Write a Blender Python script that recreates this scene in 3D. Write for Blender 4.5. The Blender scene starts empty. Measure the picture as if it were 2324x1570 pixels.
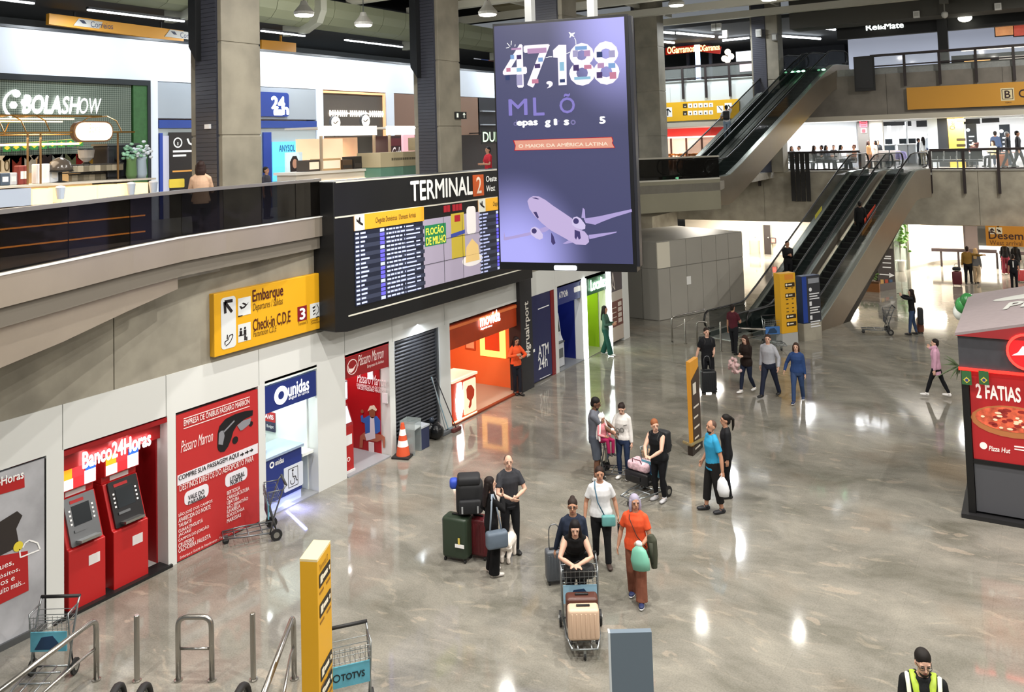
import bpy, bmesh, math, random
import numpy as np
from mathutils import Vector, Matrix
R = random.Random(7)
sc = bpy.context.scene
COL = sc.collection
PI = math.pi
rad = math.radians

# ---------------------------------------------------------------- camera
W_PX, H_PX = 2324, 1570
FOC, YAW, PIT, ROL, PCY = 1962.68, 0.556699, 0.054111, -0.029965, 216.625
EYE = Vector((0.0, 0.0, 7.5))
_fw = Vector((-math.sin(YAW) * math.cos(PIT), math.cos(YAW) * math.cos(PIT), math.sin(PIT)))
_r0 = Vector((math.cos(YAW), math.sin(YAW), 0)); _u0 = _r0.cross(_fw)
_rt = _r0 * math.cos(ROL) + _u0 * math.sin(ROL); _up = _u0 * math.cos(ROL) - _r0 * math.sin(ROL)
cam_d = bpy.data.cameras.new('camera'); cam = bpy.data.objects.new('camera', cam_d); COL.objects.link(cam)
cam_d.sensor_fit = 'HORIZONTAL'; cam_d.sensor_width = 36.0; cam_d.lens = FOC / W_PX * 36.0
cam_d.shift_y = -(H_PX / 2 - PCY) / W_PX; cam_d.clip_end = 300
m = Matrix((( _rt.x, _up.x, -_fw.x, 0), (_rt.y, _up.y, -_fw.y, 0), (_rt.z, _up.z, -_fw.z, 0), (0, 0, 0, 1)))
cam.matrix_world = Matrix.Translation(EYE) @ m
sc.camera = cam

# ---------------------------------------------------------------- world, exposure, hall lamps
sc.view_settings.view_transform = 'Standard'; sc.view_settings.look = 'None'
sc.view_settings.exposure = 0.0; sc.view_settings.gamma = 1.0; sc.view_settings.use_curve_mapping = False
w = bpy.data.worlds.new('world'); sc.world = w; w.use_nodes = True
w.node_tree.nodes['Background'].inputs[0].default_value = (0.80, 0.86, 0.92, 1)
w.node_tree.nodes['Background'].inputs[1].default_value = 0.22

def srgb(h):
    if isinstance(h, str):
        h = h.lstrip('#'); c = [int(h[i:i + 2], 16) / 255 for i in (0, 2, 4)]
    else:
        c = list(h)
    return tuple(x / 12.92 if x <= 0.04045 else ((x + 0.055) / 1.055) ** 2.4 for x in c)

def area(name, loc, size, power, col=(1, 1, 1), rot=(0, 0, 0), shape='DISK', size_y=None, spread=PI):
    l = bpy.data.lights.new(name, 'AREA'); l.energy = power; l.color = col; l.shape = shape; l.size = size
    if size_y: l.size_y = size_y
    l.spread = spread
    o = bpy.data.objects.new(name, l); COL.objects.link(o); o.location = loc; o.rotation_euler = rot
    return o
HALL = [(-10, 1), (-2, 1), (5, 2), (-10.5, 9), (-4, 9), (3, 9), (-10.5, 16.5), (-4.5, 16.5), (3, 16.5), (9, 12), (10, 22), (1, 41), (7, 40), (12, 31)]
for x, y in HALL:
    area('hall_lamp_light', (x, y, 13.6), 0.2, 830, (1.0, 0.955, 0.89))
for x, y in ((-6, 52), (-2, 52), (-10.5, 52), (-6, 60), (0, 60), (3, 52), (3, 49), (-14.5, 53), (-17, 52), (-15, 41.5)):      # below the bridge: bright arrivals corridor
    area('corridor_lamp_light', (x, y, 2.72 if y > 48 else 4.9), 1.2, 300 if y < 45 else 560, (1.0, 0.92, 0.8), shape='SQUARE')
for x, y in ((-9, 50.3), (-4, 50.3), (1, 50.3), (-13, 50.3), (-9, 62), (-3, 62), (3, 62), (-15, 55)):      # level 2 check-in hall
    area('checkin_lamp_light', (x, y, 8.05), 1.6, 420, (0.95, 0.97, 1.0), shape='SQUARE')
for y in (13.5, 17.5, 21.5, 25.5, 30, 35):                            # level 2 shops: unseen lights added to brighten the white band
    area('band_fill_light', (-21.2, y, 11.3), 0.5, 85, (0.86, 0.93, 1.0), (0, rad(38), 0))
for y in (12, 16, 20, 24, 28, 32, 37):
    area('shop_aisle_light', (-19.5, y, 9.4), 0.7, 55, (0.90, 0.95, 1.0))

for x, y in ((-19, 44.5), (-15, 44.5), (-18, 53), (-14, 56), (-6, 56), (0, 56)):      # top floor
    area('top_floor_lamp_light', (x, y, 13.5), 0.8, 380 if y < 45 else 300, (0.93, 0.97, 1.0))
for y in (12, 18, 24, 31, 38):
    area('mezzanine_fill_light', (-28.5, y, 12.6), 0.8, 110, (0.95, 0.98, 1.0))  # fill lights added to lift the dark mezzanine wall
# ---------------------------------------------------------------- pixel helpers (rays meet real planes)
def ray(x, y): return _fw + _rt * ((x - W_PX / 2) / FOC) - _up * ((y - PCY) / FOC)
def onz(x, y, z=0.0):
    d = ray(x, y); return EYE + d * ((z - EYE.z) / d.z)
def onx(x, y, X):
    d = ray(x, y); return EYE + d * (X / d.x)
def ony(x, y, Y):
    d = ray(x, y); return EYE + d * (Y / d.y)
def ond(x, y, D):
    d = ray(x, y); return EYE + d * (D / d.dot(_fw))
def hz(x, y, B):                                                      # height at which the ray passes over ground point B
    d = ray(x, y); k = math.hypot(B[0], B[1]) / math.hypot(d.x, d.y); return EYE.z + d.z * k

# ---------------------------------------------------------------- materials
_mats = {}
def mat(col, rough=0.6, metal=0.0, emit=0.0, spec=0.5, alpha=1.0, trans=0.0, ecol=None, noise=0.0, nscale=8.0, bump=0.0):
    key = (str(col), rough, metal, emit, spec, alpha, trans, str(ecol), noise, nscale, bump)
    if key in _mats: return _mats[key]
    mt = bpy.data.materials.new('m%d' % len(_mats)); mt.use_nodes = True
    nt = mt.node_tree; b = nt.nodes['Principled BSDF']; c = (*srgb(col), 1)
    b.inputs['Base Color'].default_value = c; b.inputs['Roughness'].default_value = rough
    b.inputs['Metallic'].default_value = metal; b.inputs['Specular IOR Level'].default_value = spec
    b.inputs['Alpha'].default_value = alpha; b.inputs['Transmission Weight'].default_value = trans
    if emit:
        b.inputs['Emission Color'].default_value = (*srgb(ecol), 1) if ecol else c
        b.inputs['Emission Strength'].default_value = emit
    if noise or bump:
        tc = nt.nodes.new('ShaderNodeTexCoord'); n = nt.nodes.new('ShaderNodeTexNoise')
        n.inputs['Scale'].default_value = nscale; n.inputs['Detail'].default_value = 6
        nt.links.new(tc.outputs['Object'], n.inputs['Vector'])
        if noise:
            mx = nt.nodes.new('ShaderNodeMix'); mx.data_type = 'RGBA'
            mx.inputs[6].default_value = tuple(max(0, v * (1 - noise)) for v in c[:3]) + (1,)
            mx.inputs[7].default_value = tuple(min(1, v * (1 + noise)) for v in c[:3]) + (1,)
            rp = nt.nodes.new('ShaderNodeMapRange'); rp.inputs[1].default_value = 0.3; rp.inputs[2].default_value = 0.7
            nt.links.new(n.outputs['Fac'], rp.inputs[0]); nt.links.new(rp.outputs[0], mx.inputs[0])
            nt.links.new(mx.outputs[2], b.inputs['Base Color'])
        if bump:
            bp = nt.nodes.new('ShaderNodeBump'); bp.inputs['Strength'].default_value = bump; bp.inputs['Distance'].default_value = 0.02
            nt.links.new(n.outputs['Fac'], bp.inputs['Height']); nt.links.new(bp.outputs[0], b.inputs['Normal'])
    _mats[key] = mt; return mt

def floor_mat():
    mt = bpy.data.materials.new('granite'); mt.use_nodes = True; nt = mt.node_tree; N = nt.nodes; L = nt.links
    b = N['Principled BSDF']
    tc = N.new('ShaderNodeTexCoord')
    def noise(vec, sc_, det, ro=0.5):
        n = N.new('ShaderNodeTexNoise'); n.inputs['Scale'].default_value = sc_; n.inputs['Detail'].default_value = det; n.inputs['Roughness'].default_value = ro; L.new(vec, n.inputs['Vector']); return n
    def ramp(src, stops):
        r = N.new('ShaderNodeValToRGB'); e = r.color_ramp.elements; e[0].position, c = stops[0]; e[0].color = (*srgb(c), 1); e[1].position, c = stops[-1]; e[1].color = (*srgb(c), 1)
        for p, c in stops[1:-1]: k = e.new(p); k.color = (*srgb(c), 1)
        L.new(src, r.inputs[0]); return r.outputs[0]
    def mixc(fac, a, b_, mode='MIX'):
        x = N.new('ShaderNodeMix'); x.data_type = 'RGBA'; x.blend_type = mode
        L.new(fac, x.inputs[0]) if not isinstance(fac, float) else setattr(x.inputs[0], 'default_value', fac); L.new(a, x.inputs[6]); L.new(b_, x.inputs[7]) if not isinstance(b_, str) else setattr(x.inputs[7], 'default_value', (*srgb(b_), 1)); return x.outputs[2]
    def warp(amp, sc_, rot, sx, sy):
        n = noise(tc.outputs['Object'], sc_, 2); a = N.new('ShaderNodeVectorMath'); a.operation = 'MULTIPLY_ADD'; a.inputs[1].default_value = (amp, amp, 0); L.new(n.outputs['Color'], a.inputs[0]); L.new(tc.outputs['Object'], a.inputs[2])
        mp = N.new('ShaderNodeMapping'); mp.inputs['Rotation'].default_value = (0, 0, rot); mp.inputs['Scale'].default_value = (sx, sy, 1); L.new(a.outputs[0], mp.inputs['Vector']); return mp.outputs[0]
    base = ramp(noise(warp(3.0, 0.25, 0.4, 0.7, 1.2), 0.8, 8, 0.65).outputs['Fac'], [(0.3, '#68665c'), (0.5, '#838077'), (0.7, '#99958a')])
    tint = ramp(noise(tc.outputs['Object'], 0.45, 3).outputs['Fac'], [(0.56, '#000000'), (0.75, '#8a8a8a')])
    base = mixc(tint, base, '#94795f')
    base = mixc(ramp(noise(warp(0.9, 0.8, 0.7, 0.75, 1.7), 1.25, 3, 0.55).outputs['Fac'], [(0.655, '#000000'), (0.675, '#a0a0a0')]), base, '#b9aa98')
    for amp, rot, th in ((1.6, 0.9, 0.615), (1.8, 0.2, 0.625), (1.8, 1.5, 0.635)):
        base = mixc(ramp(noise(warp(amp, 0.5, rot, 0.9, 3.2), 1.0, 4, 0.6).outputs['Fac'], [(th, '#000000'), (th + 0.06, '#9c9c9c')]), base, '#b3a896')
    n2 = N.new('ShaderNodeTexNoise'); n2.inputs['Scale'].default_value = 38; n2.inputs['Detail'].default_value = 3
    L.new(tc.outputs['Object'], n2.inputs['Vector'])
    mx = N.new('ShaderNodeMix'); mx.data_type = 'RGBA'; mx.blend_type = 'MULTIPLY'; mx.inputs[0].default_value = 0.35
    r2 = N.new('ShaderNodeValToRGB'); r2.color_ramp.elements[0].position = 0.35; r2.color_ramp.elements[0].color = (.55, .55, .55, 1); r2.color_ramp.elements[1].position = 0.6
    L.new(n2.outputs['Fac'], r2.inputs[0]); L.new(base, mx.inputs[6]); L.new(r2.outputs[0], mx.inputs[7])
    bk = N.new('ShaderNodeTexBrick'); bk.inputs['Scale'].default_value = 1.0; bk.inputs['Mortar Size'].default_value = 0.004
    bk.inputs['Brick Width'].default_value = 1.2; bk.inputs['Row Height'].default_value = 1.2; bk.offset = 0.0
    bk.inputs['Color1'].default_value = (1, 1, 1, 1); bk.inputs['Color2'].default_value = (0.9, 0.9, 0.9, 1); bk.inputs['Mortar'].default_value = (0.75, 0.75, 0.75, 1)
    L.new(tc.outputs['Object'], bk.inputs['Vector'])
    m2 = N.new('ShaderNodeMix'); m2.data_type = 'RGBA'; m2.blend_type = 'MULTIPLY'; m2.inputs[0].default_value = 0.5
    L.new(mx.outputs[2], m2.inputs[6]); L.new(bk.outputs['Color'], m2.inputs[7]); L.new(m2.outputs[2], b.inputs['Base Color'])
    b.inputs['Roughness'].default_value = 0.07; b.inputs['Specular IOR Level'].default_value = 0.55
    n3 = N.new('ShaderNodeTexNoise'); n3.inputs['Scale'].default_value = 2.2; L.new(tc.outputs['Object'], n3.inputs['Vector'])
    bp = N.new('ShaderNodeBump'); bp.inputs['Strength'].default_value = 0.016; bp.inputs['Distance'].default_value = 0.05
    L.new(n3.outputs['Fac'], bp.inputs['Height']); L.new(bp.outputs[0], b.inputs['Normal'])
    return mt

WHITE = mat('#d4d6d3', 0.55); CONC = mat('#979284', 0.7, noise=0.22, nscale=1.6, bump=0.15); CONCD = mat('#77726a', 0.72, noise=0.2, nscale=1.3, bump=0.15)
BLACK = mat('#151617', 0.45); DARK = mat('#2a2b2e', 0.5); STEEL = mat('#b9bab8', 0.28, 0.95); STEELD = mat('#74777a', 0.38, 0.8)
RED = mat('#a81a1c', 0.4); YEL = mat('#e2a91f', 0.45); TXT_W = mat('#f4f4f2', 0.5); TXT_K = mat('#1b1517', 0.5); NAVY = mat('#1b2c66', 0.4)
GLOW = mat('#ffffff', 0.5, emit=3.0); RUB = mat('#1c1c1d', 0.6); GLASS_D = mat('#0d0c0b', 0.05, spec=0.12, alpha=0.76); COLC = mat('#827d6f', 0.6, noise=0.25, nscale=1.2, bump=0.15); GLASS_C = mat('#cfe0dd', 0.05, alpha=0.16)

# ---------------------------------------------------------------- mesh helpers
class M:
    """collects shapes; build() links them as ONE mesh object"""
    def __init__(s): s.v = []; s.f = []
    def add(s, vs, fs):
        o = len(s.v); s.v += [tuple(p) for p in vs]; s.f += [tuple(i + o for i in q) for q in fs]; return s
    def box(s, x0, x1, y0, y1, z0, z1):
        return s.add([(x0, y0, z0), (x1, y0, z0), (x1, y1, z0), (x0, y1, z0), (x0, y0, z1), (x1, y0, z1), (x1, y1, z1), (x0, y1, z1)],
                     [(0, 3, 2, 1), (4, 5, 6, 7), (0, 1, 5, 4), (1, 2, 6, 5), (2, 3, 7, 6), (3, 0, 4, 7)])
    def obox(s, c, u, v, w):                                          # centre and three half vectors
        c = Vector(c); u = Vector(u); v = Vector(v); w = Vector(w)
        P = [c - u - v - w, c + u - v - w, c + u + v - w, c - u + v - w, c - u - v + w, c + u - v + w, c + u + v + w, c - u + v + w]
        return s.add(P, [(0, 3, 2, 1), (4, 5, 6, 7), (0, 1, 5, 4), (1, 2, 6, 5), (2, 3, 7, 6), (3, 0, 4, 7)])
    def prism(s, poly, ax, a0, a1):                                   # polygon in the plane across axis ax, from a0 to a1
        n = len(poly); P = []
        for a in (a0, a1):
            for p, q in poly: P.append({'x': (a, p, q), 'y': (p, a, q), 'z': (p, q, a)}[ax])
        return s.add(P, [tuple(range(n))[::-1], tuple(range(n, 2 * n))] + [(i, (i + 1) % n, n + (i + 1) % n, n + i) for i in range(n)])
    def extr(s, pts, d):                                              # any planar 3d polygon pushed along d
        n = len(pts); d = Vector(d); P = [Vector(p) for p in pts]; P += [p + d for p in P]
        return s.add(P, [tuple(range(n))[::-1], tuple(range(n, 2 * n))] + [(i, (i + 1) % n, n + (i + 1) % n, n + i) for i in range(n)])
    def tube(s, pts, r, seg=8, up=None):                              # tapered tube; r: number, list, or list of (rx, ry)
        pts = [Vector(p) for p in pts]; n = len(pts)
        rs = [r] * n if not isinstance(r, (list, tuple)) else list(r)
        P = []; prev = None
        for i in range(n):
            t = (pts[min(i + 1, n - 1)] - pts[max(i - 1, 0)])
            t = t.normalized() if t.length > 1e-9 else Vector((0, 0, 1))
            a = Vector(up) if up is not None else (prev if prev is not None else (Vector((1, 0, 0)) if abs(t.x) < 0.9 else Vector((0, 1, 0))))
            a = a - t * a.dot(t)
            if a.length < 1e-6: a = t.orthogonal()
            a.normalize(); b = t.cross(a); prev = a
            rx, ry = rs[i] if isinstance(rs[i], (tuple, list)) else (rs[i], rs[i])
            for k in range(seg):
                g = 2 * PI * k / seg; P.append(pts[i] + a * (rx * math.cos(g)) + b * (ry * math.sin(g)))
        F = [(i * seg + k, i * seg + (k + 1) % seg, (i + 1) * seg + (k + 1) % seg, (i + 1) * seg + k) for i in range(n - 1) for k in range(seg)]
        F += [tuple(range(seg))[::-1], tuple(range((n - 1) * seg, n * seg))]
        return s.add(P, F)
    def ball(s, c, r, seg=12, rings=8, rot=None):
        rx, ry, rz = r if isinstance(r, (tuple, list)) else (r, r, r); c = Vector(c); P = []
        for i in range(1, rings):
            t = PI * i / rings
            for k in range(seg):
                g = 2 * PI * k / seg; P.append(Vector((rx * math.sin(t) * math.cos(g), ry * math.sin(t) * math.sin(g), rz * math.cos(t))))
        P += [Vector((0, 0, rz)), Vector((0, 0, -rz))]
        if rot is not None: P = [rot @ p for p in P]
        P = [p + c for p in P]
        F = [(i * seg + k, (i + 1) * seg + k, (i + 1) * seg + (k + 1) % seg, i * seg + (k + 1) % seg) for i in range(rings - 2) for k in range(seg)]
        T = len(P) - 2; F += [(T, k, (k + 1) % seg) for k in range(seg)]
        o = (rings - 2) * seg; F += [(T + 1, o + (k + 1) % seg, o + k) for k in range(seg)]
        return s.add(P, F)
    def lathe(s, c, prof, seg=16):
        c = Vector(c); n = len(prof); P = [c + Vector((r * math.cos(2 * PI * k / seg), r * math.sin(2 * PI * k / seg), z)) for r, z in prof for k in range(seg)]
        F = [(i * seg + k, i * seg + (k + 1) % seg, (i + 1) * seg + (k + 1) % seg, (i + 1) * seg + k) for i in range(n - 1) for k in range(seg)]
        F += [tuple(range(seg))[::-1], tuple(range((n - 1) * seg, n * seg))]
        return s.add(P, F)
    def disc(s, c, n, r, t, seg=20):                                  # thick disc facing n
        n = Vector(n).normalized(); c = Vector(c); return s.tube([c - n * t / 2, c + n * t / 2], r, seg)
    def build(s, name, mt, parent=None, smooth=False, bevel=0.0, label=None, bseg=2):
        me = bpy.data.meshes.new(name); me.from_pydata(s.v, [], s.f); me.materials.append(mt)
        if smooth:
            me.polygons.foreach_set('use_smooth', [True] * len(me.polygons))
        o = bpy.data.objects.new(name, me); COL.objects.link(o)
        if parent is not None: o.parent = parent
        if smooth == 'auto':
            try: me.set_sharp_from_angle(angle=rad(40))
            except Exception: pass
        if bevel:
            b = o.modifiers.new('bevel', 'BEVEL'); b.width = bevel; b.segments = bseg; b.limit_method = 'ANGLE'
        if label: o['label'] = label
        return o

def tag(o, label, cat, group=None):
    o['label'] = label; o['category'] = cat
    if group: o['group'] = group
    return o
def thing(name, label, cat, loc=(0, 0, 0), rz=0.0, group=None):
    o = bpy.data.objects.new(name, None); COL.objects.link(o); o.location = loc; o.rotation_euler = (0, 0, rz); o.empty_display_size = 0.1
    return tag(o, label, cat, group)
def struct(o): o['kind'] = 'structure'; return o

# a flat frame of reference on a sign or wall: o origin, u along, v up, n out
class F:
    def __init__(s, o, u, v=(0, 0, 1)):
        s.o = Vector(o); s.u = Vector(u).normalized(); s.v = Vector(v).normalized(); s.n = s.u.cross(s.v).normalized()
    def p(s, a, b, d=0.0): return s.o + s.u * a + s.v * b + s.n * d
    def px(s, x, y, d=0.0):                                           # where the pixel's ray meets the frame's plane
        r = ray(x, y); o = s.o + s.n * d; q = EYE + r * ((o - EYE).dot(s.n) / r.dot(s.n)) - s.o
        return q.dot(s.u), q.dot(s.v)
    def poly(s, ab, d=0.0, t=0.01, m=None):
        m = m or M(); m.extr([s.p(a, b, d) for a, b in ab], s.n * t); return m
    def rect(s, a0, b0, a1, b1, d=0.0, t=0.01, m=None):
        return s.poly([(a0, b0), (a1, b0), (a1, b1), (a0, b1)], d, t, m)
    def rrect(s, a0, b0, a1, b1, r, d=0.0, t=0.01, m=None, seg=5):
        P = []
        for cx, cy, g in ((a1 - r, b1 - r, 0), (a0 + r, b1 - r, 90), (a0 + r, b0 + r, 180), (a1 - r, b0 + r, 270)):
            for k in range(seg + 1): P.append((cx + r * math.cos(rad(g + 90 * k / seg)), cy + r * math.sin(rad(g + 90 * k / seg))))
        return s.poly(P, d, t, m)
    def disc(s, a, b, r, d=0.0, t=0.01, m=None, seg=20, ry=None):
        return s.poly([(a + r * math.cos(2 * PI * k / seg), b + (ry or r) * math.sin(2 * PI * k / seg)) for k in range(seg)], d, t, m)
    def ring(s, a, b, r0, r1, d=0.0, t=0.01, m=None, g0=0, g1=360, seg=24):
        P = [(a + r1 * math.cos(rad(g0 + (g1 - g0) * k / seg)), b + r1 * math.sin(rad(g0 + (g1 - g0) * k / seg))) for k in range(seg + 1)]
        Q = [(a + r0 * math.cos(rad(g0 + (g1 - g0) * k / seg)), b + r0 * math.sin(rad(g0 + (g1 - g0) * k / seg))) for k in range(seg + 1)]
        m = m or M()
        for k in range(seg): s.poly([Q[k], P[k], P[k + 1], Q[k + 1]], d, t, m)
        return m
    def line(s, ab, wd, d=0.0, t=0.01, m=None):                       # polyline with a width
        m = m or M()
        for (a0, b0), (a1, b1) in zip(ab[:-1], ab[1:]):
            l = math.hypot(a1 - a0, b1 - b0) or 1; x, y = -(b1 - b0) / l * wd / 2, (a1 - a0) / l * wd / 2
            s.poly([(a0 - x, b0 - y), (a1 - x, b1 - y), (a1 + x, b1 + y), (a0 + x, b0 + y)], d, t, m)
        return m

_fc = {}
def glyphs(txt, bold=0.0, shear=0.0, space=1.0):
    k = (txt, bold, shear, space)
    if k not in _fc:
        c = bpy.data.curves.new('t', 'FONT'); c.body = txt; c.size = 1; c.offset = bold; c.shear = shear; c.space_character = space; c.resolution_u = 3
        o = bpy.data.objects.new('t', c); me = o.to_mesh()
        _fc[k] = ([tuple(v.co) for v in me.vertices], [tuple(p.vertices) for p in me.polygons])
        o.to_mesh_clear(); bpy.data.objects.remove(o); bpy.data.curves.remove(c)
    return _fc[k]
def text(fr, txt, box, m=None, d=0.012, bold=0.0, shear=0.0, align='fill', t=0.004, vert=False):
    """letters fitted into box (a0,b0,a1,b1) on frame fr; align 'fill' stretches, 'l'/'c' keep the letters' own proportions"""
    V, Fc = glyphs(txt, 0.0, shear); m = m or M()
    if not V: return m
    xs = [v[0] for v in V]; ys = [v[1] for v in V]; x0, x1, y0, y1 = min(xs), max(xs), min(ys), max(ys)
    a0, b0, a1, b1 = box; w, h = x1 - x0, y1 - y0
    if vert: sx, sy = (b1 - b0) / w, (a1 - a0) / h
    else: sx, sy = (a1 - a0) / w, (b1 - b0) / h
    if align != 'fill': sx = sy = min(sx, sy)
    off = 0 if align in ('l', 'fill') else ((a1 - a0) - w * sx) / 2
    for i, (bx, by) in enumerate(((0, 0), (-bold, 0), (bold, 0), (0, -bold), (0, bold)) if bold else ((0, 0),)):   # bold: the strokes laid five times
        P = []; e_ = d + t + i * 0.0009
        for v in V:
            a, b = (v[0] + bx - x0) * sx, (v[1] + by - y0) * sy
            P.append(fr.p(a1 - b, b0 + a, e_) if vert else fr.p(a0 + off + a, b0 + b, e_))
        m.add(P, Fc)
    return m
def tx(fr, parent, mt, items, name='lettering', d=0.012, label=None):
    """items: (text, box[, kw]) -> ONE lettering mesh"""
    m = M()
    for it in items: text(fr, it[0], it[1], m, d=d, **(it[2] if len(it) > 2 else {}))
    return m.build(name, mt, parent, label=label)
def pbox(fr, x0, y0, x1, y1, d=0.0):
    """box on the frame spanned by two image corners (lower left, upper right)"""
    a0, b0 = fr.px(x0, y0, d); a1, b1 = fr.px(x1, y1, d); return (a0, b0, a1, b1)
# ================================================================ SETTING
L2, L3, XW, YB = 5.5, 10.78, -14.0, 47.7
FW = F((XW, 0, 0), (0, 1, 0))                                          # lower shop front, seen from the hall
FB = F((0, YB, 0), (1, 0, 0))                                          # bridge front
FS = F((-23, 0, 0), (0, 1, 0))                                         # level-two shop front
struct(M().box(-45, 16, -10, 85, -0.3, 0.0).build('floor', floor_mat()))

# lower shop front: white pillars and lintel in one wall
OPEN = [(-2.0, 8.0), (8.29, 10.24), (10.42, 12.37), (12.55, 14.03), (14.92, 16.47), (16.67, 18.52), (18.97, 22.62), (23.09, 24.72), (24.92, 26.63), (26.95, 28.46), (28.9, 29.93)]
m = M(); y = 0
ys = [-2.0] + [v for o in OPEN for v in o][1:-1] if False else []
prev = 8.0
for a, b in OPEN[1:] + [(30.45, 30.45)]:
    if a - prev > 0.02: m.box(XW - 0.3, XW, prev, a, 0, 2.7)
    prev = b
jt = [-2, 8.27, 10.22, 12.4, 14.92, 16.6, 18.75, 22.62, 24.8, 26.8, 28.7, 30.45]
for a, b in zip(jt[:-1], jt[1:]): m.box(XW - 0.3, XW, a + 0.008, b - 0.008, 2.7, 3.43)
m.box(XW - 0.3, XW - 0.03, -2, 30.45, 2.7, 3.43)
m.box(XW - 8, XW - 0.3, 30.3, 30.45, 0, 5.1)
struct(m.build('wall_left', WHITE))
m = M()
for a, b in ((-4, 2.6), (2.6, 9.2), (9.2, 15.8), (15.8, 22.4), (22.4, 30.45)): m.box(XW - 0.4, XW - 0.02, a + 0.01, b - 0.01, 3.43, 5.6)
m.box(XW - 0.4, XW - 0.05, -4, 30.45, 3.43, 5.5)
struct(m.build('wall_upper', CONC))

# level-two slab and its curved edge along the hall
EDGE = [(-9.6, 1.5), (-10.6, 3.8), (-11.58, 6.01), (-12.11, 7.3), (-12.72, 8.7), (-13.19, 10.03), (-13.38, 11.1), (-13.49, 12.14), (-13.64, 13.2), (-13.75, 14.02)]
LAND = [(-13.95, 30.5), tuple(onz(1444, 412, 5.7)[:2]), tuple(onz(1634, 403, 5.7)[:2])]
m = M(); poly = [(-24.5, 0.5)] + [(x - 0.6, y) for x, y in EDGE] + [(-14.1, 15), (-14.1, 30.2)] + LAND[1:] + [(-12.7, 38.4), (-13.0, YB + 0.1), (-8.95, YB + 0.1), (-8.9, 42.9), (-5.3, 43.3), (-5.3, YB + 0.1), (6, YB + 0.1), (6, 75), (-34, 75), (-34, 41), (-24.5, 41)]
m.prism(poly, 'z', L2 - 0.35, L2)
struct(m.build('floor_upper', mat('#a8a49b', 0.25, noise=0.1, nscale=3)))
def strip(pts, off, z0, z1, th, m=None):                              # wall strip along a polyline, pushed inward by off
    m = m or M(); P = []
    for i, (x, y) in enumerate(pts):
        a = pts[max(i - 1, 0)]; b = pts[min(i + 1, len(pts) - 1)]; t = Vector((b[0] - a[0], b[1] - a[1])).normalized(); nrm = Vector((-t.y, t.x))
        P.append((Vector((x, y)) + nrm * off, nrm))
    for i in range(len(P) - 1):
        (p, n0), (q, n1) = P[i], P[i + 1]; r, s2 = p + n0 * th, q + n1 * th
        zz = [(z0[i], z1[i]), (z0[i + 1], z1[i + 1])] if isinstance(z0, list) else [(z0, z1), (z0, z1)]
        V = [(p.x, p.y, zz[0][0]), (q.x, q.y, zz[1][0]), (s2.x, s2.y, zz[1][0]), (r.x, r.y, zz[0][0]), (p.x, p.y, zz[0][1]), (q.x, q.y, zz[1][1]), (s2.x, s2.y, zz[1][1]), (r.x, r.y, zz[0][1])]
        m.add(V, [(0, 3, 2, 1), (4, 5, 6, 7), (0, 1, 5, 4), (1, 2, 6, 5), (2, 3, 7, 6), (3, 0, 4, 7)])
    return m
CLAD = mat('#b1a698', 0.32, 0.55, noise=0.06, nscale=0.8)
struct(strip(EDGE, 0.0, 5.57, 5.99, 0.07).build('trim_1', CLAD))
n = len(EDGE); zlow = [4.55, 4.65, 4.76, 4.83, 4.95, 5.08, 5.2, 5.34, 5.4, 5.45]
struct(strip(EDGE[:6], 0.14, zlow[:6], [5.57] * 6, 0.07).build('trim_2', CLAD))
struct(strip(EDGE, -0.015, 5.985, 6.005, 0.1).build('trim_3', mat('#dcdcd8', 0.4)))
struct(strip(EDGE, 0.07, 5.3, 6.0, 0.25).build('trim_4', mat('#6d675d', 0.7)))
# glass balustrade along that edge
gb = thing('glass_balustrade', 'curved dark glass balustrade along the upper floor on the left', 'railing')
for i in range(len(EDGE) - 1):
    strip(EDGE[i:i + 2], 0.05, 6.02, 6.77, 0.02).build('glass_panel', GLASS_D, gb)
strip(EDGE, 0.0, 6.77, 6.83, 0.12).build('handrail', mat('#a5a29e', 0.3, 0.7), gb)
# landing of the upper escalators: beige fascia and its glass balustrade
struct(strip(LAND, 0.0, 4.35, 5.66, 0.15).build('trim_5', mat('#8d8a78', 0.45, 0.2, noise=0.05, nscale=0.7)))
struct(strip(LAND, -0.02, 5.65, 5.71, 0.2).build('trim_6', mat('#c8c6ba', 0.4)))
gb = thing('glass_balustrade', 'straight dark glass balustrade with pale rail beside the foot of the upper escalators', 'railing')
for i in range(len(LAND) - 1): strip(LAND[i:i + 2], 0.05, 5.72, 6.6, 0.02).build('glass_panel', GLASS_D, gb)
strip(LAND, 0.0, 6.6, 6.67, 0.1).build('handrail', mat('#b9b7ae', 0.3, 0.6), gb)

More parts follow.
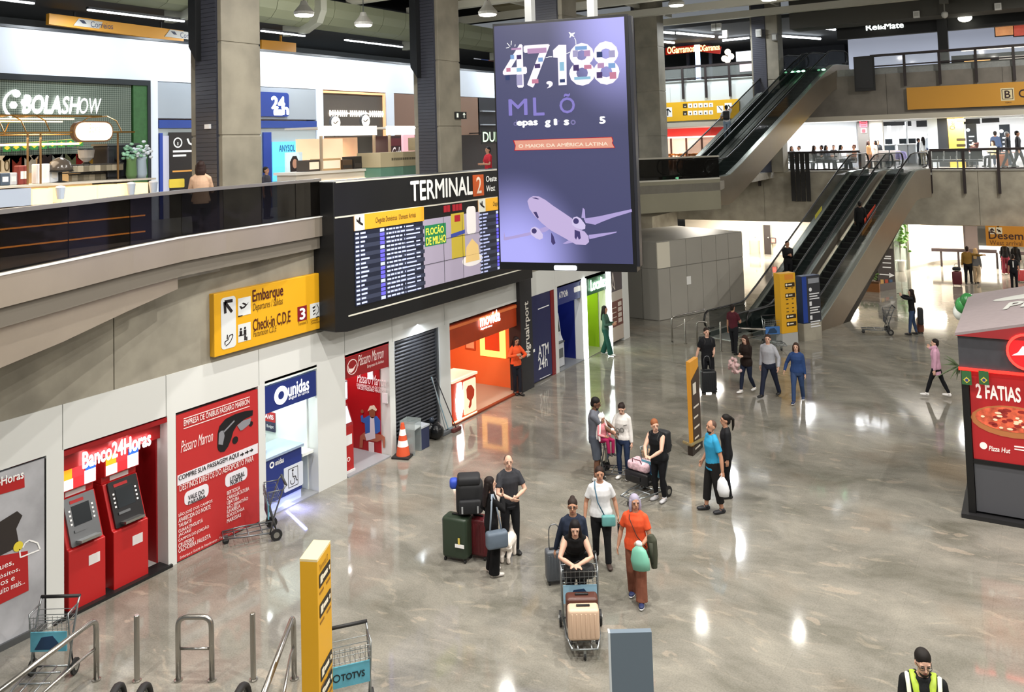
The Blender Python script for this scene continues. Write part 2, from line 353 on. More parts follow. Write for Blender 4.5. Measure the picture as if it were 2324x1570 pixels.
# bridge beams, slabs behind them
def jointed(x0, x1, step, y0, y1, z0, z1, name, mt):
    m = M(); x = x0
    while x < x1 - 0.01:
        e = min(x + step, x1); m.box(x + 0.012, e - 0.012, y0, y1, z0, z1); x = e
    m.box(x0, x1, y0 + 0.03, y1, z0 + 0.01, z1 - 0.01)
    return struct(m.build(name, mt))
jointed(-24, 7, 5.2, YB, YB + 0.6, 2.8, L2 - 0.005, 'beam_level_two', CONC)
struct(M().box(-24, 7, YB - 0.03, YB + 0.1, L2 - 0.06, L2 + 0.02).build('trim_7', mat('#c9c7be', 0.4)))
WPL = mat('#d3dbda', 0.6)
jointed(-24, -12.3, 5.2, YB, YB + 0.6, 8.35, L3 - 0.35, 'beam_white', WPL); jointed(-12.3, 7, 5.2, YB, YB + 0.6, 8.35, L3 - 0.35, 'beam_level_three', CONCD)
struct(M().box(-24, -12.3, YB + 0.1, YB + 0.75, L3 - 0.5, L3).build('wall_parapet_white', WPL)); struct(M().box(-12.3, 7, YB + 0.1, YB + 0.75, L3 - 0.5, L3).build('wall_parapet', mat('#8f9290', 0.6, noise=0.1)))
struct(M().box(-24, 7, YB - 0.12, YB + 0.5, 8.1, 8.35).build('trim_8', mat('#b9b3a4', 0.5)))
struct(M().box(-34, 7, YB + 0.2, 80, L3 - 0.9, L3 - 0.45).build('slab_level_three', CONCD))
struct(M().box(-34, 7, YB + 0.2, 75, 2.75, 2.85).build('ceiling_corridor', mat('#d8d2c6', 0.7)))
struct(M().box(-34, 7, YB + 0.2, 75, 8.1, 8.2).build('ceiling_level_two', mat('#e4e6e8', 0.7)))
# stub beam and soffit left of the lower escalators
b0 = ony(1447, 491, 44.0); b1 = ony(1482, 548, 44.0)
struct(M().box(b0.x, b1.x, 44.0, YB, b1.z, b0.z).build('beam_stub', CONC))
# grey partition box beside the lower escalators
q0, q1, q2 = onz(1496, 728), onz(1690, 690), onz(1427, 720)
bx = M(); du = (q1 - q0); back = Vector((-du.y, du.x, 0)).normalized() * 4
bx.extr([q0, q1, q1 + back, q2 + back * 0.9, q2], (0, 0, 3.22))
struct(bx.build('partition_box', mat('#8f8d86', 0.5)))
fr = F(q0, du); L = du.length; m = M()
cols = [0, .13, .32, .5, .67, .82, 1.0]
for i in range(6):
    a0, a1 = cols[i] * L, cols[i + 1] * L
    m.obox(fr.p((a0 + a1) / 2, 1.05, 0.015), fr.u * ((a1 - a0) / 2 - 0.012), fr.v * 1.03, fr.n * 0.015)
    m.obox(fr.p((a0 + a1) / 2, 2.65, 0.015), fr.u * ((a1 - a0) / 2 - 0.012), fr.v * 0.53, fr.n * 0.015)
struct(m.build('trim_9', mat('#a09d95', 0.45, noise=0.04, nscale=0.6)))
struct(M().obox(fr.p(0.36, 2.65, 0.02), fr.u * 0.36, fr.v * 0.53, fr.n * 0.02).build('trim_10', mat('#d7d2c2', 0.5)))
f2 = F(q2, q0 - q2); L = (q0 - q2).length; m = M()
for a0, a1 in ((0, .5), (.5, 1)):
    for b0_, b1_ in ((0.02, 2.08), (2.12, 3.2)): m.obox(f2.p((a0 + a1) / 2 * L, (b0_ + b1_) / 2, 0.015), f2.u * ((a1 - a0) / 2 * L - 0.012), f2.v * ((b1_ - b0_) / 2), f2.n * 0.015)
struct(m.build('trim_11', mat('#85837c', 0.45)))
tag(fr.rect(1.65, 1.28, 1.9, 1.62, 0.035, 0.006).build('notice_sheet', mat('#e9e9e6', 0.7)), 'white paper notice taped to the grey partition', 'notice')

# rooms under the bridge: white walls, dark doors
PALE = mat('#efe6d8', 0.65)
def wall_px(name, pts, z0, z1, mt, th=0.15):                          # wall along floor pixels
    P = [onz(x, y) for x, y in pts]; m = M()
    for a, b in zip(P[:-1], P[1:]):
        d = (b - a).normalized(); nrm = Vector((-d.y, d.x, 0)) * th; m.extr([a, b, b + nrm, a + nrm], (0, 0, z1)) if z0 == 0 else None
    return struct(m.build(name, mt))
wall_px('wall_corridor', [(2066, 610), (2134, 596), (2190, 594)], 0, 2.8, PALE)
wall_px('baseboard_corridor', [(2066, 610.6), (2134, 596.6), (2190, 594.6)], 0, 0.14, mat('#a09a8f', 0.5), 0.02)
a = onz(2066, 610)
struct(M().box(a.x - 0.25, a.x + 0.02, a.y - 0.15, a.y + 0.15, 0, 2.8).build('column_corridor', mat('#b3afa3', 0.5)))
struct(M().box(-34, 8, 74, 74.3, 0, 15).build('wall_far', mat('#cfd0cc', 0.6)))
struct(M().box(-21, -11.2, 55, 55.2, 0, 2.8).build('wall_service', PALE))
# left service corridor doors seen between the partition box and the escalator
def on55(x, y): p = ony(x, y, 54.9); return p.x, p.z
for i, (x0, x1, y0, y1, mt, lb) in enumerate([(1703, 1726, 545, 655, mat('#b0a184', 0.5), 'door_1'), (1733, 1757, 510, 690, mat('#241d1b', 0.5), 'door_2')]):
    ax, az = on55(x0, y0); bx_, bz = on55(x1, y1)
    d = struct(M().box(ax, bx_, 54.82, 54.98, 0, min(2.75, az)).build(lb, mt))
    M().box(ax - 0.06, ax, 54.8, 55, 0, min(2.75, az)).box(bx_, bx_ + 0.06, 54.8, 55, 0, min(2.75, az)).build('door_frame', mat('#8d8574', 0.5), d)
    M().ball((bx_ - 0.15, 54.77, 1.05), 0.05).build('door_handle', STEEL, d)
xr, zr = on55(1757, 545)
o = thing('alarm_lamp', 'small glowing red lamp on the dark post behind the lower escalators', 'lamp', (xr, 54.7, zr))
M().box(-0.16, 0.16, 0, 0.12, -0.18, 0.18).build('housing', DARK, o); M().box(-0.11, 0.11, -0.03, 0.0, -0.12, 0.12).build('lens', mat('#ff5040', 0.4, emit=9), o)

# level-two rooms behind the bridge: white back walls
struct(M().box(-34, 7, 66, 66.2, L2, 8.1).build('wall_checkin', mat('#f2f3f6', 0.6)))
a = ony(1790, 300, 53); b = ony(1944, 300, 53)
struct(M().box(a.x - 1, b.x, 53, 53.15, L2, 8.1).build('wall_waiting', mat('#e8eef5', 0.6)))
c0 = ony(1948, 300, 52.0); c1 = ony(1973, 300, 52.0); c2 = ony(2003, 300, 52)
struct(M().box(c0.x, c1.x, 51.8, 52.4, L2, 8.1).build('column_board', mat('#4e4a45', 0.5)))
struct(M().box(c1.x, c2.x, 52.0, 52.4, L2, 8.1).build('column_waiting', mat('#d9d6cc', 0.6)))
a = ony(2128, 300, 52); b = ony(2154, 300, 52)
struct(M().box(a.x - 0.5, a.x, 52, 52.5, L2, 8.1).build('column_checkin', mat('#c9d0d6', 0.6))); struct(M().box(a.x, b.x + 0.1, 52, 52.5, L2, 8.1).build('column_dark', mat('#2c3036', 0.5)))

# big concrete columns with a dark tiled face
TILE = mat('#3b3d47', 0.35)
def column(name, x0, x1, y0, y1, z0, z1, joints, s0=0.2, s1=0.86):
    m = M(); zz = [z0] + joints + [z1]
    for a, b in zip(zz[:-1], zz[1:]): m.box(x0, x1, y0, y1, a + 0.02, b - 0.02)
    m.box(x0 + 0.02, x1 - 0.02, y0 + 0.02, y1 - 0.02, z0, z1)
    o = struct(m.build(name, COLC, bevel=0.015)); w = x1 - x0
    t = M(); k = z0
    while k < z1 - 0.01:
        t.box(x0 + s0 * w, x0 + s1 * w, y0 - 0.04, y0 + 0.05, k + 0.004, min(k + 0.1, z1) - 0.004); k += 0.1
    t.box(x0 + s0 * w - 0.03, x0 + s1 * w + 0.03, y0 - 0.015, y0 + 0.03, z0, z1)
    tt = t.build('column_tiling', TILE, o)
    return o
xa = ony(434, 300, 13.2).x
column('column_left', xa, -16.0, 13.2, 14.35, L2, 16, [7.85, 10.0, 12.2])
xb = ony(941, 300, 21.45).x
column('column_middle', xb, -16.0, 21.45, 22.6, L2, 16, [8.05, 10.1, 12.3])
column('column_back', -17.6, -16.0, 29.6, 30.8, L2, 16, [8.0, 10.2, 12.4])
xc = ony(1443, 300, 41.5).x; xd = ony(1500, 300, 41.5).x
column('column_screen', xc, xd, 41.5, 42.4, L2, 16, [7.6, 9.9, 12.2], 0.0, 0.08)
xc = ony(1708, 200, 46.2).x; xd = ony(1770, 200, 46.2).x
column('column_escalator', xc, xd, 46.2, 47.2, L2, 16, [8, 10.4, 12.8], 0.08, 0.55)
# curved black cover strips hanging left of the column faces
for i, (x, y0, Yc) in enumerate([(428, 140, 13.0), (932, 178, 21.2)]):
    p = ony(x, y0, Yc); q = ony(x + 8, y0, Yc)
    m = M(); m.extr([(p.x, Yc, p.z + 0.35), (q.x + 0.12, Yc, p.z), (q.x + 0.12, Yc, 16), (p.x, Yc, 16)], (0, 0.4, 0))
    struct(m.build('column_cover', mat('#121416', 0.4)))

# level-two shop front: white band above, shop bays below
struct(M().box(-23.4, -23.0, 8, 40, 9.68, 10.9).build('wall_band', mat('#d9e2ee', 0.5)))
struct(M().box(-34, -23.3, 8, 48, 9.7, 9.9).build('slab_shops', CONCD))
struct(M().box(-23.1, -22.95, 8, 40, 10.9, 10.97).build('trim_12', mat('#22262b', 0.4)))
def ysh(x, y): return onx(x, y, -23).y
m = M()
for x0, x1 in ((338, 358), (718, 734), (877, 895)): m.box(-23.5, -22.98, ysh(x0, 300), ysh(x1, 300), L2, 9.68)
struct(m.build('wall_shop_posts', mat('#d9e2ee', 0.5)))
struct(M().box(-29.2, -29, 8, 44, L2, 9.7).build('wall_shop_back', mat('#c9c4ba', 0.6)))
# level three behind the band: dark back wall and ceiling parts
struct(M().box(-33.2, -33, 6, 60, 9.9, 15.5).build('wall_mezzanine', mat('#6f7478', 0.7)))
struct(M().box(-33, -26.6, 6, 60, 12.75, 12.9).build('ceiling_mezzanine', mat('#34373a', 0.7)))
OLIVE = mat('#8c9076', 0.6)
m = M(); prof = [(-26.6, 12.6), (-26.1, 12.75), (-25.8, 13.05), (-25.7, 13.4), (-25.7, 13.75), (-26.6, 13.75)]
y = 8.0
while y < 46: m.prism(prof, 'y', y + 0.015, y + 1.585); y += 1.6
m.prism([(p - 0.03, q) for p, q in prof], 'y', 8, 46)
struct(m.build('ceiling_bulkhead', OLIVE))
ribs = M()
for y in (12.2, 20.2, 26.0, 34.0, 42): ribs.prism([(-27.6, 12.3), (-26.4, 12.35), (-25.6, 12.7), (-25.35, 13.2), (-25.35, 13.9), (-27.6, 13.9)], 'y', y, y + 0.35)
struct(ribs.build('ceiling_ribs', mat('#a9aa9c', 0.6)))
# hall ceiling: white cross beams under a dark deck
struct(M().box(-36, 16, -10, 48.5, 15.6, 15.8).build('ceiling_hall', mat('#4a473e', 0.8)))
bm_ = M(); dk = M()
for y in (10, 15, 20, 24.2, 28.2, 32.4, 36.6, 41, 45.2): bm_.box(-26, 16, y, y + 0.35, 13.75, 14.1)
for x in (-22, -18, -12, -6, 0, 6): bm_.box(x, x + 0.15, 8, 46, 14.25, 14.45)
struct(bm_.build('ceiling_beams', mat('#c3c1b4', 0.55)))
for y in (17.5, 26.2, 30.3, 34.5, 38.8): dk.box(-25, 14, y - 1.0, y + 1.1, 14.6, 15.5)
struct(dk.build('ceiling_coffers', mat('#8a8268', 0.7)))
struct(M().box(-11.5, 8, 46.5, 48.2, ony(2050, 42, 46.5).z, 16).build('beam_roof', mat('#4b4a45', 0.75)))
struct(M().box(-34, 8, 48.2, 80, 13.9, 14.1).build('ceiling_level_three', mat('#55585c', 0.7)))
struct(M().box(16, 16.3, -10, 48, 0, 15.7).build('wall_hall', mat('#8a8880', 0.7)))
struct(M().box(8, 8.2, 47, 80, 0, 15).build('wall_right', mat('#5a5a58', 0.7)))
# ================================================================ LOWER SHOP FRONT
def room(y0, y1, dep, wm, fm=None, name='wall_recess', z1=2.7, power=0, col=(1, 1, 1), cm=None):
    X0 = XW - dep
    struct(M().box(X0 - 0.1, X0, y0, y1, 0, z1).build(name + '_back', wm)); struct(M().box(X0, XW - 0.3, y0 - 0.02, y0 + 0.03, 0, z1).build(name + '_left', wm)); struct(M().box(X0, XW - 0.3, y1 - 0.03, y1 + 0.02, 0, z1).build(name + '_right', wm))
    struct(M().box(X0, XW, y0, y1, z1 - 0.03, z1 + 0.05).build('ceiling_recess', cm or wm))
    struct(M().box(X0, XW + 0.02, y0 + 0.03, y1 - 0.03, 0.0, 0.03).build('floor_recess', fm or mat('#8d8c88', 0.4)))
    if power: area('recess_lamp_light', (XW - dep * 0.5, (y0 + y1) / 2, z1 - 0.06), 0.5, power, col, shape='SQUARE')
def row(fr, txt, xl, yl, xr, h, m, d=0.012, **kw):                    # a line of letters h metres tall, from pixel (xl, yl) to column xr
    a0, b0 = fr.px(xl, yl, d); a1 = fr.px(xr, yl, d)[0]; text(fr, txt, (a0, b0, a1, b0 + h), m, d=d, **kw)
def pxl(fr, pts, d=0.0): return [fr.px(x, y, d) for x, y in pts]

# --- poster of the cash service, at the left edge
t = thing('window_poster', 'tall printed glass poster with red label at the far left edge beside the cash machines', 'poster', (XW, 6, 0))
def K(o, par):                                                         # keep world coordinates under a placed parent
    o.matrix_parent_inverse = par.matrix_world.inverted() if False else Matrix.Translation(-par.location) if par.rotation_euler.z == 0 else (Matrix.Translation(par.location) @ Matrix.Rotation(par.rotation_euler.z, 4, 'Z')).inverted()
    return o
K(FW.rect(5.0, 0.1, 7.98, 2.66, -0.08, 0.06).build('panel', mat('#a7a8ad', 0.35, noise=0.35, nscale=1.1), t), t)
K(FW.rect(4.9, 0.0, 8.0, 0.1, -0.1, 0.12).build('sill', STEELD, t), t)
K(FW.poly(pxl(FW, [(0, 1262), (64, 1250), (66, 1340), (0, 1372), (-60, 1400), (-60, 1280)]), -0.015, 0.004).build('red_block', RED, t), t)
K(FW.poly(pxl(FW, [(-60, 1100), (56, 1078), (57, 1106), (-60, 1140)]), -0.015, 0.004).build('red_label', RED, t), t)
K(FW.poly(pxl(FW, [(0, 1185), (40, 1160), (52, 1170), (38, 1200), (45, 1240), (0, 1262), (-40, 1270), (-40, 1190)]), -0.016, 0.003).build('pictured_cap', mat('#2a2422', 0.5), t), t)
m = M(); row(FW, 'Banco24Horas', -75, 1128, 53, 0.13, m, d=-0.008, bold=0.02)
for i, (s, y, x) in enumerate([('saques,', 1296, 31), ('depósitos,', 1315, 45), ('saldos e', 1329, 33), ('muito mais...', 1345, 56)]): row(FW, s, -30 if i != 3 else -12, y + 4 + (10 if i != 3 else 5), x, 0.085, m, d=-0.008)
K(m.build('lettering', TXT_W, t), t)
m = FW.line(pxl(FW, [(45, 1246), (47, 1265), (92, 1247), (86, 1232), (75, 1228), (67, 1226), (58, 1232), (52, 1243)]), 0.02, -0.01, 0.003)
K(m.build('cloud_outline', TXT_W, t), t); a, b = FW.px(42, 1240)
K(FW.disc(a, b, 0.075, -0.01, 0.003).build('sun_disc', mat('#d9c53a', 0.5), t), t)
struct(M().box(XW - 0.6, XW - 0.02, 8.0, 8.1, 0, 2.65).build('trim_13', RED))

# --- red recess with two cash machines
REDW = mat('#8f1217', 0.42)
room(8.29, 10.24, 1.5, REDW, mat('#9a9a98', 0.35), power=9, col=(1, 0.93, 0.9), z1=2.62)
struct(M().box(XW - 0.25, XW + 0.05, 8.1, 10.3, 0, 0.05).build('trim_14', BLACK))
t = thing('shop_sign', 'red header sign with glowing white letters above the two cash machines', 'sign', (XW, 9.2, 2.45))
K(M().box(XW - 0.32, XW - 0.2, 8.3, 10.23, 2.28, 2.6).build('panel', mat('#a5161a', 0.4), t), t)
fr = F((XW - 0.2, 0, 0), (0, 1, 0)); m = M(); a0, b0 = fr.px(184, 1062); a1, b1 = fr.px(338, 985)
text(fr, 'Banco24Horas', (a0, b0 - 0.0, a1, b0 + 0.26), m, d=0.03, bold=0.03, t=0.02)
K(m.build('lettering', mat('#fff2f2', 0.5, emit=6), t), t)
def cash_machine(y0, y1, xf, face, label):
    t = thing('cash_machine', label, 'cash machine', (xf - 0.3, (y0 + y1) / 2, 0.03)); w = (y1 - y0) / 2; fr = F((0.3, 0, 0), (0, 1, 0))
    rd = mat('#b01d1e', 0.38)
    M().prism([(-0.45, 0), (0.3, 0), (0.3, 0.98), (0.24, 1.0), (-0.02, 1.72), (-0.45, 1.72)], 'y', -w, w).build('cabinet', rd, t, bevel=0.012)
    sl = Vector((-0.26, 0, 0.72)).normalized(); fs = F((0.24, -w, 1.0), (0, 1, 0), sl); L = 0.765
    fs.rrect(0.06, 0.0, 2 * w - 0.05, L, 0.03, 0.0, 0.05).build('front_panel', face, t)
    fs.rect(0.17, 0.30, 2 * w - 0.17, 0.62, 0.05, 0.008).build('screen', mat('#20262b', 0.2), t)
    k = M()
    for i in range(4): fs.rect(0.11, 0.33 + i * 0.07, 0.14, 0.36 + i * 0.07, 0.05, 0.012, k); fs.rect(2 * w - 0.14, 0.33 + i * 0.07, 2 * w - 0.11, 0.36 + i * 0.07, 0.05, 0.012, k)
    k.build('side_buttons', TXT_W, t)
    M().obox((0.33, 0, 1.09), (0.1, 0, 0.02), (0, w * 0.55, 0), (0, 0, 0.02)).build('keypad', STEEL, t)
    fs.rect(0.15, 0.2, 2 * w - 0.3, 0.24, 0.05, 0.02).build('card_slot', STEELD, t)
    fs.rect(0.16, 0.66, 2 * w - 0.25, 0.71, 0.05, 0.006).build('red_strip', RED, t)
    fr.rect(0.02, 0.62, 0.22, 0.78, 0.0, 0.005).build('notice', mat('#d8d3d2', 0.6), t)
    M().prism([(-0.45, 1.72), (-0.05, 1.72), (-0.05, 1.84), (0.05, 1.86), (0.05, 2.24), (-0.45, 2.24)], 'y', -w, w).build('topper', rd, t, bevel=0.01)
    ft = F((0.05, 0, 0), (0, 1, 0))
    c = [('#e9a020', -w + .02, 2.05, -.12, 2.22), ('#d8333a', -.12, 2.05, .1, 2.22), ('#eef0f6', .1, 1.88, w - .02, 2.1), ('#2b62c0', .12, 2.1, w - .02, 2.22), ('#f4d4cf', -w + .02, 1.88, -.1, 2.05), ('#c62a30', -.1, 1.88, .1, 2.05)]
    for h, a0, b0, a1, b1 in c: ft.rect(a0, b0, a1, b1, 0.0, 0.006).build('sign_tile', mat(h, 0.4, emit=0.9), t)
    F((-0.05, 0, 0), (0, 1, 0)).rect(-0.18, 1.74, 0.18, 1.82, 0.0, 0.006).build('nameplate', mat('#d9c9c8', 0.5), t)
    return t
cash_machine(8.4, 9.05, XW - 0.05, STEELD, 'red cash machine with grey fascia, next to the white pillar')
cash_machine(9.2, 9.87, XW - 0.05, mat('#131316', 0.35), 'red cash machine with black fascia, nearer to the bus poster')

# --- red bus-company poster
t = thing('wall_poster', 'tall red bus company poster with black coach and lists of towns', 'poster', (XW, 11.4, 0))
K(FW.rect(10.43, 0.02, 12.36, 2.64, -0.06, 0.06).build('panel', mat('#b32a2b', 0.42), t), t)
FW.rect(10.42, 2.64, 12.37, 2.7, -0.2, 0.12).build('top_gap', BLACK, t); K(bpy.data.objects[-1] if False else t.children[-1], t)
q = lambda x, y: (380 + x / 3.65, 860 + y / 3.65)
def qp(*pts): return [FW.px(*q(*p)) for p in pts]
m = M(); A = lambda s, xl, yl, xr, h, mm=m, **kw: row(FW, s, *q(xl, yl), q(xr, 0)[0], h, mm, d=0.006, **kw)
A('EMPRESA DE ÔNIBUS PÁSSARO MARRON', 135, 390, 680, 0.13, bold=0.02)
for p in ((133, 330, 680, 147), (133, 412, 680, 224)): FW.line(qp(p[:2], p[2:]), 0.015, 0.003, 0.003, m)
A('Pássaro Marron', 110, 612, 378, 0.21, shear=0.35)
A('DESTINOS DIRETOS DO AEROPORTO PARA', 100, 932, 715, 0.11, bold=0.01)
for s, y, x in (('SÃO JOSÉ DOS CAMPOS', 1150, 372), ('APARECIDA DO NORTE', 1192, 357), ('TAUBATÉ', 1232, 198), ('GUARATINGUETÁ', 1276, 292), ('JACAREÍ', 1315, 195), ('CAMPOS DO JORDÃO', 1357, 343), ('CRUZEIRO', 1402, 218), ('CACHOEIRA PAULISTA', 1442, 357)): A(s, 90, y, x, 0.078, bold=0.015)
for s, y, x in (('BERTIOGA', 962, 600), ('CARAGUATATUBA', 1003, 676), ('UBATUBA', 1042, 592), ('SÃO SEBASTIÃO', 1078, 667), ('ILHABELA', 1115, 602), ('BOIÇUCANGA', 1155, 636), ('MARESIAS', 1193, 608)): A(s, 492, y, x, 0.072, bold=0.015)
A('Embarque e Guichê de Atendimento - Terminal 2 - Desembarque', 103, 1497, 640, 0.06)
K(m.build('white_lettering', mat('#f0dcda', 0.5), t), t)
m = FW.poly(qp((82, 800), (748, 530), (748, 612), (82, 885)), 0.002, 0.003)
for (x0, y0, x1, y1) in ((140, 1065, 340, 900), (478, 912, 660, 755)):
    (a0, b0), (a1, b1) = qp((x0, y0), (x1, y1)); b1 = max(b1, b0 + 0.2); FW.rrect(a0, b0 + 0.02, a1, b0 + 0.27, 0.09, 0.002, 0.003, m)
K(m.build('white_fields', mat('#dedbe2', 0.5), t), t)
m = M(); B = lambda s, xl, yl, xr, h: row(FW, s, *q(xl, yl), q(xr, 0)[0], h, m, d=0.008, bold=0.01)
B('COMPRE SUA PASSAGEM AQUI', 93, 850, 592, 0.1)
for x, y in ((600, 630), (640, 612), (678, 596)):
    a, b = FW.px(*q(x, y)); FW.poly([(a, b - .012), (a + .05, b - .012), (a + .05, b - .04), (a + .1, b), (a + .05, b + .04), (a + .05, b + .012), (a, b + .012)], 0.007, 0.003, m)
for s, x0, x1, yl in (('VALE DO', 172, 305, 1005), ('PARAÍBA', 172, 315, 1045), ('LITORAL', 520, 640, 848), ('NORTE', 522, 620, 882)): B(s, x0, yl, x1, 0.085)
K(m.build('dark_lettering', TXT_K, t), t)
m = FW.poly(qp((412, 560), (415, 450), (430, 390), (480, 330), (560, 290), (640, 265), (706, 258), (704, 300), (640, 330), (575, 380), (545, 430), (525, 500), (500, 560), (470, 600), (440, 605), (420, 590)), 0.004, 0.004)
FW.disc(*qp((560, 505))[0], 0.07, 0.004, 0.006, m); FW.disc(*qp((690, 370))[0], 0.05, 0.004, 0.005, m)
K(m.build('pictured_coach', mat('#17161a', 0.3), t), t)
m = FW.poly(qp((420, 540), (424, 450), (440, 430), (462, 425), (470, 470), (455, 545)), 0.009, 0.003); FW.line(qp((462, 440), (552, 345)), 0.03, 0.009, 0.003, m)
FW.poly(qp((575, 385), (620, 345), (690, 322), (680, 370), (620, 420), (600, 425)), 0.009, 0.003, m)
K(m.build('coach_highlights', mat('#85868d', 0.3), t), t)

# --- blue car-rental booth
BLUE = mat('#1e2f73', 0.38)
room(12.55, 14.03, 2.0, mat('#dfe6e2', 0.6), mat('#8b8d8f', 0.4), power=38, col=(0.93, 1.0, 0.97))
t = thing('shop_sign', 'navy blue header sign with white ring above the rental booth', 'sign', (XW, 13.3, 2.4))
K(M().box(XW - 0.12, XW - 0.02, 12.56, 14.02, 2.08, 2.62).build('panel', BLUE, t), t)
fr = F((XW - 0.02, 0, 0), (0, 1, 0)); k = 3.271; z = lambda x, y: (380 + x / k, 780 + y / k)
a, b = fr.px(*z(843, 382)); m = fr.ring(a, b, 0.085, 0.19, 0.002, 0.006)
a0, b0 = fr.px(*z(895, 392)); a1, _ = fr.px(*z(1048, 340)); text(fr, 'unidas', (a0, b0, a1, b0 + 0.27), m, d=0.006, bold=0.025)
a0, b0 = fr.px(*z(898, 424)); text(fr, 'aluguel de carros', (a0, b0, a1, b0 + 0.09), m, d=0.006)
K(m.build('lettering', mat('#f4f6fb', 0.5, emit=0.5), t), t)
t = thing('reception_counter', 'blue and grey counter with wheelchair symbol inside the rental booth', 'counter', (XW + 0.0, 13.1, 0))
y0, y1 = 12.58, 13.62
K(M().box(XW - 0.75, XW - 0.08, y0, y1, 0.22, 1.12).build('body', BLUE, t, bevel=0.01), t)
K(M().box(XW - 0.8, XW - 0.03, y0 - 0.02, y1 + 0.02, 1.12, 1.17).build('worktop', mat('#8fa0b8', 0.35), t), t)
K(M().box(XW - 0.75, XW - 0.12, y0, y1, 0.03, 0.22).build('plinth', mat('#b9c3ee', 0.4, emit=0.4, ecol='#8ea0ff'), t), t)
fr = F((XW - 0.08, 0, 0), (0, 1, 0))
K(fr.rrect(13.1, 0.30, 13.64, 0.80, 0.03, 0.0, 0.01).build('access_panel', mat('#c9cfd8', 0.45), t), t)
m = fr.line([(13.22, .36), (13.22, .74), (13.49, .74), (13.49, .36), (13.22, .36)], 0.012, 0.01, 0.003); fr.ring(13.34, .47, .055, .07, 0.01, 0.003, m, 150, 420); fr.disc(13.345, .69, .025, .01, .003, m)
fr.line([(13.34, .65), (13.35, .55), (13.42, .55), (13.45, .45), (13.48, .45)], 0.02, 0.01, 0.003, m)
K(m.build('wheelchair_symbol', TXT_K, t), t)
m = fr.ring(12.78, 0.98, 0.035, 0.065, 0.0, 0.004); text(fr, 'unidas', (12.87, 0.94, 13.1, 1.05), m, d=0.002, bold=0.02); K(m.build('lettering', TXT_W, t), t)
area('counter_strip_light', (XW + 0.0, 13.2, 0.16), 1.0, 16, (0.32, 0.36, 1.0), (0, rad(-25), 0), 'RECTANGLE', 0.06)
t = thing('wall_sign', 'small red and black partner sign on the booth wall', 'sign', (XW - 0.5, 12.6, 1.7))
fr = F((0, 13.99, 0), (1, 0, 0)); a0, b0, a1, b1 = pbox(fr, 600, 975, 625, 937); h_ = (b1 - b0) / 2
K(fr.rect(a0, b0 + h_, a1, b1, 0, 0.02).build('panel', RED, t), t); K(fr.rect(a0, b0, a1, b0 + h_, 0, 0.02).build('lower_panel', mat('#2a2a44', 0.5), t), t); w_ = a1 - a0
K(tx(fr, t, TXT_W, [('AVIS', (a0 + w_ * .15, b0 + h_ * 1.3, a1 - w_ * .1, b1 - h_ * .25), {'bold': 0.03}), ('Budget', (a0 + w_ * .3, b0 + h_ * .3, a1 - w_ * .1, b0 + h_ * .7))], d=0.022), t)
t = thing('tablet_stand', 'small tablet on a slanted stand on the blue counter', 'tablet', (XW - 0.45, 12.85, 1.17))
M().tube([(0, 0, 0), (0, 0, 0.02)], 0.09, 14).tube([(0, 0, 0.02), (-0.02, 0, 0.16)], 0.02).build('stand', mat('#cfd4d6', 0.4), t)
M().obox((0, 0, 0.24), (0.03, 0, 0.12), (0, 0.09, 0), (0.01, 0, -0.003)).build('tablet', mat('#aeb8ba', 0.3), t)
M().box(XW - 1.2, XW - 0.1, 13.66, 13.99, 0.86, 0.92).build('side_shelf', mat('#e3e8e5', 0.5)); tag(bpy.data.objects['side_shelf'], 'white shelf between the blue counter and the booth wall', 'shelf')

# --- red ticket office
room(14.92, 16.47, 2.2, mat('#a3151c', 0.42), mat('#8f9296', 0.35), power=34, col=(1, 0.94, 0.92))
t = thing('shop_sign', 'dark red header sign with white bird emblem above the ticket office', 'sign', (XW, 15.7, 2.3))
k = 3.739; z = lambda x, y: (760 + x / k, 660 + y / k)
P = pxl(FW, [z(100, 560), z(455, 440), z(475, 640), z(105, 745)]); K(FW.poly(P, -0.1, 0.08).build('panel', mat('#8e1519', 0.45), t), t)
m = M(); a, b = FW.px(*z(153, 645)); FW.ring(a, b, .155, .175, -0.018, 0.004, m); FW.poly([(a - .14, b + .06), (a - .1, b - .02), (a + .02, b - .04), (a + .13, b + .03), (a + .04, b - .09), (a - .05, b - .13), (a - .13, b - .08)], -0.018, 0.004, m)
row(FW, 'Pássaro Marron', *z(195, 640), z(415, 0)[0], 0.25, m, d=-0.016, shear=0.35); row(FW, 'Empresa de ônibus', *z(275, 662), z(415, 0)[0], 0.09, m, d=-0.016)
K(m.build('lettering', mat('#f2dcd8', 0.5), t), t)
fr = F((0, 16.43, 0), (1, 0, 0))
t = thing('wall_graphic', 'printed graphic of a man in a straw hat on the red office wall', 'poster', (XW - 2.2, 16, 0))
g = lambda pts: pxl(fr, [z(*p) for p in pts])
P = g([(210, 1330), (215, 1230), (250, 1200), (400, 1220), (425, 1240), (425, 1330), (410, 1330), (405, 1260), (360, 1280), (300, 1270), (240, 1260), (235, 1330)])
K(fr.poly(P, 0.0, 0.006).build('pictured_legs', mat('#a8644c', 0.6), t), t)
K(fr.poly(g([(255, 1075), (300, 1050), (360, 1065), (385, 1100), (385, 1190), (360, 1210), (260, 1210), (255, 1120), (225, 1110), (220, 1060), (235, 1050), (245, 1085)]), 0.002, 0.006).build('pictured_jacket', mat('#2f62b5', 0.6), t), t)
K(fr.poly(g([(300, 1070), (335, 1070), (345, 1250), (270, 1270), (255, 1215), (300, 1200)]), 0.004, 0.006).build('pictured_shirt', mat('#d9dbe4', 0.6), t), t)
a, b = fr.px(*z(318, 1035)); K(fr.disc(a, b, 0.1, 0.004, 0.006, ry=0.13).build('pictured_face', mat('#8a5238', 0.6), t), t)
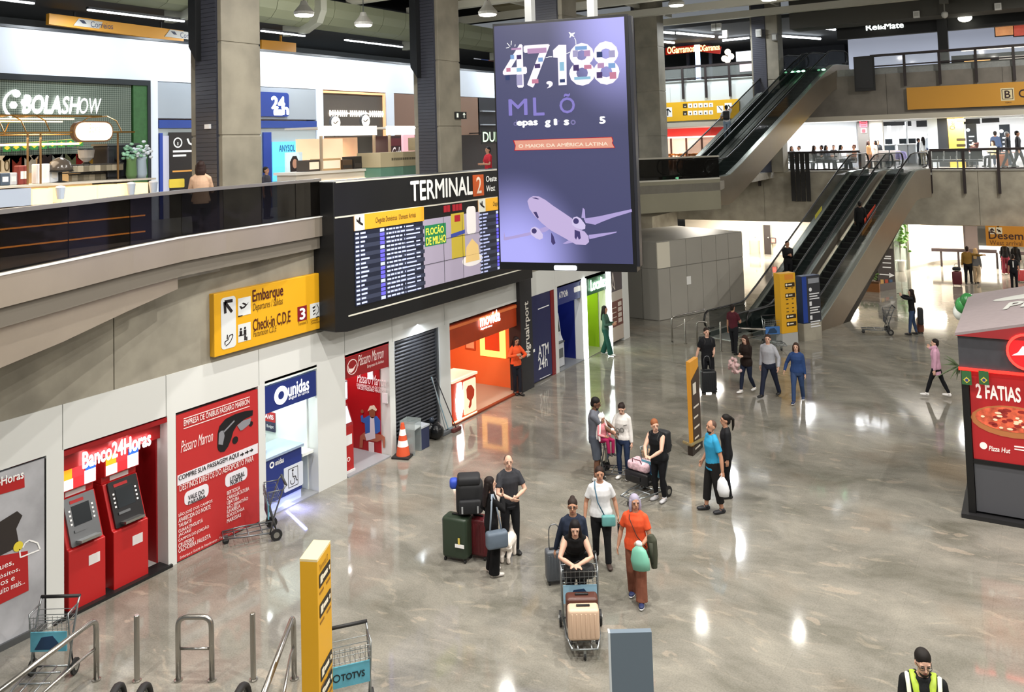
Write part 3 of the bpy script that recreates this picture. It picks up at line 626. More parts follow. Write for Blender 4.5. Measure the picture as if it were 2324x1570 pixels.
K(fr.poly(g([(280, 1020), (300, 975), (335, 970), (358, 1005), (352, 1020), (320, 1000)]), 0.006, 0.006).build('pictured_hat', mat('#e5dcc4', 0.6), t), t)
a, b = fr.px(*z(233, 1022)); K(fr.disc(a, b, 0.045, 0.004, 0.006).build('pictured_hand', mat('#8a5238', 0.6), t), t)
t = thing('wall_lettering', 'white slogan lettering on the back wall of the ticket office', 'lettering', (XW - 2.2, 15.9, 1.9)); m = M()
a0, b0 = fr.px(*z(190, 775)); a1, b1 = fr.px(*z(432, 735)); text(fr, 'Pássaro Marron', (a0, b0, a1, b0 + 0.24), m, d=0.004, shear=0.35)
a0, b0 = fr.px(*z(188, 808)); text(fr, 'DESEMBARCOU, VÁ DE ÔNIBUS', (a0, b0, a1, b0 + 0.09), m, d=0.004, bold=0.02); a0, b0 = fr.px(*z(192, 832)); text(fr, 'VÁ DE PÁSSARO MARRON!', (a0, b0, a1, b0 + 0.09), m, d=0.004, bold=0.02)
K(m.build('letters', mat('#f4e9e9', 0.5), t), t)
for i, (x, y, nm, lb) in enumerate([(427, 908, 'notice_sheet', 'white sheet on the red wall right of the slogan'), (302, 705, 'emergency_light', 'small white box high on the red office wall'), (312, 1325, 'wall_socket', 'white socket plate low on the red office wall')]):
    a, b = fr.px(*z(x, y)); tag(fr.rect(a - .08, b - .12, a + .08, b + .12, 0, 0.02).build(nm, mat('#e6e2e4', 0.6, emit=0.8 if i == 1 else 0)), lb, nm.split('_')[-1])
t = thing('ticket_kiosk', 'red self-service ticket kiosk at the left of the office', 'kiosk', (XW - 0.45, 15.12, 0.03))
M().box(-0.3, 0.3, -0.16, 0.2, 0, 1.05).build('cabinet', RED, t, bevel=0.01)
M().prism([(-0.3, 1.05), (0.3, 1.05), (0.12, 1.5), (-0.3, 1.5)], 'y', -0.16, 0.2).build('head', mat('#8e1519', 0.4), t)
fs = F((0.29, -0.12, 1.08), (0, 1, 0), (-0.18, 0, 0.45)); fs.rect(0, 0.03, 0.28, 0.4, 0.0, 0.012).build('screen', mat('#c8d2dc', 0.3, emit=0.8), t)
F((0.3, 0, 0), (0, 1, 0)).rect(-0.1, 0.62, 0.14, 0.85, 0, 0.01).build('printer_slot', mat('#dcdcdc', 0.5), t)
F((0.3, 0, 0), (0, 1, 0)).ring(0.02, 0.3, 0.035, 0.05, 0, 0.006).build('emblem', TXT_W, t)
M().box(-0.3, 0.33, -0.17, 0.21, 0, 0.05).build('base', mat('#d8d4d4', 0.5), t)
t = thing('wall_monitor', 'small white screen hanging at the left of the ticket office', 'monitor', (XW - 0.3, 15.05, 1.85))
M().box(-0.06, 0.0, -0.1, 0.26, -0.22, 0.22).build('casing', mat('#c9cad6', 0.4), t); F((0, 0, 0), (0, 1, 0)).rect(-0.08, -0.18, 0.24, 0.18, 0, 0.006).build('screen', mat('#e6e6fb', 0.4, emit=1.5), t)

# --- roller shutter
t = thing('roller_shutter', 'closed dark grey roller shutter with slats', 'shutter', (XW, 17.6, 0)); m = M(); zz = 0.02
while zz < 2.68: m.prism([(XW - 0.16, zz), (XW - 0.1, zz + 0.012), (XW - 0.085, zz + 0.045), (XW - 0.1, zz + 0.075), (XW - 0.16, zz + 0.085)], 'y', 16.7, 18.5); zz += 0.088
K(m.build('slats', mat('#3a3c42', 0.4, 0.3), t), t)
for y in (16.67, 18.45): K(M().box(XW - 0.2, XW - 0.04, y, y + .07, 0, 2.7).build('guide_rail', STEELD, t), t)
area('shutter_lamp_light', (XW + 0.25, 17.6, 2.72), 1.6, 22, (0.85, 0.92, 1.0), (0, rad(40), 0), 'RECTANGLE', 0.05)

# --- orange rental shop
ORG = mat('#f27f46', 0.45); ORD = mat('#b5411c', 0.4, noise=0.12, nscale=2)
room(18.97, 22.62, 3.2, ORG, mat('#a59a8a', 0.3), power=60, col=(1.0, 0.80, 0.6), z1=2.55)
t = thing('shop_sign', 'rust orange header sign with glowing white letters above the orange shop', 'sign', (XW, 20.8, 2.4))
K(M().box(XW - 0.3, XW - 0.02, 18.98, 22.61, 1.98, 2.62).build('panel', ORD, t), t)
fr = F((XW - 0.02, 0, 0), (0, 1, 0)); m = M(); a0, b0 = fr.px(*z(1225, 305)); a1, b1 = fr.px(*z(1392, 200)); text(fr, 'movida', (a0, b0, a1, b0 + 0.32), m, d=0.02, bold=0.03, t=0.02)
a0, b0 = fr.px(*z(1228, 338)); a1, _ = fr.px(*z(1325, 300)); text(fr, 'aluguel de carros', (a0, b0, a1, b0 + 0.08), m, d=0.02, t=0.02)
K(m.build('lettering', mat('#fff6ee', 0.5, emit=5), t), t)
fr = F((0, 22.58, 0), (1, 0, 0)); a0, b0, a1, b1 = pbox(fr, *z(1240, 545), *z(1445, 300))
t = thing('wall_screen', 'glowing orange framed panel on the back wall of the orange shop', 'panel', (XW - 3.2, 21.5, 1.4));
K(fr.rect(a0, b0, a1, b1, 0.0, 0.04).build('lit_frame', mat('#ffb45a', 0.4, emit=2.2), t), t); K(fr.rect(a0 + .2, b0 + .2, a1 - .2, b1 - .15, 0.03, 0.03).build('panel', mat('#e8552a', 0.4), t), t)
t = thing('service_desk', 'orange and white glowing counter at the front of the orange shop', 'counter', (XW - 0.4, 19.55, 0.03))
M().box(-0.35, 0.38, -0.52, 0.62, 0, 1.06).build('body', mat('#d8431c', 0.4), t, bevel=0.02)
M().box(-0.4, 0.42, -0.55, 0.65, 1.06, 1.12).build('worktop', mat('#ffe0c4', 0.4, emit=0.4), t)
fr = F((0.38, 0, 0), (0, 1, 0))
fr.poly([(-.3, .06), (-.14, .06), (-.06, .3), (-.04, .6), (-.1, 1.0), (-.28, 1.0), (-.36, .6), (-.36, .3)], 0, 0.03).build('lit_curve', mat('#ffffff', 0.5, emit=6), t)
fr.rrect(.0, .08, .58, .98, .04, 0, .02).build('lit_panel', mat('#f4dfc0', 0.4, emit=0.55), t)
fr.poly([(.12, .75), (.2, .83), (.36, .82), (.5, .66), (.48, .5), (.36, .4), (.34, .28), (.26, .2), (.2, .26), (.28, .4), (.14, .52)], 0.02, 0.004).build('map_outline', mat('#c43a18', 0.5), t)
fr.line([(-.5, .02), (.6, .02)], 0.035, 0.0, 0.03).build('lit_skirting', mat('#ffcf90', 0.5, emit=4), t)
t = thing('office_chair', 'orange swivel chair behind the counter of the orange shop', 'chair', (XW - 1.5, 19.7, 0.03), 0.4)
M().obox((0, 0, 0.5), (0.24, 0, 0), (0, 0.25, 0), (0, 0, 0.05)).build('seat', mat('#e06a2a', 0.6), t, bevel=0.03); M().obox((-0.02, -0.24, 0.95), (0.23, 0, 0), (0, 0.04, 0), (0, 0.02, 0.36)).build('backrest', mat('#ee8a3a', 0.6), t, bevel=0.05)
M().tube([(0, 0, 0.08), (0, 0, 0.46)], 0.03).build('column', BLACK, t); mm = M()
for i in range(5): mm.tube([(0, 0, 0.1), (.28 * math.cos(i * 1.257), .28 * math.sin(i * 1.257), 0.05)], 0.025).ball((.28 * math.cos(i * 1.257), .28 * math.sin(i * 1.257), 0.03), 0.03)
mm.build('base', BLACK, t)
tag(M().box(XW - 0.05, XW + 0.06, 19.0, 22.6, 0, 0.045).build('door_threshold', mat('#7a3018', 0.5)), 'rust orange threshold strip along the orange shop', 'threshold')
t = thing('exit_notice', 'small framed notice on the left wall of the orange shop', 'notice', (XW - 3.2, 20.0, 1.9)); fr = F((0, 22.58, 0), (1, 0, 0)); a, b = fr.px(*z(1150, 443))
K(fr.rect(a - .2, b - .2, a + .2, b + .2, 0, .02).build('board', mat('#c2552c', .5), t), t); K(fr.rect(a - .15, b - .15, a + .15, b + .15, .02, .005).build('sheet', mat('#e8b890', .5), t), t)

# --- dark pillar with vertical lettering, cash-point bays, green shop, last posters
t = struct(M().box(XW - 0.3, XW + 0.12, 22.4, 23.09, 0, 3.5).build('column_dark_front', mat('#26262a', 0.45)))
fr = F((XW + 0.12, 0, 0), (0, 1, 0)); k2 = 4.617; z2 = lambda x, y: (1160 + x / k2, 560 + y / k2)
a0, b0 = fr.px(*z2(118, 1175)); m = M(); text(fr, '#gruairport', (22.62, b0, 22.95, fr.px(*z2(110, 590))[1]), m, d=0.002, bold=0.02, vert=True); m.build('lettering', mat('#e8e4da', 0.5), t)
t = thing('cash_point_board', 'navy blue wall panel with white cash point lettering', 'panel', (XW, 23.8, 0)); NV = mat('#1d2250', 0.38)
K(M().box(XW - 0.15, XW - 0.02, 23.1, 24.47, 0.04, 2.69).build('panel', NV, t), t)
fr = F((XW - 0.02, 0, 0), (0, 1, 0)); m = M()
for s, p0, p1 in (('ATM', (283, 1165), (388, 1030)), ('24h', (285, 1290), (376, 1165))):
    a0, b0 = fr.px(*z2(*p0)); a1, b1 = fr.px(*z2(*p1)); text(fr, s, (a0, b0, a1, b0 + 0.36), m, d=0.004, bold=0.01)
fr.rect(23.22, 0.98, 23.42, 1.07, 0.003, 0.003, m); fr.line(pxl(fr, [z2(280, 655), z2(395, 610)]), 0.03, 0.003, 0.003, m); fr.line(pxl(fr, [z2(300, 1385), z2(410, 1335)]), 0.02, 0.003, 0.003, m)
K(m.build('lettering', TXT_W, t), t)
struct(M().box(XW - 0.2, XW - 0.01, 24.49, 24.71, 0, 2.7).build('trim_15', mat('#7a1518', 0.4)))
room(24.92, 26.63, 1.4, mat('#14206a', 0.38), mat('#7d8084', 0.35), power=9, col=(0.8, 0.85, 1))
t = thing('shop_sign', 'navy header sign with small white plate above the blue cash bay', 'sign', (XW, 25.8, 2.4))
K(M().box(XW - 0.25, XW - 0.04, 24.93, 26.62, 2.12, 2.66).build('panel', mat('#1a2a70', 0.4), t), t)
fr = F((XW - 0.04, 0, 0), (0, 1, 0)); m = M(); a0, b0 = fr.px(*z2(500, 542)); a1, _ = fr.px(*z2(592, 500)); text(fr, 'ATM24h', (a0, b0, a1, b0 + 0.2), m, d=0.004, bold=0.01)
a0, b0 = fr.px(*z2(658, 478)); fr.rrect(a0, b0 - .01, a0 + 0.55, b0 + 0.17, 0.05, 0.002, 0.004, m); K(m.build('lettering', TXT_W, t), t)
t = thing('cash_machine', 'tall pale grey cash machine inside the blue bay', 'cash machine', (XW - 0.55, 25.4, 0.03))
M().prism([(-0.3, 0), (0.3, 0), (0.3, 0.75), (0.2, 1.0), (0.12, 1.7), (-0.3, 1.75)], 'y', -0.33, 0.33).build('cabinet', mat('#5c6068', 0.4, 0.3), t, bevel=0.02)
M().prism([(0.301, 0.02), (0.33, 0.02), (0.33, 0.75), (0.23, 1.0), (0.15, 1.7), (0.121, 1.7), (0.201, 1.0), (0.301, 0.75)], 'y', -0.26, 0.26).build('front_panel', mat('#c9ccd2', 0.35), t)
fs = F((0.23, -0.2, 1.02), (0, 1, 0), (-0.08, 0, 0.7)); fs.rect(0, .1, .4, .55, .0, .01).build('screen', mat('#2a3038', .2), t)
F((0.33, 0, 0), (0, 1, 0)).rect(-.18, .3, .18, .6, 0, .01).build('cash_slot', STEELD, t); M().box(0.22, 0.4, -0.2, 0.2, 0.8, 0.84).build('keypad', STEELD, t)
room(26.95, 28.46, 2.0, mat('#8fae22', 0.45), mat('#8a8c7a', 0.4), power=34, col=(0.85, 1, 0.45))
t = thing('shop_sign', 'green header sign with glowing white letters above the lime green shop', 'sign', (XW, 27.7, 2.5))
K(M().box(XW - 0.12, XW - 0.0, 26.9, 28.6, 2.1, 2.78).build('panel', mat('#14532f', 0.4), t), t); fr = F((XW, 0, 0), (0, 1, 0)); m = M(); a0, b0 = fr.px(*z2(822, 455)); a1, _ = fr.px(*z2(988, 380)); text(fr, 'Localiza', (a0, b0 - 0.02, a1, b0 + 0.34), m, d=0.02, bold=0.03, t=0.03)
K(m.build('lettering', mat('#f4fff6', 0.5, emit=5), t), t)
for y0, y1, lb in ((26.66, 26.94, 'glowing vertical light column at the near side of the green shop'), (28.5, 28.88, 'glowing vertical light column at the far side of the green shop')):
    tag(M().box(XW - 0.1, XW + 0.05, y0 + 0.03, y1 - 0.03, 0.02, 2.72).build('light_column', mat('#f4fffb', 0.5, emit=7)), lb, 'light')
t = thing('wall_posters', 'tall dark and brown printed shop panel at the far end of the shop front', 'poster', (XW, 29.4, 0))
for b0, b1, h in ((0.1, 0.62, '#b6a99c'), (0.62, 1.55, '#6a3f38'), (1.55, 1.9, '#b9b0a6'), (1.9, 2.68, '#4a4247')): K(FW.rect(28.92, b0, 29.92, b1, -0.06, 0.05).build('printed_panel', mat(h, 0.5), t), t)
m = M()
for i in range(4): FW.rect(29.5, 0.72 + i * 0.2, 29.8, 0.87 + i * 0.2, -0.01, 0.004, m); FW.line([(28.98, .8 + i * .17), (29.35, .8 + i * .17)], .03, -.01, .004, m)
FW.line([(29.0, 1.95), (29.15, 2.6), (29.3, 1.95), (29.05, 2.2)], .03, -.01, .004, m); K(m.build('printed_marks', mat('#c9bdb4', .5), t), t)

# --- hanging direction sign on the concrete
t = thing('direction_sign', 'large yellow departures sign with arrow hanging on the concrete wall', 'sign', (XW + 0.05, 12.8, 4.1)); FE = F((XW + 0.12, 0, 0), (0, 1, 0)); k = 3.413; z = lambda x, y: (440 + x / k, 380 + y / k)
a0, b0 = FE.px(*z(160, 1468)); a1, b1 = FE.px(*z(1000, 812)); b0 = FE.px(*z(1000, 1240))[1]
K(FE.rect(a0, b0, a1, b1, -0.14, 0.14).build('panel', mat('#dda51c', 0.42), t, bevel=0.01), t)
m = M(); bb = lambda x0, y0, x1, y1: (*FE.px(*z(x0, y0)), *FE.px(*z(x1, y1)))
r4 = bb(212, 1415, 322, 990); FE.rrect(r4[0], r4[1], r4[2], r4[3], 0.07, 0.002, 0.004, m)
for p in ((342, 1155, 438, 995), (342, 1358, 438, 1195), (900, 1172, 970, 1042)): FE.rect(*bb(*p), 0.002, 0.004, m)
K(m.build('pictogram_fields', mat('#d6dadb', 0.5), t), t)
m = M(); G = lambda *p: [FE.px(*z(*i)) for i in p]
FE.line(G((293, 1118), (240, 1045)), 0.06, 0.007, 0.003, m); FE.line(G((242, 1130), (236, 1040), (298, 1030)), 0.06, 0.007, 0.003, m)
FE.line(G((240, 1375), (238, 1350), (262, 1335), (275, 1300), (298, 1290), (300, 1305), (285, 1340), (270, 1362), (245, 1382)), 0.018, 0.007, 0.003, m); FE.line(G((256, 1330), (258, 1295)), 0.025, 0.007, 0.003, m)
FE.poly(G((350, 1075), (362, 1072), (375, 1082), (395, 1068), (372, 1052), (382, 1046), (410, 1058), (420, 1040), (418, 1052), (392, 1085), (365, 1098)), 0.007, 0.003, m); FE.line(G((342, 1153), (375, 1146)), 0.02, 0.007, 0.003, m)
for x, y in ((362, 1252), (394, 1242)): FE.disc(*G((x, y))[0], 0.025, 0.007, 0.003, m); FE.poly(G((x - 10, y + 15), (x + 10, y + 12), (x + 10, y + 45), (x - 10, y + 48)), 0.007, 0.003, m)
FE.line(G((345, 1305), (405, 1290)), 0.02, 0.007, 0.003, m); FE.poly(G((388, 1300), (402, 1297), (402, 1335), (388, 1338)), 0.007, 0.003, m); FE.poly(G((404, 1310), (412, 1308), (412, 1335), (404, 1338)), 0.007, 0.003, m)
for i in range(3): FE.poly(G((915 + 4 * i, 1085 + 25 * i), (925 + 4 * i, 1078 + 25 * i), (940 + 2 * i, 1068 + 27 * i), (935, 1085 + 25 * i), (922, 1095 + 25 * i)), 0.007, 0.003, m)
FE.line(G((950, 1060), (964, 1085), (964, 1115), (945, 1140)), 0.014, 0.007, 0.003, m); FE.line(G((945, 1160), (968, 1152)), 0.02, 0.007, 0.003, m)
K(m.build('pictograms', TXT_K, t), t)
m = M(); TT = lambda s, x0, y0, x1, y1, h, **kw: text(FE, s, (FE.px(*z(x0, y0))[0], FE.px(*z(x0, y0))[1], FE.px(*z(x1, y1))[0], FE.px(*z(x0, y0))[1] + h), m, d=0.003, **kw)
TT('Embarque', 455, 1068, 690, 1000, 0.3, bold=0.015); TT('Check-in C,D,E', 457, 1282, 747, 1200, 0.27, bold=0.01)
K(m.build('main_lettering', mat('#4a1414', 0.5), t), t); m = M(); TT('Departures / Salidas', 457, 1128, 688, 1080, 0.19, shear=0.2); TT('Facturación C,D,E', 460, 1322, 640, 1280, 0.14, shear=0.2)
TT('Terminal 3', 806, 1226, 878, 1210, 0.07); TT('Conexões', 905, 1197, 962, 1190, 0.055); TT('Connections', 905, 1216, 972, 1205, 0.05)
K(m.build('small_lettering', mat('#5c3d10', 0.5), t), t)
K(FE.rect(*bb(803, 1195, 873, 1065), 0.002, 0.004).build('red_field', mat('#7c1420', 0.45), t), t); m = M(); r4 = bb(820, 1178, 857, 1085); text(FE, '3', r4, m, d=0.006, bold=0.03); K(m.build('number', TXT_W, t), t)

# ================================================================ ARRIVALS BOARD
t = thing('arrivals_board', 'big black terminal board with flight tables and a lit advert', 'board', (XW, 18, 3.4))
K(M().prism([(14.02, 3.5), (14.4, 3.44), (22.4, 3.44), (22.4, 6.75), (14.02, 6.75)], 'x', XW - 0.1, XW + 0.6).build('casing', mat('#131416', 0.4), t, bevel=0.02), t)
FD = F((XW + 0.6, 0, 0), (0, 1, 0)); k = 3.925; z = lambda x, y: (740 + x / k, 370 + y / k); bb = lambda x0, y0, x1, y1: (*FD.px(*z(x0, y0)), *FD.px(*z(x1, y1))); G = lambda *p: [FD.px(*z(*i)) for i in p]
m = M(); a0, b0 = FD.px(*z(745, 338)); a1, b1 = FD.px(*z(1290, 110)); _, bt = FD.px(*z(745, 165))
text(FD, 'TERMINAL', (a0, b0, a1, bt), m, d=0.006, bold=0.02, t=0.03)
text(FD, 'Oeste', bb(1423, 168, 1515, 108), m, d=0.006, bold=0.01); text(FD, 'West', bb(1425, 254, 1502, 192), m, d=0.006)
K(m.build('white_lettering', mat('#e9eae6', 0.5, emit=0.25), t), t)
K(FD.rect(*bb(1310, 298, 1397, 100), 0.0, 0.02).build('number_field', mat('#c85a28', 0.45), t), t); m = M(); text(FD, '2', bb(1335, 270, 1374, 122), m, d=0.022, bold=0.01); K(m.build('number', mat('#f2e2cf', 0.5), t), t)
m = FD.line([(14.05, 5.97), (22.35, 5.97)], 0.035, 0.0, 0.012); FD.line([(14.42, 3.78), (22.35, 3.78)], 0.03, 0.0, 0.012, m); FD.line([(14.1, 6.74), (22.35, 6.74)], 0.03, 0.0, 0.012, m)
K(m.build('trim_lines', mat('#d6d4c6', 0.5), t), t)
def tab(a0, b0, a1, b1):
    K(FD.rect(a0, b0, a1, b1, 0.0, 0.015).build('flight_screen', mat('#1d2130', 0.3, emit=0.5), t), t)
    n = 17; h = (b1 - b0) / n; bars = M(); pur = M(); dark = M(); wd = a1 - a0
    for i in range(n):
        y = b1 - (i + 0.72) * h; hh = h * 0.42
        if i % 2: FD.rect(a0, y - h * .22, a1, y + h * .72, 0.014, 0.003, dark)
        FD.rect(a0 + wd * .01, y, a0 + wd * .055, y + hh, 0.018, 0.003, bars)
        FD.rect(a0 + wd * .075, y, a0 + wd * (.11 + .1 * R.random()), y + hh, 0.018, 0.003, bars)
        FD.rect(a0 + wd * .34, y - h * .15, a0 + wd * .4, y + h * .6, 0.018, 0.003, pur if i % 4 else bars)
        x = .43
        while x < .66: q_ = .02 + .045 * R.random(); FD.rect(a0 + wd * x, y, a0 + wd * (x + q_), y + hh, 0.018, 0.003, bars); x += q_ + .012
        FD.rect(a0 + wd * .69, y, a0 + wd * .7, y + hh, 0.018, 0.003, bars); FD.rect(a0 + wd * .72, y, a0 + wd * (.83 + .04 * R.random()), y + hh * .8, 0.018, 0.003, bars)
        if i % 3: FD.rect(a0 + wd * .87, y, a0 + wd * .93, y + hh * .8, 0.018, 0.003, bars)
    K(dark.build('row_bands', mat('#33384a', 0.3, emit=0.5), t), t)
    K(bars.build('flight_rows', mat('#b4bde8', 0.4, emit=0.6), t), t); K(pur.build('airline_marks', mat('#5a54d8', 0.4, emit=1.0), t), t)
r4 = bb(262, 1275, 868, 520); tab(r4[0], FD.px(*z(865, 1115))[1] - 0.02, r4[2], r4[3] - 0.0); r5 = bb(1370, 985, 1530, 412); tab(r5[0], FD.px(*z(865, 1115))[1] - 0.02, r5[0] + (r4[2] - r4[0]), r4[3])
for r0 in (r4, r5):
    w_ = r4[2] - r4[0]; b_ = r4[3]
    K(FD.rect(r0[0], b_ + 0.02, min(r0[0] + w_, 22.3), b_ + 0.37, 0.0, 0.02).build('header_field', mat('#dba22c', 0.4, emit=0.35), t), t)
    K(FD.rect(r0[0], b_ + 0.02, r0[0] + w_ * .13, b_ + 0.37, 0.0, 0.026).build('pictogram_field', mat('#dfe0d4', 0.4, emit=0.3), t), t)
    m = M(); a_, c_ = r0[0] + w_ * .065, b_ + 0.2
    FD.poly([(a_ - .11, c_ + .1), (a_ - .05, c_ + .04), (a_ - .01, c_ + .12), (a_ + .02, c_ + .11), (a_ + .02, c_ + .01), (a_ + .11, c_ - .04), (a_ + .1, c_ - .08), (a_ + .0, c_ - .04), (a_ - .1, c_ + .03)], 0.028, 0.003, m)
    text(FD, 'Chegadas Domésticas / Domestic Arrivals', (r0[0] + w_ * .28, b_ + .1, r0[0] + w_ * .87, b_ + .26), m, d=0.022, shear=0.2); K(m.build('header_lettering', TXT_K, t), t)
a0, b0, a1, b1 = bb(872, 1132, 1366, 490); b0 = FD.px(*z(1366, 985))[1]; b1 = FD.px(*z(1366, 432))[1]
K(FD.rect(a0, b0, a1, b1, 0.0, 0.016).build('advert_screen', mat('#a79eb2', 0.35, emit=0.4), t), t)
m = FD.rect(a0 + .07, b0 + 1.0, a0 + .95, b0 + 1.52, 0.016, 0.004); K(m.build('advert_green_field', mat('#1f7a4c', 0.4, emit=0.5), t), t)
m = M(); text(FD, 'FLOCÃO', (a0 + .11, b0 + 1.28, a0 + .85, b0 + 1.49), m, d=0.018, bold=0.02); text(FD, 'DE MILHO', (a0 + .11, b0 + 1.03, a0 + .93, b0 + 1.22), m, d=0.018, bold=0.02); K(m.build('advert_lettering', mat('#e8dc50', 0.4, emit=0.6), t), t)
W_ = a1 - a0; m = FD.poly([(a0 + W_ * .47, b0 + .55), (a0 + W_ * .71, b0 + .55), (a0 + W_ * .70, b0 + 1.72), (a0 + W_ * .47, b0 + 1.72)], 0.016, 0.004); K(m.build('advert_packet', mat('#c4ae3c', 0.4, emit=0.35), t), t)
K(FD.rect(a0 + W_ * .53, b0 + 1.5, a0 + W_ * .63, b0 + 1.67, 0.02, 0.003).build('advert_red_mark', mat('#a81c2c', .4, emit=.4), t), t)
K(FD.poly([(a0 + W_ * .46, b0 + 1.1), (a0 + W_ * .71, b0 + 1.16), (a0 + W_ * .71, b0 + 1.26), (a0 + W_ * .46, b0 + 1.2)], 0.02, 0.003).build('advert_blue_band', mat('#3a4a9c', .4, emit=.4), t), t)
m = FD.disc(a0 + W_ * .84, b0 + .42, W_ * .19, 0.016, 0.003, ry=.16); FD.rrect(a0 + W_ * .75, b0 + 1.1, a0 + W_ * .92, b0 + 1.85, .12, .016, .003, m); K(m.build('advert_plate', mat('#ded9d6', .4, emit=.5), t), t)
K(FD.poly([(a0 + W_ * .71, b0 + .38), (a0 + W_ * .97, b0 + .38), (a0 + W_ * .95, b0 + .78), (a0 + W_ * .84, b0 + .98), (a0 + W_ * .73, b0 + .78)], 0.02, 0.003).build('advert_cake', mat('#d8b878', .4, emit=.5), t), t)
m = M()
for i in range(1, 3): FD.line([(a0 + W_ * i / 3, b0), (a0 + W_ * i / 3, b1)], .012, .021, .002, m)
for i in range(1, 3): FD.line([(a0, b0 + (b1 - b0) * i / 3), (a1, b0 + (b1 - b0) * i / 3)], .012, .021, .002, m)
K(m.build('screen_joints', DARK, t), t)
m = M(); x0, y0, x1, y1 = bb(1048, 440, 1213, 395); 
for i in (0, 1, 2.6, 3.6, 4.6): FD.rect(x0 + (x1 - x0) * i / 5.6, y0, x0 + (x1 - x0) * (i + .8) / 5.6, y0 + .17, .0, .012, m)
K(m.build('red_clock_digits', mat('#8c1a24', .4, emit=0.8), t), t)

# ================================================================ HANGING SCREEN
o0 = ond(1137, 594, 20.0); SU = Vector((0.974, 0.228, 0)); FX = F(o0, SU)
t = thing('hanging_screen', 'tall hanging advertising screen showing an airliner on violet', 'screen', (o0.x, o0.y, o0.z), 0)
ws, hs = FX.px(1437, 598)[0], FX.px(1124, 60)[1]
K(M().obox(FX.p(ws / 2 + 0.02, hs / 2 - 0.06, -0.2), FX.u * (ws / 2 + 0.06), FX.v * (hs / 2 + 0.12), FX.n * 0.2).build('casing', mat('#0d0e12', 0.35), t, bevel=0.01), t)
K(M().obox(FX.p(ws + 0.1, hs / 2 - 0.02, -0.17), FX.u * 0.05, FX.v * (hs / 2 + 0.04), FX.n * 0.15).build('side_frame', mat('#1b1d26', 0.4), t), t)
sm = bpy.data.materials.new('screen_picture'); sm.use_nodes = True; nt = sm.node_tree; bs = nt.nodes['Principled BSDF']
tc = nt.nodes.new('ShaderNodeTexCoord'); sp = nt.nodes.new('ShaderNodeSeparateXYZ'); nt.links.new(tc.outputs['Generated'], sp.inputs[0])
def glow(cx, cy, rx, ry, soft):
    v = nt.nodes.new('ShaderNodeVectorMath'); v.operation = 'SUBTRACT'; nt.links.new(tc.outputs['Generated'], v.inputs[0]); v.inputs[1].default_value = (cx, 0.5, cy)
    q_ = nt.nodes.new('ShaderNodeVectorMath'); q_.operation = 'DIVIDE'; nt.links.new(v.outputs[0], q_.inputs[0]); q_.inputs[1].default_value = (rx, 1000, ry)
    l_ = nt.nodes.new('ShaderNodeVectorMath'); l_.operation = 'LENGTH'; nt.links.new(q_.outputs[0], l_.inputs[0])
    r_ = nt.nodes.new('ShaderNodeMapRange'); r_.interpolation_type = 'SMOOTHSTEP'; r_.inputs[1].default_value = soft; r_.inputs[2].default_value = 1.0; r_.inputs[3].default_value = 1; r_.inputs[4].default_value = 0; nt.links.new(l_.outputs['Value'], r_.inputs[0]); return r_.outputs[0]
mx = nt.nodes.new('ShaderNodeMath'); mx.operation = 'MAXIMUM'; nt.links.new(glow(1.0, 1.0, .62, .46, 0.1), mx.inputs[0]); nt.links.new(glow(0.12, 0.0, .6, .40, 0.2), mx.inputs[1])
cm = nt.nodes.new('ShaderNodeMix'); cm.data_type = 'RGBA'; cm.inputs[6].default_value = (*srgb('#3d4068'), 1); cm.inputs[7].default_value = (*srgb('#b2b0fb'), 1); nt.links.new(mx.outputs[0], cm.inputs[0])
bs.inputs['Base Color'].default_value = (0.01, 0.01, 0.015, 1); bs.inputs['Roughness'].default_value = 0.4; nt.links.new(cm.outputs[2], bs.inputs['Emission Color']); bs.inputs['Emission Strength'].default_value = 1.0
pic = FX.rect(0, 0, ws, hs, 0.0, 0.01).build('picture', sm, t); K(pic, t)
def E_(col, s=1.0): return mat('#060606', 0.5, emit=s, ecol=col, spec=0.0)
def flat(parts, name, mt, d): 
    m = M()
    for p in parts: FX.poly(p, d, 0.003, m)
    K(m.build(name, mt, t), t)
k = 4.905; z = lambda x, y: (1100 + x / k, y / k); bb = lambda x0, y0, x1, y1: (*FX.px(*z(x0, y0)), *FX.px(*z(x1, y1))); G = lambda *p: [FX.px(*z(*i)) for i in p]
m = M(); mi = M()
for s, p in (('4', (218, 975, 455, 500)), ('7', (458, 968, 718, 500)), (',', (690, 985, 760, 900)), ('8', (958, 950, 1210, 480)), ('8', (1225, 940, 1480, 460))):
    text(FX, s, bb(*p), m, d=0.012, bold=0 if s in '1,' else 0.016)
FX.poly(G((762, 560), (825, 500), (910, 500), (915, 945), (825, 950), (815, 645), (765, 640)), 0.012, 0.004, m)
K(m.build('big_number', E_('#fdf4ff', 1.1), t), t)
pal = ['#c9a0c8', '#8fb6e8', '#5a4a78', '#d98ea8', '#9fd0ea', '#43507a', '#b8b2d8']
tiles = [(300, 560, 410, 530), (290, 660, 330, 610), (360, 660, 410, 610), (245, 800, 290, 755), (360, 800, 412, 755), (235, 890, 280, 840), (360, 950, 420, 830), (480, 600, 690, 530), (600, 690, 650, 640), (560, 760, 620, 710), (530, 930, 600, 880), (840, 790, 885, 690), (840, 920, 895, 880), (985, 635, 1040, 560), (1110, 630, 1175, 560), (1010, 560, 1140, 510), (990, 790, 1050, 720), (1110, 770, 1190, 720), (1000, 890, 1180, 850), (1250, 640, 1310, 575), (1385, 640, 1450, 560), (1260, 760, 1330, 700), (1380, 760, 1455, 700), (1250, 870, 1310, 800), (1395, 880, 1465, 800)]
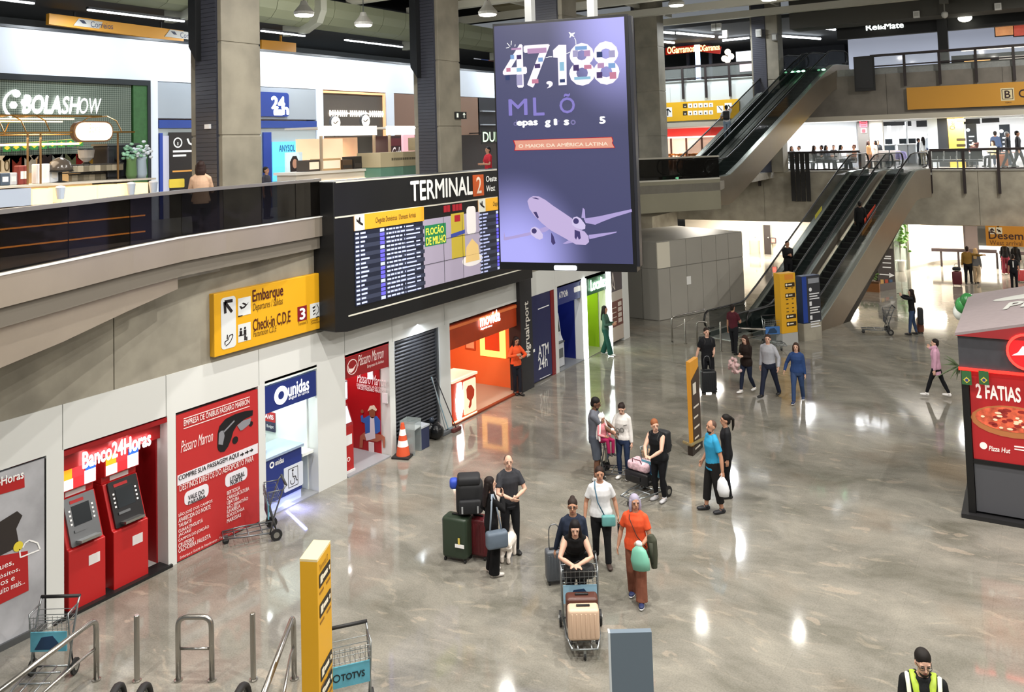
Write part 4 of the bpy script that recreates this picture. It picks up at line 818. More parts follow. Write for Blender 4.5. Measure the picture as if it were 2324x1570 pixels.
for j, c in enumerate(pal):
    mm = M()
    for i, p in enumerate(tiles):
        if i % len(pal) == j: FX.rect(*bb(*p), 0.018, 0.003, mm)
    K(mm.build('number_photo_tiles', E_(c, 0.9), t), t)
m = M()
for s, p in (('M', (275, 1285, 472, 1100)), ('L', (548, 1285, 660, 1085)), ('Õ', (840, 1262, 1000, 1040))): text(FX, s, bb(*p), m, d=0.012, bold=0.012)
K(m.build('violet_letters', E_('#8f85d0', 1.0), t), t)
m = M()
for s, p in (('epas', (365, 1420, 588, 1342)), ('g', (678, 1415, 730, 1342)), ('l', (782, 1390, 798, 1325)), ('s', (890, 1390, 935, 1335)), ('5', (1285, 1375, 1340, 1300))): text(FX, s, bb(*p), m, d=0.012, bold=0.05)
FX.poly(G((935, 360), (950, 358), (965, 372), (1005, 360), (1005, 372), (985, 390), (1003, 408), (990, 412), (970, 400), (950, 425), (945, 410), (955, 392)), 0.012, 0.003, m)
for p in (((1000, 420), (1015, 450), (1018, 495)), ((910, 600), (955, 578)), ((680, 645), (720, 632), (755, 632)), ((240, 535), (275, 528)), ((252, 480), (285, 520)), ((300, 455), (295, 505)), ((342, 495), (338, 520))): FX.line(G(*p), 0.016, 0.012, 0.003, m)
K(m.build('white_letters', E_('#ffffff', 1.1), t), t)
m = M(); text(FX, 'd', bb(325, 1400, 360, 1335), m, d=0.012); text(FX, 'r', bb(812, 1390, 835, 1340), m, d=0.012); text(FX, 'o', bb(962, 1388, 1012, 1335), m, d=0.012, bold=0.03); K(m.build('fading_letters', E_('#8c86b8', 0.9), t), t)
k = 4.617; z = lambda x, y: (1100 + x / k, 300 + y / k)
flat([G((298, 84), (1335, 48), (1350, 90), (1340, 110), (1370, 165), (312, 194), (320, 140))], 'ribbon_edge', E_('#c01c24'), 0.011)
flat([G((310, 88), (1330, 54), (1342, 90), (1334, 112), (1360, 160), (320, 188), (328, 140))], 'ribbon', E_('#eea58e', 0.95), 0.014)
m = M(); text(FX, 'O MAIOR DA AMÉRICA LATINA', (*FX.px(*z(360, 163)), *FX.px(*z(1290, 92))), m, d=0.018, bold=0.02); K(m.build('ribbon_lettering', E_('#ffe9d0', 1.0), t), t)
flat([G((200, 1125), (205, 1040), (216, 1100), (300, 1085), (480, 1045), (650, 985), (685, 1012), (640, 1042), (480, 1078), (215, 1132)), G((1040, 905), (1200, 880), (1540, 805), (1545, 832), (1350, 892), (1250, 930), (1160, 968), (1060, 950)), G((1090, 1075), (1385, 1040), (1380, 1052), (1250, 1085), (1100, 1120)), G((1015, 895), (1030, 790), (1050, 810), (1057, 905)), G((820, 1165), (900, 1120), (960, 1150), (850, 1168))], 'airliner_wings', E_('#b5a6da', 1.0), 0.012)
flat([G((450, 720), (470, 690), (510, 668), (570, 672), (640, 710), (720, 770), (840, 850), (920, 905), (960, 1000), (1050, 1040), (1090, 1090), (1095, 1150), (1060, 1180), (960, 1175), (880, 1130), (800, 1085), (700, 1030), (600, 950), (520, 870), (470, 800))], 'airliner_body', E_('#c8b6e0', 1.0), 0.016)
m = M(); FX.poly(G((480, 1030), (495, 1000), (530, 988), (570, 1010), (612, 1070), (612, 1110), (580, 1125), (540, 1110), (490, 1070)), 0.02, 0.003, m); FX.poly(G((915, 930), (935, 890), (970, 882), (1010, 905), (1058, 970), (1055, 1010), (1020, 1022), (960, 1000), (920, 970)), 0.02, 0.003, m); K(m.build('airliner_engines', E_('#d6c9ee', 1.0), t), t)
m = M(); FX.disc(*G((522, 1033))[0], 0.06, 0.024, 0.003, m); FX.disc(*G((960, 930))[0], 0.065, 0.024, 0.003, m); FX.poly(G((495, 685), (540, 684), (578, 700), (560, 704)), 0.021, 0.003, m); FX.poly(G((512, 835), (545, 832), (570, 890), (560, 905), (540, 880)), 0.021, 0.003, m)
FX.poly(G((945, 1020), (1000, 1040), (1010, 1110), (990, 1125), (975, 1090), (960, 1125), (945, 1100)), 0.021, 0.003, m); FX.poly(G((700, 1050), (725, 1090), (745, 1160), (720, 1180), (700, 1150)), 0.021, 0.003, m)
K(m.build('airliner_dark_details', E_('#4a4272', 1.0), t), t)
K(FX.rrect(FX.px(1258, 604)[0], -0.16, FX.px(1309, 604)[0], -0.06, 0.03, 0.005, 0.02).build('maker_plate', mat('#f4fbff', .5, emit=4), t), t)
for x in (1197, 1340):
    p = FX.p(FX.px(x, 30)[0], hs, -0.2); K(M().box(p.x - .09, p.x + .09, p.y - .09, p.y + .09, p.z, 14.0).build('hanger_post', mat('#b9bcbc', .4, .4), t), t)
# ================================================================ LEVEL TWO, LEFT: SHOPS AND STALLS
GOLD = mat('#b58a4a', 0.3, 0.9); WARM = mat('#ffd9a0', 0.5, emit=2.2); CREAM = mat('#d8c6a8', 0.5)
# --- sports shop
t = thing('storefront', 'dark green sports shop front with glowing white football lettering', 'shop front', (-23, 12, L2))
yL, yR, yG = 8.0, ysh(338, 300), ysh(300, 300); zt = 9.68
K(M().box(-23.05, -22.9, yL, yR, zt - 0.16, zt).box(-23.05, -22.9, yR - 0.1, yR, L2, zt - 0.16).build('black_frame', mat('#1f262b', 0.4), t), t)
K(M().box(-23.1, -22.93, yG, yR - 0.1, L2, zt - 0.16).build('green_pilaster', mat('#2f5a2f', 0.5, noise=0.15), t), t)
mm = bpy.data.materials.new('chain_mesh'); mm.use_nodes = True; nt = mm.node_tree; b = nt.nodes['Principled BSDF']; tc = nt.nodes.new('ShaderNodeTexCoord'); mp = nt.nodes.new('ShaderNodeMapping'); mp.inputs['Rotation'].default_value = (rad(45), 0, 0); ck = nt.nodes.new('ShaderNodeTexChecker'); ck.inputs['Scale'].default_value = 24
nt.links.new(tc.outputs['Object'], mp.inputs[0]); nt.links.new(mp.outputs[0], ck.inputs[0]); ck.inputs[1].default_value = (*srgb('#38443a'), 1); ck.inputs[2].default_value = (*srgb('#6d786c'), 1); nt.links.new(ck.outputs[0], b.inputs['Base Color']); b.inputs['Roughness'].default_value = 0.5
K(M().box(-23.12, -22.97, yL, yG - 0.05, 7.55, zt - 0.16).build('mesh_panel', mm, t), t)
k = 4.758; z = lambda x, y: (x / k, 150 + y / k); fr = F((-22.97, 0, 0), (0, 1, 0)); G = lambda *p: [fr.px(*z(*i)) for i in p]; bb = lambda x0, y0, x1, y1: (*fr.px(*z(x0, y0)), *fr.px(*z(x1, y1)))
m = M(); a0, b0, a1, _ = bb(232, 505, 640, 385); text(fr, 'BOLA', (a0, b0, a1, b0 + 0.46), m, d=0.03, bold=0.045, shear=0.2, t=0.03)
a0, b0, a1, _ = bb(655, 520, 850, 395); text(fr, 'SH', (a0, b0 + .02, a1, b0 + 0.48), m, d=0.03, bold=0.02, shear=0.2, t=0.03); a0, b0, a1, _ = bb(845, 522, 1080, 400); text(fr, 'OW', (a0, b0 + .02, a1, b0 + 0.46), m, d=0.03, shear=0.2, t=0.03)
a, c = fr.px(*z(190, 415)); fr.ring(a, c, 0.34, 0.4, 0.03, 0.03, m, 100, 240); fr.disc(a - .05, c + .28, .1, .03, .03, m, 8); fr.disc(a + .17, c + .06, .11, .03, .03, m, 8); fr.disc(a - .13, c - .02, .1, .03, .03, m, 6)
K(m.build('lettering', mat('#ffffff', 0.5, emit=4), t), t)
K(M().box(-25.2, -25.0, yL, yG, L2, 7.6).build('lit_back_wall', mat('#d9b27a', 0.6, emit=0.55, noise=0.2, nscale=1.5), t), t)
K(M().box(-25, -24.4, yL, yG, L2, 6.35).build('display_shelf', mat('#c8a878', 0.6), t), t)
area('sports_shop_light', (-24, 11.5, 7.9), 1.5, 80, (1, 0.86, 0.66), shape='SQUARE')
fr2 = F((-24.6, 0, 0), (0, 1, 0))
for i, (x, y, col, lb) in enumerate([(40, 1060, '#e9dcc6', 'cream jersey with a number ten in the sports shop'), (300, 1020, '#e8e2da', 'white jersey hanging in the sports shop beside the red one'), (175, 1040, '#8a2f22', 'brick red jersey hanging in the sports shop'), (480, 1010, '#4a4048', 'dark backpack shaped jersey hanging in the sports shop'), (620, 980, '#c9d2da', 'pale grey jersey hanging in the sports shop'), (740, 990, '#8f9c7c', 'olive jersey hanging in the sports shop'), (880, 1010, '#c42830', 'bright red jersey hanging in the sports shop'), (960, 1010, '#e8b84c', 'yellow jersey hanging at the right of the sports shop')]):
    a, c = fr2.px(*z(x, y)); tt = thing('jersey', lb, 'jersey', (-24.6, a, c)); f3 = F((0, 0, 0), (0, 1, 0))
    f3.poly([(-.22, -.35), (.22, -.35), (.21, .1), (.33, -.02), (.42, .1), (.22, .33), (.08, .36), (0, .31), (-.08, .36), (-.22, .33), (-.42, .1), (-.33, -.02), (-.21, .1)], 0, 0.05).build('cloth', mat(col, 0.7), tt, bevel=0.01)
    f3.line([(-.12, .36), (0, .42), (.12, .36)], .015, .02, .015).build('hanger', STEEL, tt)
    if i == 0: tx(f3, tt, mat('#6b5a3a', .6), [('10', (-.13, -.2, .13, .12))], 'number', 0.052)
# garland of small flags
p0 = F((-22.6, 0, 0), (0, 1, 0)).px(*z(40, 885)); p1 = F((-22.6, 0, 0), (0, 1, 0)).px(*z(900, 820))
for i in range(9):
    a, c = F((-22.6, 0, 0), (0, 1, 0)).px(*z(75 + i * 98, 905)); c = p0[1] + .03 + (a - p0[0]) / (p1[0] - p0[0]) * (p1[1] - p0[1]); tt = thing('flag', 'small green and yellow flag on the garland over the sports shop window', 'flag', (-22.6, a, c), 0, 'flags of the garland')
    f3 = F((0, 0, 0), (0, 1, 0)); f3.rect(-.1, -.13, .1, .07, 0, .006).build('cloth', mat('#2f7d3a', .6, emit=.15), tt); f3.poly([(-.08, -.03), (0, .03), (.08, -.03), (0, -.09)], .006, .003).build('rhombus', mat('#e8d43a', .6, emit=.15), tt)
tag(M().tube([(-22.9, p0[0], 7.7), (-22.6, p0[0], p0[1] + .1), (-22.6, p1[0], p1[1] + .1), (-22.9, p1[0], 7.7)], .008, 6).build('garland_cord', mat('#d9cc6a', .6)), 'thin cord carrying the small flags', 'cord')

# --- cafe stall in front of it
XK = -18.0; FK = F((XK, 0, 0), (0, 1, 0)); bb = lambda x0, y0, x1, y1: (*FK.px(*z(x0, y0)), *FK.px(*z(x1, y1)))
yk0 = 7.2; yk1 = FK.px(*z(1640, 1260))[0]; zc = 6.92
t = thing('cafe_counter', 'cafe stall counter with warm lit glass displays behind the balustrade', 'counter', (XK, 10, L2))
K(M().box(XK - 0.9, XK - 0.02, yk0, yk1, L2, zc - 0.42).build('body', mat('#33291f', 0.5), t), t)
K(M().box(XK - 1.0, XK + 0.02, yk0, yk1 + 0.1, zc - 0.04, zc).build('worktop', mat('#c9c2b4', 0.4), t), t)
for i, (x0, x1) in enumerate([(350, 570), (665, 1045), (1060, 1345), (1410, 1600)]):
    a0 = FK.px(*z(x0, 1400))[0]; a1 = FK.px(*z(x1, 1400))[0]; K(M().box(XK - 0.5, XK + 0.0, a0, a1, zc - 0.42, zc - 0.1).build('lit_display', mat('#ffd28a', 0.5, emit=2.0), t), t)
K(M().box(XK - 0.5, XK - 0.01, yk0, FK.px(*z(340, 1400))[0], zc - 0.42, zc - 0.06).build('pale_front', mat('#aab6c8', 0.5), t), t)
for zz in (6.05, 5.68): K(M().box(XK + 0.0, XK + 0.03, yk0, yk1 - 0.2, zz, zz + 0.03).build('light_strip', mat('#ff9a3a', 0.5, emit=3), t), t)
def on_counter(x, y, dx=-0.4): a = F((XK + dx, 0, 0), (0, 1, 0)).px(*z(x, y))[0]; return (XK + dx, a, zc)
for i in range(9):
    for j in range(2):
        p = on_counter(790 + i * 62, 1180, -0.75 + 0.3 * (1 - j)); h = zc + (0.21 if j == 0 else 0.0)
        tt = thing('storage_jar', 'clear square jar of coffee beans in the two rows on the cafe counter', 'jar', (p[0], p[1], h), 0, 'jars on the cafe counter')
        M().box(-.07, .07, -.07, .07, 0, .14).build('jar', mat(['#8d8674', '#a39a86', '#6f6858'][(i + j) % 3], .25), tt, bevel=.012); M().box(-.075, .075, -.075, .075, .14, .17).build('lid', mat('#3a3733', .4), tt)
tag(M().box(XK - 0.9, XK - 0.62, on_counter(770, 1100)[1], on_counter(1310, 1100)[1], zc + .18, zc + .2).box(XK - .9, XK - .87, on_counter(770, 1100)[1], on_counter(775, 1100)[1], zc, zc + .18).box(XK - .9, XK - .87, on_counter(1300, 1100)[1], on_counter(1310, 1100)[1], zc, zc + .18).build('jar_rack', BLACK), 'black metal rack holding the upper row of jars', 'rack')
p = on_counter(1028, 1000, -.6); t = thing('coffee_grinder', 'coffee grinder with pale hopper standing above the jars', 'grinder', (p[0] - .35, p[1], zc))
M().lathe((0, 0, 0), [(.12, 0), (.12, .36), (.06, .42)], 14).build('body', BLACK, t); M().lathe((0, 0, 0), [(.05, .42), (.16, .52), (.18, .68), (.18, .7)], 16).build('hopper', mat('#cfcac4', .3), t); M().lathe((0, 0, 0), [(.185, .7), (.16, .73)], 16).build('lid', BLACK, t)
p = on_counter(1250, 1200, -.9); t = thing('espresso_machine', 'large dark espresso machine at the right of the cafe counter', 'coffee machine', p)
M().box(-.3, .3, -.4, .4, 0.04, .78).build('body', mat('#34353b', .35, .4), t, bevel=.03); M().box(-.32, .32, -.42, .42, .78, .83).build('cup_tray', STEELD, t); M().box(-.28, .28, -.38, .38, 0, .04).build('base', BLACK, t)
for s in (-.2, .2): M().tube([(.3, s, .45), (.42, s, .45), (.46, s, .38)], .025).build('group_handle', BLACK, t)
for i, (x, lb, c1, c2) in enumerate([(1420, 'vase of pale green leaves at the end of the cafe counter', '#8fc0a2', '#5f7f52'), (1525, 'tall vase of white flowers at the end of the cafe counter', '#dfe6ee', '#a8b8c8')]):
    p = on_counter(x, 1150, -.35); t = thing('flower_vase', lb, 'vase', p); M().lathe((0, 0, 0), [(.1, 0), (.13, .1), (.11, .42), (.13, .5)], 14).build('vase', mat(c2, .3), t, smooth=True); mm = M(); rr = random.Random(i)
    for q_ in range(38): v = Vector((rr.gauss(0, .1), rr.gauss(0, .12), .62 + rr.gauss(0, .1))); mm.ball(v, (.05, .05, .035), 6, 4)
    o = mm.build('blossoms', mat(c1, .7), t, smooth=True); o['kind'] = 'stuff'
for i, (x, y) in enumerate([(618, 1375), (1382, 1330), (1620, 1310)]):
    a, c = FK.px(*z(x, y)); t = thing('paper_cup', ['pale blue paper cup left of the long lit display', 'pale blue paper cup between the two right displays', 'pale blue paper cup at the right end of the cafe counter'][i], 'cup', (XK + .12, a, c - .12)); M().lathe((0, 0, 0), [(.07, 0), (.1, .24)], 14).build('cup', mat('#b7c4d6', .5), t); M().lathe((0, 0, 0), [(.105, .24), (.09, .27), (.03, .29)], 14).build('lid', mat('#e4e8ee', .5), t)
p = on_counter(650, 1200, -.5); t = thing('cloche', 'dark domed cloche on the cafe counter', 'cloche', p); M().lathe((0, 0, 0), [(.26, .26), (.26, .32), (.2, .45), (.08, .53), (.02, .55)], 18).build('dome', mat('#4a443e', .2), t, smooth=True); M().lathe((0, 0, 0), [(.2, 0), (.04, .04), (.04, .22), (.27, .24), (.27, .26)], 18).build('stand', BLACK, t)
for i, (x, c, lb, w_, h) in enumerate([(30, '#3a4a5c', 'dark blue box at the left end of the cafe counter', .2, .26), (120, '#b9bdc4', 'grey packet standing beside the dark blue box', .16, .26), (440, '#d9dade', 'white paper bag on the cafe counter', .3, .42), (560, '#cfd4da', 'pale grey paper bag beside the domed cloche', .2, .36), (225, '#7a2c24', 'brick red box on the cafe counter', .2, .4)]):
    p = on_counter(x, 1250, -.55 - .05 * (i % 2)); tt = thing('packet', lb, 'packet', p); M().box(-.1, .1, -w_ / 2, w_ / 2, 0, h).build('body', mat(c, .6), tt, bevel=.02); M().box(.1, .104, -w_ * .3, w_ * .3, h * .3, h * .7).build('printed_face', mat('#e3e1dc', .6), tt)
a0, b0, a1, b1 = bb(820, 805, 1210, 605); t = thing('lit_sign', 'glowing cream pill shaped sign hanging over the cafe stall', 'sign', (XK, (a0 + a1) / 2, b0)); r_ = (b1 - b0) / 2 - .005
K(FK.rrect(a0 - .04, b0 - .03, a1 + .04, b0 + 2 * r_ + .03, r_, -.16, .14).build('casing', mat('#6a4a2c', .4), t), t); K(FK.rrect(a0, b0, a1, b0 + 2 * r_, r_ - .01, -.02, .03).build('face', mat('#ffe9c4', .5, emit=1.7), t), t); K(tx(FK, t, mat('#e8c890', .5, emit=1.0), [('Brownie', (a0 + .3, b0 + .17, a1 - .3, b0 + .37), {'shear': .3})], d=.012), t)
t = thing('stall_canopy', 'brass tube canopy frame with warm light strips over the cafe stall', 'canopy', (XK - 1, 10, 7.6)); mm = M(); zt_ = FK.px(*z(600, 715))[1]; ye = FK.px(*z(1470, 718))[0]
for xx in (XK - .05, XK - 1.9): mm.tube([(xx, yk0, zt_), (xx, ye, zt_)], .018, 6)
for px_ in (60, 300, 560, 1330):
    yy = FK.px(*z(px_, 700))[0]; mm.tube([(XK - .05, yy, zt_), (XK - .25, yy, zt_ + .26), (XK - .6, yy, zt_ + .38), (XK - 1.35, yy, zt_ + .38), (XK - 1.7, yy, zt_ + .26), (XK - 1.9, yy, zt_)], .013, 6)
mm.tube([(XK - .6, yk0, zt_ + .38), (XK - .6, FK.px(*z(1270, 600))[0], zt_ + .38)], .022, 6)
K(mm.build('tube_frame', GOLD, t), t)
for px_ in (380, 520, 1355): yy = FK.px(*z(px_, 1000))[0]; K(M().box(XK - .3, XK - .27, yy - .015, yy + .015, zc, zt_).build('post', mat('#8a6a42', .4, .6), t), t)
K(M().box(XK - .75, XK - .7, yk0, FK.px(*z(1000, 560))[0], zt_ + .3, zt_ + .33).box(XK - 1.2, XK - 1.15, yk0, FK.px(*z(1000, 580))[0], zt_ + .26, zt_ + .29).box(XK - 1.7, XK - 1.6, yk0, ye - .4, zt_ - .25, zt_ - .2).build('light_strips', mat('#ffcf8c', .5, emit=4), t), t)
area('stall_light', (XK - .8, 10, zt_ - .1), 1.2, 35, (1, .82, .6), shape='SQUARE')

# --- grey and blue lottery shop
y0, y1 = ysh(359, 300), ysh(717, 300)
t = thing('storefront', 'pale grey shop front with blue band and blue doors between the columns', 'shop front', (-23, 19, L2))
K(M().box(-23.2, -23.0, y0, y1, 8.55, 9.66).build('grey_panel', mat('#9aa3ac', .5), t), t); K(M().box(-23.2, -22.95, y0, y1, 8.25, 8.5).build('blue_band', mat('#25428f', .45), t), t); K(M().box(-23.2, -23.02, y0, y1, L2, 8.25).build('lower_panel', mat('#a9b2b4', .5), t), t)
fr = F((-23, 0, 0), (0, 1, 0)); bb = lambda x0, y0, x1, y1: (*fr.px(x0, y0), *fr.px(x1, y1))
for x0, x1 in ((360, 367), (596, 614)): a0 = fr.px(x0, 350)[0]; a1 = fr.px(x1, 350)[0]; K(M().box(-23.0, -22.94, a0, a1, L2, 8.1).build('blue_post', mat('#24409a', .45), t), t)
a0, b0, a1, b1 = bb(382, 425, 437, 300); t = thing('information_panel', 'black information panel with white pictograms behind the beige coat', 'panel', (-22.9, (a0 + a1) / 2, L2)); K(fr.rect(a0, L2, a1 + .3, b1, .02, .05).build('panel', mat('#211c1b', .45), t), t)
m = fr.ring(a0 + .3, b1 - .32, .12, .16, .07, .005); fr.rect(a0 + .285, b1 - .4, a0 + .315, b1 - .3, .07, .005, m); fr.line([(a0 + .65, b1 - .2), (a0 + .72, b1 - .35), (a0 + .85, b1 - .4)], .06, .07, .005, m)
for i in range(2): fr.rect(a0 + .12, b1 - .62 - .13 * i, a1 - .1 - .2 * i, b1 - .56 - .13 * i, .07, .005, m)
for i in range(4): fr.line([(a0 + .9, b1 - 1.55 - .12 * i), (a1 - .15, b1 - 1.55 - .12 * i)], .05, .07, .005, m)
K(m.build('printed_marks', TXT_W, t), t); K(fr.line([(a0 + .1, b1 - 1.2), (a1, b1 - 1.2)], .05, .07, .005).build('orange_line', mat('#d89a4a', .5), t), t)
a0, b0, a1, b1 = bb(367, 425, 381, 308); tag(fr.rect(a0, L2, a1, b1, .02, .03).build('leaflet_rack', mat('#c3c4d6', .5)), 'pale leaflet strip beside the black information panel', 'rack')
a0, b0, a1, b1 = bb(383, 426, 417, 405); tag(F((-20, 0, 0), (0, 1, 0)).rrect(*pbox(F((-20, 0, 0), (0, 1, 0)), 383, 427, 417, 405), .03, 0, .03).build('floor_sign', mat('#e8cf4a', .5)), 'small yellow sign standing left of the beige coat', 'sign')
a0, b0, a1, b1 = bb(560, 264, 651, 208); t = thing('shop_sign', 'blue rounded sign with white glowing mark right of the left column', 'sign', (-22.9, (a0 + a1) / 2, b0)); K(fr.rrect(a0, b0, a1, b1 - .05, .12, .02, .08).build('panel', mat('#1e3a8a', .45), t), t)
cx, cy = fr.px(632, 240); m = M(); text(fr, '24', (cx - .4, cy - .1, cx + .18, cy + .3), m, d=.1, bold=.05); text(fr, 'h', (cx + .1, cy - .3, cx + .36, cy + .05), m, d=.1, bold=.04); fr.rrect(cx - .32, cy - .34, cx + .1, cy - .14, .05, .1, .01, m); K(m.build('lettering', mat('#fff', .5, emit=3) if False else mat('#ffffff', .5, emit=3.0), t), t)
t = thing('light_poster', 'bright sky blue backlit poster in the blue shop', 'poster', (-22.8, 21.5, L2)); a0, b0, a1, b1 = bb(616, 412, 710, 320); K(fr.rect(a0, b0, a0 + (a1 - a0) * .55, b1, .02, .05).build('face', mat('#5cc0e8', .5, emit=.8), t), t); K(fr.rect(a0 + (a1 - a0) * .55, b0 + .4, a1, b1, .02, .05).build('pale_face', mat('#b4dce8', .5, emit=.8), t), t)
K(tx(fr, t, mat('#2a6a9a', .5), [('ANYSOL', (a0 + .3, b1 - .35, a0 + 1.05, b1 - .12), {'bold': .02})], d=.075), t)
fr = F((-20.5, 0, 0), (0, 1, 0)); a0, b0, a1, b1 = pbox(fr, 647, 408, 682, 345); t = thing('standing_poster', 'standing panel with a picture of a woman with long dark hair', 'poster', (-20.5, (a0 + a1) / 2, L2)); K(fr.rect(a0, L2, a1, b1, 0, .08).build('panel', mat('#cfe6ee', .5, emit=.4), t), t)
c = (a0 + a1) / 2; K(fr.poly([(c - .18, b1 - .85), (c - .2, b1 - .3), (c - .08, b1 - .12), (c + .08, b1 - .12), (c + .2, b1 - .35), (c + .22, b1 - .9), (c + .1, b1 - .95), (c - .1, b1 - .95)], .08, .006).build('pictured_hair', mat('#2b2226', .6), t), t); K(fr.disc(c, b1 - .36, .1, .086, .006, ry=.15).build('pictured_face', mat('#c99a84', .6), t), t)

# --- lunch counter
fr = F((-23, 0, 0), (0, 1, 0)); bb = lambda x0, y0, x1, y1: (*fr.px(x0, y0), *fr.px(x1, y1)); a0, b0, a1, b1 = bb(736, 300, 872, 212)
t = thing('storefront', 'brown shop front with a row of small glowing white letters', 'shop front', (-23, 25, L2)); K(M().box(-23.3, -23.02, a0, a1, 7.9, 9.6).build('brown_panel', mat('#4d463f', .5), t), t); K(M().box(-23.1, -22.95, a0 - .05, a1, 9.56, 9.64).box(-23.1, -22.95, a1 - .1, a1, L2, 9.56).build('lit_edge', mat('#e8a878', .5, emit=.8), t), t)
m = M(); x = fr.px(748, 260)[0]; xe = fr.px(871, 262)[0]; zb = fr.px(748, 264)[1]; i = 0
while x < xe:
    w_ = .07 + .05 * R.random()
    if i % 9 == 8: fr.rect(x, zb + .1, x + .08, zb + .14, .0, .03, m); x += .12
    else: fr.ring(x + w_ / 2, zb + .12, w_ * .2, w_ * .55, .0, .03, m, 60 * (i % 4), 60 * (i % 4) + 300, 8); fr.rect(x, zb, x + .03, zb + .24, .0, .03, m); x += w_ + .03
    i += 1
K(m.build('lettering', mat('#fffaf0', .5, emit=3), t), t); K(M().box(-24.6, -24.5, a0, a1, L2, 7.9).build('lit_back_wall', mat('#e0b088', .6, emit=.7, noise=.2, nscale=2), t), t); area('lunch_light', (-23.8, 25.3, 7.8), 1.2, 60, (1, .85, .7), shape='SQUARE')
for i, (x, y, lb) in enumerate([(762, 278, 'round white sign at the left of the lunch counter header'), (830, 274, 'round white sign in the middle of the lunch counter header')]):
    a, c = F((-19.5, 0, 0), (0, 1, 0)).px(x, y); t = thing('round_sign', lb, 'sign', (-19.5, a, c)); f3 = F((0, 0, 0), (0, 1, 0)); f3.disc(0, 0, .22, -.08, .08).build('casing', DARK, t); f3.disc(0, 0, .2, 0, .012).build('face', mat('#f2efe8', .5, emit=.8), t); f3.line([(-.12, .02), (-.04, -.04), (.1, .05)], .03, .012, .004).build('emblem', mat('#5a4a3c', .5), t); f3.line([(0, -.2), (0, -.45)], .03, -.06, .03).build('bracket', DARK, t)
XK = -19.0; fr = F((XK, 0, 0), (0, 1, 0)); bb = lambda x0, y0, x1, y1: (*fr.px(x0, y0), *fr.px(x1, y1))
t = thing('lunch_stall', 'pale lunch stall with wide glowing white header boards', 'stall', (XK, 23, L2)); a0, b0, a1, b1 = bb(672, 405, 838, 384); K(M().box(XK - .8, XK, a0, a1, L2, 6.72).build('counter', mat('#cfc6b8', .45), t), t); K(M().box(XK - .9, XK + .06, a0 - .05, a1 + .02, 6.72, 6.8).build('worktop', mat('#e6e0d6', .4), t), t)
K(M().box(XK + .0, XK + .05, fr.px(705, 395)[0], a1, 6.42, 6.5).build('light_strip', mat('#ffe6c4', .5, emit=2.5), t), t)
for x0, y0, x1, y1 in ((730, 308, 855, 288), (884, 306, 964, 287)):
    a0, b0, a1, b1 = bb(x0, y0, x1, y1); K(M().box(XK - .15, XK, a0, a1, b0, b0 + .3).build('lit_header', mat('#fffaf2', .5, emit=2.2), t), t); K(M().box(XK - 1.6, XK - .15, a0, a1, b0 + .22, b0 + .28).build('canopy_top', mat('#d9d2c8', .5), t), t)
for x in (733, 853, 888, 962): a = fr.px(x, 320)[0]; K(M().box(XK - .12, XK - .04, a - .03, a + .03, 6.8, 7.95).build('post', mat('#b9a48a', .4), t), t)
K(M().box(XK - 1.5, XK - 1.45, fr.px(750, 340)[0], fr.px(852, 340)[0], 6.9, 7.8).build('lit_menu', mat('#f0cca8', .5, emit=.8), t), t)
for i, (x0, x1, yb, yt, c, lb) in enumerate([(705, 731, 381, 354, '#4a423c', 'small glass pastry case at the left of the lunch stall'), (736, 779, 381, 352, '#c9a878', 'wooden drinks display case on the lunch stall counter'), (783, 805, 381, 358, '#5a4636', 'narrow dark case left of the black fridge'), (808, 851, 379, 349, '#2b2726', 'black cool box at the right of the lunch stall counter')]):
    a0, b0, a1, b1 = bb(x0, yb, x1, yt); t = thing('display_case', lb, 'display case', (XK - .35, (a0 + a1) / 2, 6.8)); h = b1 - b0; M().box(-.25, .25, -(a1 - a0) / 2, (a1 - a0) / 2, 0, h).build('casing', mat(c, .4), t, bevel=.01)
    if i < 2: M().box(.25, .262, -(a1 - a0) / 2 + .05, (a1 - a0) / 2 - .05, .06, h - .06).build('glass_front', mat('#f2dcc2', .3, emit=.4), t)
    else: M().box(.25, .262, -(a1 - a0) / 2 + .03, (a1 - a0) / 2 - .03, .04, h * .45).build('front_panel', mat('#3a3534', .3), t)
t = thing('juice_stall', 'beige counter on green tiles with faint dark lettering', 'counter', (XK + .6, 28, L2)); fr = F((XK + .7, 0, 0), (0, 1, 0)); a0, b0, a1, b1 = pbox(fr, 864, 380, 995, 340)
K(M().box(XK - .3, XK + .7, a0, a1, b0 - .0, b1 - .02).build('front_board', mat('#b5a888', .55), t), t); K(M().box(XK - .25, XK + .68, a0 + .02, a1 - .02, L2, b0).build('tile_base', mat('#5e8a78', .4), t), t); K(M().box(XK + .15, XK + .5, a0 + 2.1, a0 + 2.5, b1, b1 + .45).build('till', mat('#a89878', .5), t), t)
m = M(); ym = (b0 + b1) / 2
x = a0 + .55
while x < a1 - .45: w_ = .05 + .04 * R.random(); fr.rect(x, ym - .04, x + w_, ym + .04, 0, .005, m); x += w_ + .025
K(m.build('lettering', mat('#5a5340', .5), t), t)
fr = F((-22, 0, 0), (0, 1, 0)); a0, b0, a1, b1 = pbox(fr, 886, 338, 908, 308); t = thing('drinks_fridge', 'dark fridge door with white script lettering behind the juice counter', 'fridge', (-22.4, (a0 + a1) / 2, L2)); M().box(-.4, .38, -.45, .75, 0, 2.4).build('cabinet', mat('#3a2426', .4), t); f3 = F((.38, 0, 0), (0, 1, 0)); tx(f3, t, TXT_W, [('Gula', (-.2, 1.5, .35, 1.95), {'shear': .3, 'bold': .01})]); f3.rect(-.4, 2.0, .7, 2.3, 0, .02).build('header', mat('#5a1c22', .5), t)
